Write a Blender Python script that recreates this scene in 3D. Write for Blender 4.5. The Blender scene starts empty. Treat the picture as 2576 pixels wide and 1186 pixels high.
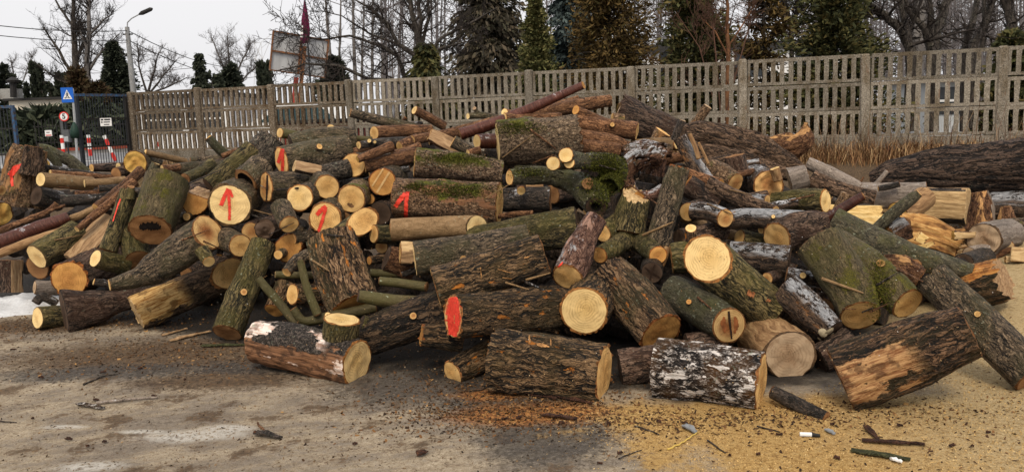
import bpy, bmesh, math, random
import numpy as np
from mathutils import Vector, Matrix, noise, bvhtree
random.seed(7); np.random.seed(7); noise.seed_set(3)
S = bpy.context.scene
COL = S.collection
# ------------------------------------------------------------------ camera, world, sun, exposure
CAM_H, FPX, PITCH, ROLL = 1.5, 2100.0, math.radians(8.4), math.radians(1.95)
_f = Vector((0, math.cos(PITCH), -math.sin(PITCH)))
_u0 = Vector((0, math.sin(PITCH), math.cos(PITCH)))
_r0 = Vector((1, 0, 0))
RGT = _r0*math.cos(ROLL) - _u0*math.sin(ROLL)
UPV = _r0*math.sin(ROLL) + _u0*math.cos(ROLL)
CAM = Vector((0, 0, CAM_H))
cd = bpy.data.cameras.new('camera'); cam = bpy.data.objects.new('camera', cd); COL.objects.link(cam)
m = Matrix((RGT, UPV, -_f)).transposed().to_4x4(); m.translation = CAM
cam.matrix_world = m
cd.sensor_width = 36; cd.lens = FPX/2576*36; cd.clip_end = 2000; cd.clip_start = 0.05
S.camera = cam
W = bpy.data.worlds.new('World'); S.world = W; W.use_nodes = True
nt = W.node_tree; nt.nodes.clear()
sky = nt.nodes.new('ShaderNodeTexSky'); sky.sky_type = 'NISHITA'; sky.sun_disc = False
SUN_EL, SUN_AZ = math.radians(50), math.radians(186)
sky.sun_elevation = SUN_EL; sky.sun_rotation = SUN_AZ; sky.dust_density = 4; sky.air_density = 1
hs = nt.nodes.new('ShaderNodeHueSaturation'); hs.inputs['Saturation'].default_value = 0.06
mx = nt.nodes.new('ShaderNodeMix'); mx.data_type = 'RGBA'; mx.inputs[0].default_value = 0.82
mx.inputs[7].default_value = (5.7, 5.65, 5.75, 1)          # an even overcast veil
bg = nt.nodes.new('ShaderNodeBackground'); bg.inputs[1].default_value = 0.115
wo = nt.nodes.new('ShaderNodeOutputWorld')
nt.links.new(sky.outputs[0], hs.inputs['Color']); nt.links.new(hs.outputs[0], mx.inputs[6])
nt.links.new(mx.outputs[2], bg.inputs[0]); nt.links.new(bg.outputs[0], wo.inputs[0])
sl = bpy.data.lights.new('sun', 'SUN'); sl.energy = 1.5; sl.angle = math.radians(20); sl.color = (1, .86, .66)
so = bpy.data.objects.new('sun', sl); COL.objects.link(so)
_sd = Vector((math.sin(SUN_AZ)*math.cos(SUN_EL), math.cos(SUN_AZ)*math.cos(SUN_EL), math.sin(SUN_EL)))
so.rotation_euler = _sd.to_track_quat('Z', 'Y').to_euler(); so.location = (0, 0, 30)
vs = S.view_settings; vs.view_transform = 'Standard'; vs.look = 'None'; vs.exposure = 0.55; vs.gamma = 1; vs.use_curve_mapping = False
S.render.engine = 'CYCLES'; S.cycles.max_bounces = 5; S.cycles.diffuse_bounces = 2

# ------------------------------------------------------------------ projection helpers (pixels of a 2576 x 1186 view)
def ray(px, py): return _f*FPX + RGT*(px-1288) - UPV*(py-593)
def at(px, py, Y):
    d = ray(px, py); return CAM + d*(Y/d.y)
def at_z(px, py, z):
    d = ray(px, py); return CAM + d*((z-CAM_H)/d.z)
def tdep(P): return (P-CAM).dot(_f)
def psize(P): return tdep(P)/FPX                     # metres per pixel at P
def smooth(a, b, x):
    t = min(1, max(0, (x-a)/(b-a))); return t*t*(3-2*t)
def gz(x, y):                                         # the height of the ground
    z = 0.5*smooth(8.6, 13.4, y + 0.25*max(0, -x-4)*0)
    z += 0.42*math.exp(-((x-4.7)**2/1.9+(y-6.2)**2/2.6)) if abs(x-4.7) < 5 else 0
    if y < 14 and abs(x) < 9:
        z += 0.02*noise.noise(Vector((x*.7, y*.7, 0))) + 0.009*noise.noise(Vector((x*3, y*3, 4)))
    return z
FRONT = [(-50, 7.0), (0, 6.8), (250, 6.1), (560, 5.6), (900, 4.75), (1140, 4.5), (1390, 4.35), (1780, 4.1), (2130, 4.1), (2480, 4.5), (2700, 5.0)]
def front(px):
    if px <= FRONT[0][0]: return FRONT[0][1]
    for (a, b), (c, d) in zip(FRONT, FRONT[1:]):
        if px <= c: return b+(d-b)*(px-a)/(c-a)
    return FRONT[-1][1]
def D(px, py, s=0.40):                                # depth of the heap's sloping front
    d = ray(px, py); t = -d.z/d.y; B = front(px)
    return min(9.5, max(B, (CAM_H + s*B)/(s+t)))

# ------------------------------------------------------------------ object helpers
LABELS = {}
def tag(o, label, cat, group=None, kind=None):
    o['label'] = label
    if kind: o['kind'] = kind
    if kind != 'structure': o['category'] = cat
    if group: o['group'] = group
    if kind is None:
        k = (label, group)
        LABELS[label] = LABELS.get(label, 0)+1
    return o
def empty(name, loc, label, cat, group=None, mat=None):
    o = bpy.data.objects.new(name, None); COL.objects.link(o)
    if mat is not None: o.matrix_world = mat
    else: o.location = loc
    o.empty_display_size = .1
    return tag(o, label, cat, group)
def link(name, me, mat=None, parent=None):
    o = bpy.data.objects.new(name, me); COL.objects.link(o)
    if mat is not None and not me.materials: me.materials.append(mat)
    if parent is not None: o.parent = parent
    return o
def mesh(name, vs_, fs, smooth_=False):
    me = bpy.data.meshes.new(name); me.from_pydata([tuple(v) for v in vs_], [], fs); me.update()
    if smooth_: me.polygons.foreach_set('use_smooth', [True]*len(me.polygons))
    return me
def mesh_np(name, V, Fc, smooth_=False):              # V (n,3), Fc (k, 3 or 4)
    me = bpy.data.meshes.new(name); n = len(V); k, c = Fc.shape
    me.vertices.add(n); me.vertices.foreach_set('co', np.asarray(V, np.float32).ravel())
    me.loops.add(k*c); me.loops.foreach_set('vertex_index', np.asarray(Fc, np.int32).ravel())
    me.polygons.add(k); me.polygons.foreach_set('loop_start', np.arange(0, k*c, c, dtype=np.int32))
    me.update(calc_edges=True); me.validate()
    if smooth_: me.polygons.foreach_set('use_smooth', [True]*len(me.polygons))
    return me
class MB:                                             # a small mesh collector
    def __init__(s): s.v = []; s.f = []
    def add(s, v, f):
        n = len(s.v); s.v += [Vector(p) for p in v]; s.f += [tuple(i+n for i in q) for q in f]
    def box(s, x0, x1, y0, y1, z0, z1, M=None, c=0.0):
        if c <= 0:
            v = [(x, y, z) for z in (z0, z1) for (x, y) in ((x0, y0), (x1, y0), (x1, y1), (x0, y1))]
            f = [(3, 2, 1, 0), (4, 5, 6, 7), (0, 1, 5, 4), (1, 2, 6, 5), (2, 3, 7, 6), (3, 0, 4, 7)]
        else:                                         # vertical edges chamfered
            o = [(x0+c, y0), (x1-c, y0), (x1, y0+c), (x1, y1-c), (x1-c, y1), (x0+c, y1), (x0, y1-c), (x0, y0+c)]
            v = [(x, y, z0) for x, y in o]+[(x, y, z1) for x, y in o]
            f = [tuple(range(7, -1, -1)), tuple(range(8, 16))]+[(i, (i+1) % 8, 8+(i+1) % 8, 8+i) for i in range(8)]
        if M is not None: v = [M @ Vector(p) for p in v]
        s.add(v, f)
    def tube(s, pts, rs, n=8, cap=True):
        pts = [Vector(p) for p in pts]
        if not hasattr(rs, '__len__'): rs = [rs]*len(pts)
        a = (pts[-1]-pts[0]).normalized() if (pts[-1]-pts[0]).length > 1e-6 else Vector((0, 0, 1))
        x = a.orthogonal().normalized(); v = []
        for i, p in enumerate(pts):
            d = (pts[min(i+1, len(pts)-1)]-pts[max(i-1, 0)]).normalized()
            x = (x-d*x.dot(d)).normalized(); y = d.cross(x)
            for k in range(n):
                t = 2*math.pi*k/n; v.append(p+(x*math.cos(t)+y*math.sin(t))*rs[i])
        f = []
        for i in range(len(pts)-1):
            for k in range(n):
                k2 = (k+1) % n; f.append((i*n+k, i*n+k2, (i+1)*n+k2, (i+1)*n+k))
        if cap:
            f.append(tuple(range(n-1, -1, -1))); f.append(tuple((len(pts)-1)*n+k for k in range(n)))
        s.add(v, f)
    def build(s, name, mat, parent=None, smooth_=False):
        return link(name, mesh(name, s.v, s.f, smooth_), mat, parent)

# ------------------------------------------------------------------ node helpers
class NT:
    def __init__(s, name):
        s.mat = bpy.data.materials.new(name); s.mat.use_nodes = True
        s.t = s.mat.node_tree; s.t.nodes.clear()
    def n(s, ty, **kw):
        nd = s.t.nodes.new(ty)
        for k, v in kw.items():
            if k.startswith('i_'):
                key = k[2:]; key = int(key) if key.isdigit() else key
                s.set(nd.inputs[key], v)
            else: setattr(nd, k, v)
        return nd
    def set(s, sock, v):
        if hasattr(v, 'links') or isinstance(v, bpy.types.NodeSocket): s.t.links.new(v, sock)
        else: sock.default_value = v
    def math(s, op, a, b=None, c=None, clamp=False):
        nd = s.n('ShaderNodeMath', operation=op, use_clamp=clamp); s.set(nd.inputs[0], a)
        if b is not None: s.set(nd.inputs[1], b)
        if c is not None: s.set(nd.inputs[2], c)
        return nd.outputs[0]
    def vm(s, op, a, b=None):
        nd = s.n('ShaderNodeVectorMath', operation=op); s.set(nd.inputs[0], a)
        if b is not None:
            s.set(nd.inputs[3 if op == 'SCALE' else 1], b)
        return nd.outputs['Value'] if op in ('LENGTH', 'DOT_PRODUCT') else nd.outputs[0]
    def noise(s, vec, scale, detail=4, rough=.55, dist=0.0):
        nd = s.n('ShaderNodeTexNoise', i_Scale=scale, i_Detail=detail, i_Roughness=rough, i_Distortion=dist); s.set(nd.inputs['Vector'], vec)
        return nd.outputs[0]
    def ramp(s, fac, stops, interp='LINEAR'):
        nd = s.n('ShaderNodeValToRGB'); nd.color_ramp.interpolation = interp; e = nd.color_ramp.elements
        for i, (p, c) in enumerate(stops):
            el = e[i] if i < 2 else e.new(p)
            el.position = p; el.color = (c, c, c, 1) if not hasattr(c, '__len__') else (*c, 1)
        s.set(nd.inputs[0], fac); return nd.outputs[0]
    def step(s, fac, a, b):
        nd = s.n('ShaderNodeMapRange', interpolation_type='SMOOTHSTEP'); s.set(nd.inputs[0], fac)
        nd.inputs[1].default_value = a; nd.inputs[2].default_value = b; return nd.outputs[0]
    def mix(s, fac, a, b, mode='MIX'):
        nd = s.n('ShaderNodeMix', data_type='RGBA', blend_type=mode)
        s.set(nd.inputs[0], fac)
        for k, v in ((6, a), (7, b)):
            s.set(nd.inputs[k], (*v, 1) if isinstance(v, tuple) and len(v) == 3 else v)
        return nd.outputs[2]
    def finish(s, col, rough=.85, height=None, bstr=.6, bdist=.01, spec=.25, metal=0.0):
        b = s.n('ShaderNodeBsdfPrincipled'); s.set(b.inputs['Base Color'], (*col, 1) if isinstance(col, tuple) else col)
        s.set(b.inputs['Roughness'], rough); s.set(b.inputs['Specular IOR Level'], spec); b.inputs['Metallic'].default_value = metal
        if height is not None:
            bp = s.n('ShaderNodeBump', i_Strength=bstr, i_Distance=bdist); s.set(bp.inputs['Height'], height); s.t.links.new(bp.outputs[0], b.inputs['Normal'])
        o = s.n('ShaderNodeOutputMaterial'); s.t.links.new(b.outputs[0], o.inputs[0]); return s.mat
def objco(t, seed=True):
    tc = t.n('ShaderNodeTexCoord')
    if not seed: return tc.outputs['Object']
    oi = t.n('ShaderNodeObjectInfo'); r = t.math('MULTIPLY', oi.outputs['Random'], 91.7)
    cb = t.n('ShaderNodeCombineXYZ'); t.set(cb.inputs[0], r); t.set(cb.inputs[1], t.math('MULTIPLY', r, 1.37)); t.set(cb.inputs[2], r)
    return t.vm('ADD', tc.outputs['Object'], cb.outputs[0])
def orand(t): return t.n('ShaderNodeObjectInfo').outputs['Random']

def bark(name, dark, mid, light, fx=22, fz=5, crack=.5, moss=0., lichen=0., frost=0., patch=None, pamt=.0, pscale=4, rough=.8, bump=.9, bd=.02, tint=None, mosscol=(.075, .085, .016), spec=.3, cw=.16, mosspatch=(.46, .62), plate=0., side=()):
    t = NT(name); co = objco(t)
    wv = t.noise(co, 5, 3); w = t.vm('SCALE', t.vm('SUBTRACT', t.n('ShaderNodeTexNoise', i_Scale=11.0, i_Detail=3.0, i_Vector=co).outputs[1], (0.5, .5, .5)), .07)
    c2 = t.vm('MULTIPLY', t.vm('ADD', co, w), (fx, fx, fz))
    ca = t.step(t.math('ABSOLUTE', t.math('SUBTRACT', t.noise(c2, 1.0, 3, .55), .5)), .0, cw*.34)
    cb_ = t.step(t.math('ABSOLUTE', t.math('SUBTRACT', t.noise(t.vm('MULTIPLY', c2, (1, 1, 1.7)), 2.3, 3, .6), .5)), .0, cw*.38)
    cr = t.math('MULTIPLY', ca, t.math('ADD', t.math('MULTIPLY', cb_, .6), .4))
    if plate:
        vor = t.n('ShaderNodeTexVoronoi', feature='DISTANCE_TO_EDGE', i_Scale=1.3); t.set(vor.inputs['Vector'], t.vm('ADD', c2, t.vm('SCALE', t.n('ShaderNodeTexNoise', i_Scale=2.5, i_Detail=3.0, i_Vector=c2).outputs[1], .9)))
        cr = t.math('MULTIPLY', cr, t.math('ADD', t.math('MULTIPLY', t.step(vor.outputs['Distance'], .0, .14), plate), 1-plate))
    n1 = t.noise(t.vm('MULTIPLY', c2, (1, 1, .8)), 1.5, 6, .68); n2 = t.noise(co, 110, 4, .7)
    h = t.math('ADD', t.math('ADD', t.math('MULTIPLY', cr, crack), t.math('MULTIPLY', t.math('SUBTRACT', n1, .5), 1.25)), t.math('MULTIPLY', t.math('SUBTRACT', n2, .5), .55))
    h = t.math('ADD', h, .5-crack*.5)
    col = t.ramp(h, [(.12, dark), (.34, tuple(p*.75 for p in mid)), (.56, tuple(p*.85+q*.15 for p, q in zip(mid, light))), (.72, tuple(p*.6+q*.4 for p, q in zip(mid, light))), (.92, light)])
    if tint:
        col = t.mix(t.math('MULTIPLY', t.step(wv, .42, .62), .8), col, t.mix(.65, col, tint))
    nz = t.n('ShaderNodeSeparateXYZ', i_0=t.n('ShaderNodeNewGeometry').outputs['Normal']).outputs[2]
    if patch:
        pn = t.noise(t.vm('MULTIPLY', co, (1, 1, .45)), pscale, 5, .6); th = .66-pamt*.32
        pm = t.step(pn, th, th+.035)
        gr = t.noise(t.vm('MULTIPLY', co, (60, 60, 6)), 1, 4, .65)
        col = t.mix(pm, col, t.mix(t.step(gr, .3, .7), tuple(c*.45 for c in patch), patch)); h = t.mix(pm, h, t.math('MULTIPLY', gr, .5))
    for (dx, dy, th, z0, z1, ca_, cb2, sc_) in side:          # bare or peeled areas on one side of the log
        on = t.vm('NORMALIZE', t.vm('MULTIPLY', t.n('ShaderNodeTexCoord').outputs['Object'], (1, 1, 0)))
        dd = t.vm('DOT_PRODUCT', on, (dx, dy, 0)); zz = t.n('ShaderNodeSeparateXYZ', i_0=t.n('ShaderNodeTexCoord').outputs['Object']).outputs[2]
        pn = t.math('ADD', dd, t.math('MULTIPLY', t.math('SUBTRACT', t.noise(t.vm('MULTIPLY', co, (1, 1, .5)), sc_, 6, .65), .5), 2.6))
        pm = t.math('MULTIPLY', t.step(pn, th, th+.06), t.math('MULTIPLY', t.step(zz, z0-.04, z0+.04), t.step(zz, z1+.06, z1-.06)))
        gr = t.noise(t.vm('MULTIPLY', co, (60, 60, 7)), 1, 5, .7); bl_ = t.noise(co, 13, 4, .6)
        pc = t.mix(t.step(gr, .36, .6), ca_, cb2); pc = t.mix(t.math('MULTIPLY', t.step(bl_, .52, .64), .7), pc, tuple(k*.35 for k in ca_))
        col = t.mix(pm, col, pc); h = t.mix(pm, h, t.math('MULTIPLY', gr, .4))
    if lichen:
        ln = t.noise(co, 38, 4, .7); lm = t.math('MULTIPLY', t.step(ln, .60, .66), t.step(t.noise(co, 5, 2), .62-lichen*.3, .72-lichen*.3))
        col = t.mix(t.math('MULTIPLY', lm, .8), col, (.30, .33, .25))
    if moss:
        mn = t.noise(co, 6, 5, .65); mm = t.math('MULTIPLY', t.step(mn, mosspatch[0], mosspatch[1]), t.step(nz, -.25, .55)); mm = t.math('MULTIPLY', mm, moss)
        fz_ = t.noise(co, 130, 3, .7)
        mc = t.ramp(fz_, [(.3, tuple(c*.25 for c in mosscol)), (.5, mosscol), (.72, (mosscol[0]*2.4, mosscol[1]*2.2, mosscol[2]*2))])
        col = t.mix(mm, col, mc); h = t.mix(mm, h, t.math('ADD', t.math('MULTIPLY', fz_, 1.0), .5))
    if frost:
        fn = t.noise(co, 26, 6, .75); fl = t.noise(co, 4.5, 3)
        fm = t.math('MULTIPLY', t.step(t.math('ADD', t.math('ADD', t.math('MULTIPLY', t.math('SUBTRACT', fn, .5), 1.1), t.math('MULTIPLY', t.math('SUBTRACT', fl, .5), 1.3)), t.math('MULTIPLY', t.math('SUBTRACT', h, .5), .35)), .25-frost*.27, .40-frost*.27), t.step(nz, .12, .6))
        col = t.mix(t.math('MULTIPLY', fm, .85), col, (.58, .59, .62))
    br = t.math('ADD', t.math('MULTIPLY', orand(t), .45), .74)
    hsv = t.n('ShaderNodeHueSaturation', i_Saturation=1.14, i_Hue=.489); t.set(hsv.inputs['Value'], br); t.set(hsv.inputs['Color'], col)
    rr = t.ramp(n1, [(.3, rough), (.7, max(.35, rough-.25))])
    return t.finish(hsv.outputs[0], rr, h, bump, bd, spec)

def cutface(name, sap, heart, hs=.5, stain=.3, ringc=.25, crackc=.5, rim=(.16, .07, .025), saw=.25, dirt=.2, spec=.2):
    t = NT(name); co = objco(t); tc = t.n('ShaderNodeTexCoord')
    uv = t.vm('SCALE', t.vm('SUBTRACT', tc.outputs['UV'], (.5, .5, 0)), 2.0)
    oi = orand(t); ro = t.n('ShaderNodeVectorRotate', rotation_type='Z_AXIS', i_Angle=t.math('MULTIPLY', oi, 6.28)); t.set(ro.inputs['Vector'], uv); uvr = ro.outputs[0]
    nn = t.noise(co, 9, 3); r0 = t.vm('LENGTH', uv)
    off = t.vm('ADD', uvr, (.1, -.06, 0))
    r1 = t.math('ADD', t.vm('LENGTH', off), t.math('MULTIPLY', t.math('SUBTRACT', nn, .5), .3))
    col = t.ramp(r1, [(max(.02, hs-.22), heart), (hs+.06, tuple((a+b)/2 for a, b in zip(sap, heart))), (min(.98, hs+.22), sap)])
    sc = t.n('ShaderNodeObjectInfo')
    ring = t.math('SINE', t.math('ADD', t.math('MULTIPLY', r1, 58.0), t.math('MULTIPLY', nn, 9.0)))
    ringn = t.math('MULTIPLY', t.step(ring, -.2, .9), t.step(t.noise(co, 14, 2), .35, .6))
    col = t.mix(t.math('MULTIPLY', ringn, ringc), col, t.mix(1.0, col, tuple([.45, .36, .28]), 'MULTIPLY'))
    dirn = t.vm('NORMALIZE', off)
    radial = t.noise(t.vm('ADD', t.vm('SCALE', dirn, 5.5), t.vm('SCALE', off, .35)), 1.7, 3, .6)
    ck = t.math('MULTIPLY', t.step(t.math('ABSOLUTE', t.math('SUBTRACT', radial, .5)), .014, .0), t.math('MULTIPLY', t.step(r1, .85, .3), t.step(t.noise(t.vm('SCALE', dirn, 2.0), 1.3, 1), .45, .6)))
    col = t.mix(t.math('MULTIPLY', ck, crackc), col, (.05, .028, .012))
    sw = t.n('ShaderNodeTexWave', i_Scale=7.0, i_Distortion=2.0, i_Detail=2.0); t.set(sw.inputs['Vector'], uvr)
    sws = t.n('ShaderNodeTexNoise', i_Scale=1.0, i_Detail=3.0); t.set(sws.inputs['Vector'], t.vm('MULTIPLY', uvr, (38, 2.2, 1)))
    col = t.mix(t.math('MULTIPLY', t.step(sws.outputs[0], .42, .62), saw), col, t.mix(1.0, col, (.66, .55, .45), 'MULTIPLY'))
    st = t.noise(co, 11, 5, .62)
    col = t.mix(t.math('MULTIPLY', t.step(st, .5, .68), stain), col, t.mix(1.0, col, (.38, .24, .14), 'MULTIPLY'))
    dn = t.noise(co, 70, 4, .7)
    col = t.mix(t.math('MULTIPLY', t.step(dn, .56, .72), dirt), col, (.06, .035, .018))
    rw = t.math('ADD', r0, t.math('MULTIPLY', t.math('SUBTRACT', t.noise(co, 30, 3), .5), .07))
    rm = t.step(rw, .915, .935)
    rmc = t.ramp(t.noise(co, 60, 3), [(.35, tuple(c*.35 for c in rim)), (.6, rim)])
    col = t.mix(rm, col, rmc)
    br = t.math('ADD', t.math('MULTIPLY', orand(t), .46), .72)
    hsv = t.n('ShaderNodeHueSaturation'); t.set(hsv.inputs['Value'], br); t.set(hsv.inputs['Color'], col)
    h = t.math('ADD', t.math('MULTIPLY', sws.outputs[0], .5), t.math('SUBTRACT', t.math('MULTIPLY', dn, .3), ck))
    return t.finish(hsv.outputs[0], .75, h, .5, .006, spec)

def splitwood(name, a, b, c, gx=45, gz_=3.5, dirt=.25):
    t = NT(name); co = objco(t)
    w = t.vm('SCALE', t.vm('SUBTRACT', t.n('ShaderNodeTexNoise', i_Scale=4.0, i_Detail=2.0, i_Vector=co).outputs[1], (.5, .5, .5)), .12)
    g = t.noise(t.vm('MULTIPLY', t.vm('ADD', co, w), (gx, gx, gz_)), 1, 5, .65)
    col = t.ramp(g, [(.3, a), (.5, b), (.7, c)])
    bl = t.noise(co, 7, 4, .6); col = t.mix(t.math('MULTIPLY', t.step(bl, .5, .7), dirt), col, t.mix(1.0, col, (.3, .2, .12), 'MULTIPLY'))
    fl = t.noise(co, 80, 3, .7); col = t.mix(t.math('MULTIPLY', t.step(fl, .62, .7), dirt), col, (.03, .02, .012))
    return t.finish(col, .75, g, .8, .012, .2)
def plain(name, c, rough=.6, var=.25, sc=12, metal=0., c2=None, bump=.2, spec=.3):
    t = NT(name); co = objco(t); n = t.noise(co, sc, 5, .6)
    c2 = c2 or tuple(k*(1-var) for k in c)
    return t.finish(t.ramp(n, [(.38, c2), (.62, c)]), rough, n, bump, .005, spec, metal)

B = {}
B['furrow'] = bark('bark_furrowed', (.006, .005, .003), (.095, .068, .038), (.36, .25, .14), 25, 2.5, .95, lichen=.15, patch=(.50, .24, .08), pamt=.09, pscale=19, tint=(.105, .078, .03), bump=1.0, bd=.04, cw=.2)
B['furrow_bare'] = bark('bark_furrowed_bare_patch', (.006, .005, .003), (.085, .056, .034), (.32, .21, .125), 24, 2.3, .9, tint=(.075, .062, .026), bump=1.0, bd=.035, cw=.2, side=((-.35, .9, .62, .0, .36, (.22, .11, .05), (.58, .39, .2), 5),))
B['furrow_dark'] = bark('bark_furrowed_blackish', (.005, .004, .003), (.052, .038, .025), (.20, .14, .085), 24, 2.4, .9, bump=1.0, bd=.035, cw=.2, tint=(.055, .05, .022))
B['torn'] = bark('bark_torn_bare_end', (.008, .005, .003), (.075, .052, .03), (.26, .18, .11), 20, 3.5, .6, tint=(.06, .055, .03), patch=(.40, .28, .2), pamt=.1, pscale=5, side=((.35, .6, .25, -.1, .36, (.30, .16, .05), (.74, .54, .25), 6),))
_mg = ((.02, .022, .004), (.12, .125, .02))
B['flaky_band'] = bark('bark_flaky_moss_band', (.014, .010, .007), (.23, .145, .08), (.60, .43, .27), 34, 19, .7, lichen=.3, patch=(.30, .17, .09), pamt=.3, pscale=8, plate=.7, side=((.62, -.78, .98, .12, .62, *_mg, 9),))
B['flaky_top'] = bark('bark_flaky_moss_top', (.014, .010, .007), (.20, .145, .09), (.50, .39, .26), 34, 19, .7, lichen=.5, plate=.7, side=((.95, .3, .95, -.1, .30, *_mg, 8), (.3, .95, 1.45, -.1, .4, *_mg, 14)))
B['furrow_top'] = bark('bark_torn_orange_top', (.006, .005, .003), (.07, .048, .03), (.24, .16, .095), 24, 2.5, .9, bump=1.0, bd=.035, cw=.2, tint=(.06, .055, .022), side=((1, -.15, .55, -.2, .20, (.26, .11, .04), (.66, .38, .15), 6),))
B['trunkdark'] = bark('bark_trunk_black', (.005, .004, .004), (.030, .022, .017), (.16, .115, .085), 14, 1.6, .8, lichen=.15, bump=1.0, bd=.05, side=((.75, .6, 1.62, -.1, 99, (.3, .28, .26), (.6, .58, .56), 2.5),))
B['green'] = bark('bark_furrowed_green', (.006, .006, .003), (.078, .066, .031), (.25, .205, .10), 29, 4.2, .8, moss=.2, lichen=.3, tint=(.095, .085, .024), cw=.18)
B['oak'] = bark('bark_oak', (.007, .006, .004), (.10, .078, .052), (.32, .25, .165), 30, 8, .75, lichen=.25, tint=(.085, .078, .036), plate=.45, cw=.18)
B['smooth'] = bark('bark_smooth_olive', (.024, .020, .010), (.066, .056, .025), (.15, .128, .062), 46, 16, .10, lichen=.25, bump=.3, tint=(.062, .06, .02))
B['fork'] = bark('bark_young_oak', (.018, .014, .008), (.115, .094, .05), (.26, .21, .12), 42, 8, .5, lichen=.25, bump=.9, tint=(.09, .088, .028), moss=.8, mosspatch=(.52, .60), mosscol=(.085, .085, .012))
B['lichen'] = bark('bark_lichen', (.009, .009, .006), (.052, .047, .032), (.20, .18, .12), 40, 20, .45, lichen=.9, moss=.35, bump=.7, tint=(.06, .06, .022))
B['cherry'] = bark('bark_red_brown', (.016, .007, .005), (.06, .024, .015), (.17, .085, .06), 8, 60, .25, bump=.35, rough=.5, frost=.15)
B['brown'] = bark('bark_brown', (.02, .010, .005), (.14, .074, .037), (.38, .23, .125), 30, 7, .65, bump=.8, tint=(.10, .055, .028))
B['pole'] = bark('bark_tan_smooth', (.06, .04, .02), (.19, .13, .066), (.34, .25, .145), 26, 14, .2, bump=.3, lichen=.25)
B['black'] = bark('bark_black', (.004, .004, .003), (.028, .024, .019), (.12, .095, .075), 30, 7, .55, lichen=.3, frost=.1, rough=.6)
B['frost'] = bark('bark_frosted', (.006, .005, .004), (.058, .041, .030), (.21, .15, .10), 28, 6, .65, frost=1.1, rough=.65, patch=(.34, .2, .1), pamt=.1, pscale=9)
B['frostred'] = bark('bark_frosted_red', (.018, .009, .007), (.14, .075, .052), (.42, .28, .20), 26, 13, .5, frost=.7, patch=(.46, .30, .22), pamt=.3, pscale=9, rough=.6)
B['flaky'] = bark('bark_flaky_pale', (.014, .010, .007), (.21, .135, .075), (.55, .40, .25), 34, 19, .7, lichen=.4, moss=.5, mosspatch=(.54, .62), patch=(.44, .27, .13), pamt=.3, pscale=8, plate=.7)
B['mossy'] = bark('bark_mossy', (.012, .010, .007), (.18, .12, .074), (.48, .37, .25), 34, 19, .7, lichen=.9, moss=1.0, mosspatch=(.44, .56), plate=.7)
B['birchy'] = bark('bark_white_flakes', (.005, .004, .004), (.13, .105, .085), (.74, .68, .62), 22, 8, 1.0, patch=(.80, .75, .70), pamt=.34, pscale=26, lichen=.5, tint=(.20, .11, .04), bump=1.0, bd=.04, plate=.7, cw=.2)
B['burnt'] = bark('bark_black_bare', (.004, .003, .003), (.034, .029, .023), (.24, .20, .165), 40, 34, .6, lichen=.3, bump=1.0, plate=.5, side=((-.62, -.75, .52, -.1, 9, (.065, .036, .02), (.235, .14, .078), 5), (-.3, -.9, 1.08, -.1, 9, (.40, .28, .2), (.70, .62, .55), 8), (.8, -.6, .95, .15, 9, (.36, .24, .17), (.74, .66, .60), 5)))
B['orange'] = bark('bark_orange_flecked', (.009, .006, .003), (.13, .083, .046), (.40, .28, .165), 22, 3, .9, patch=(.54, .26, .09), pamt=.14, pscale=18, lichen=.25, tint=(.10, .088, .04), bump=1.0, bd=.04, cw=.2)
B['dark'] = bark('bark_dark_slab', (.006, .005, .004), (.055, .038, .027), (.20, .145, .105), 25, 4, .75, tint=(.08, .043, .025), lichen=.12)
B['fleck'] = bark('bark_dark_flecked', (.006, .005, .004), (.06, .048, .034), (.30, .25, .19), 32, 12, .75, lichen=1.0, bump=1.0, plate=.4)
B['fibre'] = bark('bark_fibrous', (.008, .006, .004), (.095, .062, .038), (.32, .225, .15), 26, 2.2, .7, bump=1.0, bd=.03)
B['grey'] = bark('wood_weathered_grey', (.04, .034, .03), (.20, .168, .138), (.42, .37, .315), 34, 2.5, .3, bump=.5, frost=.05)
B['rot'] = bark('wood_rotten', (.010, .006, .004), (.13, .066, .033), (.40, .25, .14), 22, 9, .5, patch=(.60, .38, .18), pamt=.28, pscale=10, bump=1.0, bd=.03)
B['rotfrost'] = bark('wood_rotten_frosted', (.008, .006, .004), (.095, .052, .032), (.34, .21, .13), 22, 9, .5, frost=.85, moss=.25, bump=1.0, bd=.03)
B['bare'] = splitwood('wood_debarked', (.10, .05, .022), (.28, .16, .075), (.46, .30, .15))
CAVITY = plain('hollow_rot', (.016, .010, .007), .95, .5, 30)
Fm = {}
Fm['fresh'] = cutface('cut_fresh', (.86, .61, .27), (.78, .52, .20), .35, .12, .45, .8, rim=(.36, .15, .04), saw=.15, dirt=.04)
Fm['tan'] = cutface('cut_tan', (.78, .49, .19), (.66, .38, .13), .45, .28, .45, .85, rim=(.26, .11, .035), saw=.22, dirt=.1)
Fm['stained'] = cutface('cut_stained', (.68, .41, .16), (.46, .22, .075), .5, .5, .35, .8, rim=(.24, .10, .03), saw=.25, dirt=.16)
Fm['orange'] = cutface('cut_orange', (.62, .32, .095), (.54, .26, .075), .45, .25, .25, .5, rim=(.28, .095, .025), saw=.5, dirt=.08)
Fm['brown'] = cutface('cut_brown', (.36, .19, .08), (.29, .145, .06), .5, .4, .3, .6, saw=.5, dirt=.22)
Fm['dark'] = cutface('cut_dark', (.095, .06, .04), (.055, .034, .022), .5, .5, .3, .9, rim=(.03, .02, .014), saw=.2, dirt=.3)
Fm['grey'] = cutface('cut_weathered_grey', (.54, .39, .25), (.42, .28, .165), .4, .45, .35, .9, rim=(.14, .08, .04), saw=.2, dirt=.15)
Fm['pale'] = cutface('cut_pale', (.87, .64, .30), (.77, .52, .22), .3, .12, .25, .7, rim=(.12, .07, .03), saw=.3, dirt=.05)
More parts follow.
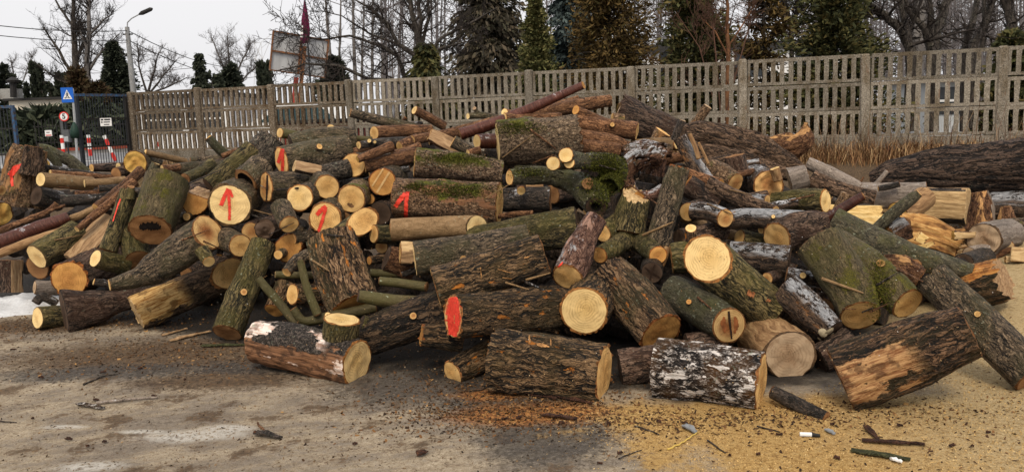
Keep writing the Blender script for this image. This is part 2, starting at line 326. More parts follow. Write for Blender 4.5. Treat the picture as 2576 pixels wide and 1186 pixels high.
Fm['yellow'] = cutface('cut_yellow', (.68, .42, .11), (.60, .33, .08), .4, .3, .3, .6, saw=.2, dirt=.1)
Fm['heart'] = cutface('cut_brown_heart', (.74, .48, .20), (.36, .14, .045), .42, .35, .35, .85, rim=(.28, .12, .04), saw=.2, dirt=.1)
Fm['split'] = splitwood('split_wood', (.26, .15, .07), (.52, .35, .17), (.70, .51, .28))
Fm['splitbright'] = splitwood('split_wood_bright', (.42, .24, .07), (.72, .49, .19), (.82, .63, .32), gz_=9, dirt=.3)
Fm['splitbrown'] = splitwood('split_wood_brown', (.14, .08, .04), (.34, .21, .11), (.50, .34, .19))
Fm['splitorange'] = splitwood('split_wood_orange', (.10, .042, .018), (.42, .21, .065), (.68, .45, .18), gx=40, dirt=.85)
def spray():
    t = NT('red_spray_paint'); co = objco(t); n = t.noise(co, 55, 5, .7); f = t.noise(co, 170, 3, .7)
    b = t.n('ShaderNodeBsdfPrincipled', i_Roughness=.55); t.set(b.inputs['Base Color'], t.ramp(n, [(.3, (.50, .02, .012)), (.55, (.80, .05, .022)), (.75, (.85, .12, .06))]))
    ux = t.n('ShaderNodeSeparateXYZ', i_0=t.n('ShaderNodeTexCoord').outputs['UV']).outputs[0]; ed = t.math('SUBTRACT', 1.0, t.math('ABSOLUTE', t.math('SUBTRACT', t.math('MULTIPLY', ux, 2.0), 1.0)))
    t.set(b.inputs['Alpha'], t.step(t.math('ADD', t.math('ADD', t.math('MULTIPLY', f, .5), t.math('MULTIPLY', n, .6)), t.math('MULTIPLY', ed, .55)), .52, .74)); o = t.n('ShaderNodeOutputMaterial'); t.t.links.new(b.outputs[0], o.inputs[0]); return t.mat
RED = spray()
Fm['bare'] = B['bare']
B['inner'] = bark('bark_inner_shade', (.003, .0025, .002), (.022, .016, .011), (.08, .055, .036), 26, 5, .6)  # near-black colour stands in for the shade inside the heap
Fm['frostpeel'] = splitwood('peeled_white_wood', (.30, .20, .12), (.66, .52, .44), (.80, .76, .74))
Fm['splitgrey'] = splitwood('split_wood_grey', (.10, .085, .075), (.27, .235, .21), (.42, .39, .36))
Fm['splitgreydark'] = splitwood('split_wood_greybrown', (.06, .042, .03), (.16, .12, .09), (.30, .25, .21))
# ------------------------------------------------------------------ logs
AMP = {'trunkdark': (.1, 9), 'flaky_band': (.05, 6), 'flaky_top': (.05, 6), 'furrow_bare': (.06, 7), 'furrow_dark': (.062, 7), 'furrow_top': (.06, 7), 'torn': (.06, 4), 'fork': (.03, 7), 'furrow': (.062, 7.5), 'green': (.055, 7.5), 'oak': (.045, 7), 'smooth': (.04, 3), 'lichen': (.03, 5), 'cherry': (.015, 3), 'brown': (.045, 5),
       'pole': (.02, 3), 'black': (.05, 4), 'frost': (.05, 5), 'frostred': (.06, 4), 'flaky': (.05, 6), 'mossy': (.055, 6), 'birchy': (.06, 6), 'burnt': (.055, 5),
       'orange': (.065, 7), 'dark': (.07, 4), 'fleck': (.06, 6), 'fibre': (.13, 4), 'grey': (.05, 4), 'rot': (.14, 3.5), 'rotfrost': (.16, 3.5), 'bare': (.03, 4)}
LOGS = []
def catmull(P, R, n):
    if len(P) == 2:
        return [P[0].lerp(P[1], i/(n-1)) for i in range(n)], [R[0]+(R[1]-R[0])*i/(n-1) for i in range(n)]
    cum = [0]
    for a, b in zip(P, P[1:]): cum.append(cum[-1]+(b-a).length)
    op, orr = [], []
    for i in range(n):
        s = cum[-1]*i/(n-1); k = 0
        while k < len(P)-2 and s > cum[k+1]: k += 1
        t = (s-cum[k])/max(1e-6, cum[k+1]-cum[k])
        p0, p1, p2, p3 = P[max(k-1, 0)], P[k], P[k+1], P[min(k+2, len(P)-1)]
        op.append(.5*((2*p1)+(p2-p0)*t+(2*p0-5*p1+4*p2-p3)*t*t+(3*p1-p0-3*p2+p3)*t**3))
        u = t*t*(3-2*t); orr.append(R[k]+(R[k+1]-R[k])*u)
    return op, orr
def at_r(px, py, rng): return CAM + ray(px, py).normalized()*rng
def px_path(pts, Y0, q):                              # q: how far the log turns away from the viewer (0 across the view, 1 end-on)
    P, R, r0 = [], [], (at(pts[0][0], pts[0][1], Y0)-CAM).length; rg = r0
    for i, p in enumerate(pts):
        if len(p) == 4: rg = r0+p[3]
        elif i:
            a = pts[i-1]; lat = math.hypot(p[0]-a[0], p[1]-a[1])*psize(P[-1]); rg += lat*q/math.sqrt(max(.02, 1-q*q))
        P.append(at_r(p[0], p[1], rg)); R.append(p[2]/2*psize(P[-1]))
    return P, R
def tube_mesh(P, R, M, seed, amp, k, dpx, cuts=(), n0=None, n1=None, jag=(0.03, 0.03), lump=.09, taper_end=0., ov=0., rough_cut=1.0):
    """bark skin along P (world) in the local frame of M; returns vertex rows, material id per quad"""
    Mi = M.inverted(); Ml = M.to_3x3().inverted()
    L = sum((b-a).length for a, b in zip(P, P[1:])); Rm = max(R)
    m = int(min(72, max(9, dpx*.55+6))); ds = 2*math.pi*Rm/m*1.5
    if len(P) == 2 and L > 4*Rm:
        bw = Vector((noise.noise(Vector((seed, 1, 2))), noise.noise(Vector((seed, 5, 2))), noise.noise(Vector((seed, 9, 2)))))*Rm*.45
        P = [P[0], P[0].lerp(P[1], .5)+bw, P[1]]; R = [R[0], (R[0]+R[1])/2*(1+.12*noise.noise(Vector((seed, 3, 7)))), R[1]]
    n = int(min(70, max(4 if len(P) == 2 else 3*len(P), L/ds)))
    pp, rr = catmull(P, R, n); pp = [Mi @ p for p in pp]
    up = Ml @ UPV; tc = (Ml @ (CAM-P[0])).normalized()
    rows, cut_id, frames = [], [], []
    cum = [0]
    for a, b in zip(pp, pp[1:]): cum.append(cum[-1]+(b-a).length)
    sg = 1
    rk = random.Random(int(seed*1000)+7); knots = [(rk.uniform(0, 6.28), rk.uniform(.15, .85)*cum[-1], rk.uniform(.08, .2)) for _ in range(rk.choice((0, 1, 1, 2)))] if cum[-1] > 3*Rm and not cuts else []
    for i, p in enumerate(pp):
        t = (pp[min(i+1, n-1)]-pp[max(i-1, 0)]).normalized()
        if i == 0:
            ref = tc if abs(t.dot(up)) > .93 else up
            x = ref-t*ref.dot(t)
        else: x = x-t*x.dot(t)                       # carried along, so the skin never twists
        x.normalize(); y = t.cross(x)
        if i == 0: sg = 1 if y.dot(tc) >= 0 else -1
        row, ids = [], []
        r = rr[i]
        if taper_end and i >= n-3: r *= (1, .8, .45)[i-(n-3)]
        z = cum[i]
        for j in range(m):
            a = 2*math.pi*j/m*sg; c, s = math.cos(a), math.sin(a)
            q = Vector((c, s, z/Rm*.35))
            d = lump*noise.noise(Vector((c*1.1+seed, s*1.1, z/Rm*.4)))+ov*math.cos(2*a+seed)
            if amp:
                w = noise.noise(Vector((c*2+seed, s*2, z/Rm*.8)))*.5
                v = abs(noise.noise(Vector((c*k+w, s*k+w, z/Rm*.55+seed*3))))
                d += amp*(min(1, v*3.2)-.55)
                d += amp*.55*noise.noise(Vector((c*k*2.2, s*k*2.2+seed, z/Rm*2.2)))
            for (ka, kz, kh) in knots:
                dk = ((z-kz)/Rm)**2+(2*math.sin((a-ka)/2))**2
                if dk < .5: d += kh*(math.exp(-dk*14)-.55*math.exp(-dk*60))
            rad = r*(1+d); cid = 0
            for ci, (th, h) in enumerate(cuts):
                cc = math.cos(a*sg-math.radians(th))
                if cc > .02:
                    tg = math.sin(a*sg-math.radians(th)); lim = h*r/cc+r*(.09*noise.noise(Vector((tg*5+seed, z/Rm*.5, 2)))+.05*noise.noise(Vector((tg*13, z/Rm*1.1+seed, 7))))*rough_cut
                    if lim < rad: rad = lim; cid = ci+1
            o = (x*c+y*s)*rad; v = p+o
            for nn, dist, e in ((n0, z, 0), (n1, cum[-1]-z, 1)):
                if nn is not None:
                    nl = Ml @ nn; den = nl.dot(t)
                    if abs(den) > .15:
                        Lb = 2.2*Rm*math.sqrt(max(0, 1-den*den))/abs(den)+.02; w = max(0, 1-dist/Lb)
                        if w > 0: v = v-t*(nl.dot(o)/den)*w
            if i == 0: v = v-t*(jag[0]*Rm*noise.noise(Vector((c*5+seed, s*5, 9)))*1.6)
            if i == n-1: v = v+t*(jag[1]*Rm*noise.noise(Vector((c*5+seed, s*5, 5)))*1.6)
            row.append(v); ids.append(cid)
        rows.append(row); cut_id.append(ids); frames.append(t)
    return rows, cut_id, frames, sg
def skin(rows, cut_id, sg, ncut):
    n, m = len(rows), len(rows[0]); V = [v for r in rows for v in r]; Fs = [[] for _ in range(ncut+1)]
    for i in range(n-1):
        for j in range(m):
            j2 = (j+1) % m
            q = (i*m+j, i*m+j2, (i+1)*m+j2, (i+1)*m+j) if sg > 0 else (i*m+j2, i*m+j, (i+1)*m+j, (i+1)*m+j2)
            ids = (cut_id[i][j], cut_id[i][j2], cut_id[i+1][j], cut_id[i+1][j2])
            c = ids[0] if ids[0] == ids[1] or ids[2] == ids[0] else ids[1]
            if ids.count(0) >= 2: c = 0 if ids.count(0) > 2 else max(ids)
            Fs[c].append(q)
    return V, Fs
def sub_mesh(name, V, F_):
    used = sorted({i for f in F_ for i in f}); mp = {u: k for k, u in enumerate(used)}
    return mesh(name, [V[u] for u in used], [tuple(mp[i] for i in f) for f in F_], True)
def face_mesh(ring, t_out, sg, end, seed, wob=.006, hollow=0., keep_shape=False):
    m = len(ring); c = sum(ring, Vector())/m; R = sum((v-c).length for v in ring)/m; ring = list(ring)
    fr = [1, .94, .72, .48, .22]; V, UV = [], []
    w_ = max(1, m//9); rads = [(v-c).length for v in ring]
    sm = [sum(rads[(j+k) % m] for k in range(-w_, w_+1))/(2*w_+1) for j in range(m)] if not hasattr(ring[0], 'sharp') and not keep_shape else rads
    for fi, f in enumerate(fr):
        for j, v in enumerate(ring):
            a = 2*math.pi*j/m; p = c+(v-c)*(f*(min(sm[j]*.985, rads[j]*1.02)/rads[j] if fi else 1))
            if fi: p = p-t_out*((p-c).dot(t_out))
            h = 0.0
            if fi == 0: h = 0
            elif fi >= 1: h = .004+wob*noise.noise(Vector((p.x*18+seed, p.y*18, p.z*18)))
            if hollow and f < hollow: h -= R*(.9 if fi == 4 else .6)
            V.append(p+t_out*h); UV.append((.5+.5*f*math.cos(a), .5+.5*f*math.sin(a)))
    V.append(c+t_out*(.004-(R if hollow else 0))); UV.append((.5, .5))
    Fa = []
    flip = (sg > 0) == (end == 0)
    for fi in range(len(fr)-1):
        for j in range(m):
            j2 = (j+1) % m; q = (fi*m+j, fi*m+j2, (fi+1)*m+j2, (fi+1)*m+j)
            Fa.append(q if not flip else q[::-1])
    b = (len(fr)-1)*m
    for j in range(m):
        q = (b+j, b+(j+1) % m, len(V)-1); Fa.append(q if not flip else q[::-1])
    me = mesh('cut_face', V, Fa, False)
    if hollow:
        me['hollow'] = 1
    ul = me.uv_layers.new(name='UVMap')
    li = [0]*len(me.loops); me.loops.foreach_get('vertex_index', li)
    ul.data.foreach_set('uv', [x for i in li for x in UV[i]])
    return me
def add_limb(root, M, P, R, bk, f0, f1, seed, dpx, amp, k, bname, cuts=(), cutf=(), b0=0., b1=0., jag=(.03, .03), lump=.09, hollow=0., taper=0., ov=0., wob=.006):
    tc = (CAM-P[0]).normalized()
    t0 = (P[1]-P[0]).normalized(); t1 = (P[-1]-P[-2]).normalized()
    n0 = (-t0*(1-b0)+tc*b0).normalized() if b0 else None
    n1 = (t1*(1-b1)+(CAM-P[-1]).normalized()*b1).normalized() if b1 else None
    rows, ids, fr, sg = tube_mesh(P, R, M, seed, amp, k, dpx, cuts, n0, n1, jag, lump, taper, ov)
    V, Fs = skin(rows, ids, sg, len(cuts)); parts = []
    if Fs[0]: parts.append(link(bname, sub_mesh(bname, V, Fs[0]), B[bk], root))
    for ci in range(len(cuts)):
        if Fs[ci+1]: parts.append(link('split_face', sub_mesh('split_face', V, Fs[ci+1]), Fm[cutf[ci]], root))
    Ml = M.to_3x3().inverted()
    for e, (ring, t, f, nn) in enumerate(((rows[0], -fr[0], f0, n0), (rows[-1], fr[-1], f1, n1))):
        if f:
            parts.append(link('cut_face', face_mesh(ring, (Ml @ nn) if nn is not None else t, sg, e, seed, wob, hollow if e == 0 else 0, bool(cuts)), Fm[f], root))
            if hollow and e == 0:
                me = parts[-1].data; me.materials.append(CAVITY); m_ = len(ring); n1_ = sum(1 for f_ in (.72, .48, .22) if f_ >= hollow)
                for pi, p_ in enumerate(me.polygons):
                    if pi >= (n1_+1)*m_: p_.material_index = 1
    return parts
def L(label, pts, q=.1, bark='oak', face='tan', **kw):
    off = kw.get('off', 0.); x0, y0 = pts[0][:2]
    Y0 = kw['Y'] if 'Y' in kw else D(x0, y0)+off
    P, R = px_path(pts, Y0, q)
    if len(P) == 2 and q >= .6 and kw.get('extend', True):
        need = max(.42, 3.2*R[0]); v = P[1]-P[0]
        if v.length < need: P[1] = P[0]+v.normalized()*need
        if q >= .78 and not kw.get('keep'):          # seen end-on: the log lies about level and runs back into the heap
            dx = pts[1][0]-x0; dy = pts[1][1]-y0; l = math.hypot(dx, dy) or 1; sn = math.sqrt(1-q*q); vr = (P[0]-CAM); vr.z = 0; vr.normalize(); sd = Vector((vr.y, -vr.x, 0))
            P[1] = P[0]+(vr+sd*(sn*dx/l*.7)+Vector((0, 0, -sn*dy/l*.12-.03))).normalized()*need
    arms = []
    for a in kw.get('arms', ()):
        ap, ar = px_path(a[0], Y0, a[3] if len(a) > 3 else 0.); arms.append([ap, ar, a[1], a[2]])
    allp = list(zip(P, R))+[z for a in arms for z in zip(a[0], a[1])]
    # rest on the ground: slide along the view rays
    def low(kk):
        v = 9
        for p, r in allp:
            c = CAM+(p-CAM)*kk; v = min(v, c.z-r*kk*.92-gz(c.x, c.y))
        return v
    kk = 1.0
    if kw.get('ground'):
        lo, hi = .4, 2.2
        for _ in range(24):
            mid = (lo+hi)/2
            if low(mid) > -.03: lo = mid
            else: hi = mid
        kk = lo
    elif low(1.0) < -.02:
        lo, hi = .4, 1.0
        for _ in range(20):
            mid = (lo+hi)/2
            if low(mid) > -.02: lo = mid
            else: hi = mid
        kk = lo
    if kk != 1.0:
        P = [CAM+(p-CAM)*kk for p in P]; R = [r*kk for r in R]
        for a in arms: a[0] = [CAM+(p-CAM)*kk for p in a[0]]; a[1] = [r*kk for r in a[1]]
    rec = dict(label=label, P=P, R=R, arms=arms, bark=bark, face=face, kw=kw, d=max(p[2] for p in pts), k=1.0, idx=len(LOGS)); LOGS.append(rec); return rec
def build_log(rec):
    kw = rec['kw']; P = rec['P']; R = rec['R']; idx = rec['idx']; seed = idx*1.618 % 37
    z = (P[-1]-P[0]).normalized(); ref = UPV if abs(z.dot(UPV)) < .93 else (CAM-P[0]).normalized()
    x = (ref-z*ref.dot(z)).normalized(); y = z.cross(x)
    M = Matrix((x, y, z)).transposed().to_4x4(); M.translation = P[0]
    name = kw.get('name', 'log')
    root = empty(name, P[0], rec['label'], kw.get('cat', name.replace('_', ' ')), kw.get('group'), M)
    bk = rec['bark']; amp, k = AMP[bk]; amp = kw.get('amp', amp); k = kw.get('k', k)
    f1 = kw.get('f1', None if rec['d'] < 8 else 'brown')
    if f1 == 'none': f1 = None
    cuts = [(c[0], c[1]) for c in kw.get('cut', ())]; cutf = [c[2] for c in kw.get('cut', ())]
    parts = add_limb(root, M, P, R, bk, rec['face'], f1, seed, rec['d'], amp, k, 'bark' if bk not in ('grey', 'bare', 'rot', 'rotfrost') else 'wood', cuts, cutf, kw.get('b', 0.), kw.get('b1', 0.),
                     kw.get('jag', (.03, .03)), kw.get('lump', .09), kw.get('hollow', 0.), kw.get('taper', 0), kw.get('ov', 0.), kw.get('wob', .006))
    for ai, (ap, ar, af, ab) in enumerate(rec['arms']):
        dd = max(ar)/psize(ap[0])*2
        parts += add_limb(root, M, ap, ar, bk, af, None, seed+ai+1, dd, amp, k, 'limb', b0=ab)
    rec['parts'] = parts; rec['root'] = root; rec['M'] = M
    return root
def stub(rec, x, y, dpx, ln, face='stained'):          # a sawn branch stub growing out of a log
    loc, nor, fi, dist = bvh_of(rec).ray_cast(CAM, ray(x, y).normalized())
    if loc is None: return
    k = psize(loc); r = dpx*k/2; d = (nor+(CAM-loc).normalized()*.35).normalized()
    rec['parts'] += add_limb(rec['root'], rec['M'], [loc+d*ln*k, loc-d*r*.8], [r, r*1.35], rec['bark'], face, None, x*.7, dpx+10, .05, 4, 'knot', lump=.15, b0=.15)
def bvh_of(rec):
    V, Fc = [], []
    for o in rec['parts']:
        n = len(V); V += [rec['M'] @ v.co for v in o.data.vertices]; Fc += [tuple(i+n for i in p.vertices) for p in o.data.polygons]
    return bvhtree.BVHTree.FromPolygons(V, Fc)
def paint(rec, strokes, name='paint_mark', mat=None, lift=.004, rag=.22):
    bv = bvh_of(rec); Mi = rec['M'].inverted(); V, Fc, UV = [], [], []
    for st in strokes:
        pts = []
        for (x0, y0, w0), (x1, y1, w1) in zip(st, st[1:]):
            n = max(2, int(math.hypot(x1-x0, y1-y0)/2.5))
            for i in range(n): pts.append((x0+(x1-x0)*i/n, y0+(y1-y0)*i/n, w0+(w1-w0)*i/n))
        pts.append(st[-1]); rows = []
        for i, (x, y, w) in enumerate(pts):
            a = pts[max(i-1, 0)]; b = pts[min(i+1, len(pts)-1)]; dx, dy = b[0]-a[0], b[1]-a[1]; l = math.hypot(dx, dy) or 1
            nx, ny = -dy/l, dx/l; row = []
            for u in np.linspace(-1, 1, 7):
                ww = w/2*(1+rag*noise.noise(Vector((x*.35, y*.35, u*9)))*1.8)
                px, py = x+nx*ww*u, y+ny*ww*u; d = ray(px, py).normalized()
                loc, nor, fi, dist = bv.ray_cast(CAM, d)
                row.append(None if loc is None else (Mi @ (loc-d*lift*1.2), dist))
            rows.append(row)
        for r0, r1 in zip(rows, rows[1:]):
            for j in range(6):
                q = (r0[j], r0[j+1], r1[j+1], r1[j])
                if any(k is None for k in q): continue
                ds = [k[1] for k in q]
                if max(ds)-min(ds) > .06: continue
                n = len(V); V += [k[0] for k in q]; Fc.append((n, n+1, n+2, n+3)); UV += [(j/6, 0), ((j+1)/6, 0), ((j+1)/6, 1), (j/6, 1)]
    if V:
        me = mesh(name, V, Fc); ul = me.uv_layers.new(name='UVMap'); ul.data.foreach_set('uv', [x for u in UV for x in u]); o = link(name, me, mat or RED, rec['root'])
        return o
HG = 'logs in the heap'
def LL(*a, **k): k.setdefault('group', HG); return L(*a, **k)
def BR(*a, **k):
    k.setdefault('name', 'branch'); k.setdefault('group', 'branches in the heap'); return L(*a, **k)
# ---- far left end of the heap
stump_red = LL('tall mottled stump with a red spray stroke at the far left edge', [(48, 520, 112), (58, 440, 100), (76, 372, 74)], .0, 'flaky', None, Y=8.2, name='stump', cat='stump', amp=.12, lump=.2, f1='brown', ground=False)
LL('split weathered lobe standing on the right shoulder of the red-marked stump', [(72, 440, 46), (84, 369, 40)], .0, 'fibre', None, Y=8.1, f1='tan', name='split_log', cat='split log', lump=.2)
LL('small orange log end poking in at the left edge below the red-marked stump', [(4, 478, 26), (-40, 470, 26)], .7, 'brown', 'stained', Y=7.6)
LL('crumbly yellow log end cut by the left edge of the view', [(4, 538, 62), (-60, 520, 62)], .75, 'dark', 'yellow', Y=7.4, wob=.03)
BR('forked lichen branch arching in front of the blue gate', [(97, 372, 22), (120, 376, 25), (150, 393, 28), (178, 405, 30), (212, 436, 34)], .15, 'lichen', 'dark', Y=9.2, f1='none', arms=[([(149, 420, 18, .05), (134, 398, 22, .02), (112, 376, 24, .0)], None, 0)])
LL('small bright orange end on a stub behind the left pole bundle', [(115, 411, 19), (122, 450, 22)], .1, 'black', 'yellow', Y=8.4, b=.5)
BR('long black pole on top of the left pole bundle', [(112, 421, 16), (220, 437, 16), (320, 452, 17)], .1, 'black', 'brown', Y=8.3)
BR('long brown pole with pale end below the black one', [(127, 434, 15), (210, 440, 14), (300, 447, 13)], .05, 'brown', 'fresh', Y=8.15, b=.3)
LL('olive log with an elongated pale end beside the red-marked stump', [(103, 451, 36), (232, 463, 36)], .3, 'pole', 'pale', Y=7.9, b=.25)
BR('yellowish smooth pole lying level in the left bundle', [(214, 461, 21), (315, 452, 20)], .2, 'pole', 'pale', Y=7.7)
LL('dark square-ended log under the olive log with elongated end', [(92, 492, 50), (150, 505, 52)], .5, 'black', 'dark', Y=8.0)
BR('black burnt-looking branch ending in a yellow broken tip', [(152, 503, 30), (200, 502, 27), (250, 497, 22), (294, 484, 18)], -.05, 'black', None, Y=7.55, f1='yellow')
BR('thin forked twig with a pale torn tip at upper left of heap', [(142, 512, 13), (118, 533, 14), (70, 552, 15), (-10, 584, 18)], -.1, 'brown', 'fresh', Y=7.3, arms=[([(162, 517, 9, .05), (145, 522, 9, .03), (120, 532, 11, .0)], 'brown', 0)])
BR('glossy red-brown cherry branch slanting off the left edge', [(172, 547, 30), (90, 575, 34), (-20, 616, 36)], -.1, 'cherry', 'dark', Y=7.15)
LL('bare split stick under the glossy red-brown branch', [(170, 576, 20), (80, 606, 22), (-20, 645, 22)], -.1, 'bare', 'pale', Y=7.0, name='stick', cat='stick', group='sticks in the heap')
BR('short olive stick with round pale end left of the two brown poles', [(240, 523, 18), (180, 550, 20)], .3, 'pole', 'fresh', Y=7.25, b=.2)
BR('brown pole with small pale tip, upper of the slanting pair', [(242, 521, 22), (300, 478, 24), (356, 428, 26)], .45, 'brown', 'tan', Y=7.2)
BR('brown pole with small pale tip, lower of the slanting pair', [(194, 576, 15), (262, 522, 22), (338, 458, 26)], .4, 'brown', 'fresh', Y=6.9)
LL('dark log with tall oval pale end near the left edge', [(93, 645, 68), (195, 585, 68)], .45, 'green', 'pale', Y=6.75, ground=False)
LL('brown round end half hidden under the tall oval pale end', [(95, 672, 62), (160, 640, 62)], .7, 'dark', 'brown', Y=6.95)
LL('big rough orange-brown end near the snow patch at left', [(175, 700, 96), (300, 632, 96)], .75, 'dark', 'orange', Y=6.6, lump=.16, jag=(.1, .05), b=.2)
LL('half-round split piece showing a long bare face behind the rough orange end', [(186, 652, 62), (285, 548, 66)], .35, 'dark', 'splitbrown', Y=6.85, name='split_log', cat='split log', cut=[(25, .25, 'splitbrown')])
dark_red = LL('slim dark upright log with a red streak down its left edge', [(272, 630, 42), (298, 560, 42), (326, 480, 44)], .12, 'green', 'brown', Y=6.55, arms=[([(330, 470, 17, .1), (327, 500, 22, .1)], 'brown', .3)])
rotten_end = LL('leaning lichen-grey log with a dark rotten hollow in its lower end', [(378, 578, 106), (422, 452, 108)], .42, 'fork', 'brown', Y=6.45, jag=(.06, .03), b=.3)
LL('dark log with plain brown end under the hollow-ended log', [(347, 655, 64), (325, 570, 66)], .45, 'green', 'brown', Y=6.6, b=.3)
LL('short log with a pale cream end left of the dark brown-ended one', [(241, 649, 46), (315, 668, 50)], .5, 'green', 'pale', Y=6.4)
fork_left = LL('thick forked trunk with a slanting orange-rimmed oval cut', [(523, 584, 90), (462, 625, 92), (395, 672, 80), (340, 700, 48), (276, 716, 30)], -.12, 'oak', 'heart', Y=6.15, b=.45, f1='fresh', arms=[([(433, 612, 15, -.14), (445, 622, 22, .05)], 'tan', .4)])
LL('stubby mossy log with a small round cut above the bare-ended log', [(525, 657, 31), (508, 628, 36)], .5, 'green', 'fresh', Y=5.9, b=.3)
LL('big front log with a torn bright bare end at lower left', [(345, 790, 94), (460, 738, 88), (579, 688, 76)], .1, 'torn', 'split', f1='tan', ground=True, b1=.55, jag=(.12, .05))
LL('dark brown slab log with sawn flat left end near the snow', [(162, 786, 118), (235, 772, 84), (310, 755, 52), (396, 744, 42)], .1, 'dark', 'dark', ground=True, amp=.05, lump=.12)
LL('small olive log with oval pale end at the lower left corner of the heap', [(95, 799, 56), (175, 795, 56)], .4, 'green', 'pale', ground=True)
LL('upright reddish brown stump at the left edge above the snow', [(22, 735, 64), (22, 655, 62)], .0, 'dark', None, name='stump', cat='stump', f1='brown', ground=True, cut=[(50, .8, 'splitbrown')])
LL('grey weathered lump beside the snow patch', [(88, 722, 34), (142, 724, 40)], .2, 'grey', 'grey', ground=False, Y=6.6, name='split_log', cat='split log', lump=.3)
BR('short crooked dark branch beside the snow patch', [(90, 760, 22), (108, 745, 24), (142, 762, 20)], .1, 'black', 'dark', Y=6.4)
LL('small dark stub with a bright chip left of the forked trunk tip', [(237, 708, 18), (285, 716, 22)], .1, 'black', 'fresh', Y=6.3)
LL('leaning furrowed log propped on its sawn foot in the front left gap', [(572, 836, 76), (610, 740, 70), (664, 612, 62)], .35, 'green', 'brown', ground=True, b=.1)
LL('round pale sawn end left of the leaning furrowed log', [(604, 617, 58), (575, 588, 58)], .85, 'oak', 'tan', Y=6.05)
LL('half round tan end partly behind an old dark one', [(632, 581, 46), (650, 560, 46)], .85, 'dark', 'stained', Y=6.35)
LL('old dark blackened end beside the leaning log top', [(667, 575, 54), (690, 548, 54)], .85, 'dark', 'dark', Y=6.2, wob=.03, lump=.16)
# ---- upper left
arrow_big = LL('big pale end with a red painted upward arrow', [(578, 515, 108), (645, 405, 104)], .8, 'oak', 'pale', Y=6.35, b=.1, lump=.18)
LL('triangular orange-brown end left of the arrow log', [(491, 508, 66), (520, 470, 66)], .85, 'dark', 'orange', Y=6.75, cut=[(20, .55, 'splitbrown')])
LL('small brown round end above the triangular one', [(466, 449, 29), (500, 430, 30)], .75, 'green', 'brown', Y=7.6)
LL('small dull brown end just below the other small brown one', [(464, 481, 26), (500, 470, 26)], .8, 'dark', 'brown', Y=7.3)
LL('brown log with a pale triangular end at the top left of the heap', [(417, 426, 26), (480, 424, 34), (562, 421, 38)], .25, 'oak', 'tan', Y=8.1)
LL('round rough yellow end on the crest near the gate', [(340, 408, 60), (395, 400, 58)], .85, 'oak', 'yellow', Y=8.2, wob=.02)
BR('olive pole running right from the crest above the rough yellow end', [(366, 383, 16), (468, 406, 17)], .3, 'pole', 'fresh', Y=8.3)
LL('small pale end left of the rough yellow one on the crest', [(298, 418, 19), (330, 414, 22)], .6, 'dark', 'pale', Y=8.5)
LL('small tan chunk end on the crest far left of the yellow one', [(231, 422, 20), (290, 420, 24)], .5, 'dark', 'tan', Y=8.7)
LL('reddish end under the crest between two small pale ends', [(292, 437, 34), (330, 432, 36)], .6, 'dark', 'brown', Y=8.4)
LL('jagged split stick standing up behind the hollow-ended log', [(374, 462, 24), (392, 412, 22)], -.1, 'lichen', None, Y=7.1, f1='pale', name='stick', cat='stick', group='sticks in the heap', jag=(.1, .5))
LL('bright split slab tucked behind the upper brown poles', [(300, 520, 40), (362, 450, 44)], .2, 'dark', 'splitbrown', Y=7.5, name='split_log', cat='split log', cut=[(60, .2, 'split')])
LL('bright split slab low behind the slim dark upright log', [(322, 530, 34), (362, 500, 34)], .2, 'dark', 'split', Y=7.0, name='split_log', cat='split log', cut=[(70, .2, 'split')])
BR('short stub of black pole behind the slim upright log', [(372, 484, 26), (320, 486, 26)], .1, 'black', 'dark', Y=7.0)
BR('knobbly mossy branch stub rising against the fence at left', [(524, 346, 20), (548, 372, 24), (592, 408, 27)], .1, 'lichen', 'yellow', Y=8.6)
LL('dark brown log lying across the crest left of the flecked trunk', [(470, 432, 30), (545, 418, 34), (600, 400, 34)], .15, 'dark', 'tan', Y=8.4)
LL('brown limb half buried right of the pale triangular end', [(480, 405, 20), (590, 395, 24)], .1, 'oak', 'brown', Y=8.9)
fleck = LL('thick dark trunk flecked with pale lichen behind the arrow logs', [(628, 446, 84), (655, 395, 92), (688, 352, 74)], .2, 'fleck', 'dark', Y=7.2, lump=.14)
LL('mossy dark trunk rising from the arrow log towards the flecked one', [(528, 470, 56), (590, 425, 66), (640, 378, 62)], .2, 'green', 'dark', Y=7.0)
red_oval = LL('grey oak log with a narrow oval end marked with a red arrow', [(709, 406, 76), (800, 388, 76), (872, 376, 72)], .42, 'oak', 'tan', Y=6.85)
LL('oak log carrying on behind the red oval-ended one', [(735, 372, 70), (890, 352, 66)], .2, 'oak', 'dark', Y=7.25)
LL('narrow oval end with a dark centre seam below the red oval one', [(670, 472, 78), (765, 468, 74)], .42, 'oak', 'stained', Y=6.55, cut=[(180, .9, 'tan')])
LL('hollow brown ring end between the arrow log and the seamed oval', [(618, 455, 70), (660, 420, 70)], .55, 'oak', 'brown', Y=6.62, hollow=.6)
BR('green-grey branch with a pale end lying on top of the oak log', [(705, 334, 25), (770, 343, 22), (850, 346, 18), (935, 350, 13)], .12, 'smooth', 'fresh', Y=7.4, b=.35, arms=[([(832, 322, 19, .0), (818, 346, 20, .12)], 'fresh', .5)])
LL('split square-ended piece lying left of the round cut ends', [(742, 415, 34), (806, 428, 34)], .2, 'dark', 'split', Y=6.55, name='split_log', cat='split log', cut=[(75, .6, 'splitbrown'), (0, .7, 'splitbrown')])
LL('mossy dark log above the upper round cut end', [(800, 440, 46), (876, 424, 52)], .3, 'fleck', 'dark', Y=6.75)
LL('round tan end, upper left of the cluster of four', [(823, 470, 63), (800, 432, 63)], .9, 'oak', 'tan', Y=6.4)
LL('round pale end with fine cracks, left of the cluster of four', [(755, 497, 67), (790, 480, 67)], .85, 'oak', 'fresh', Y=6.25, b=.1)
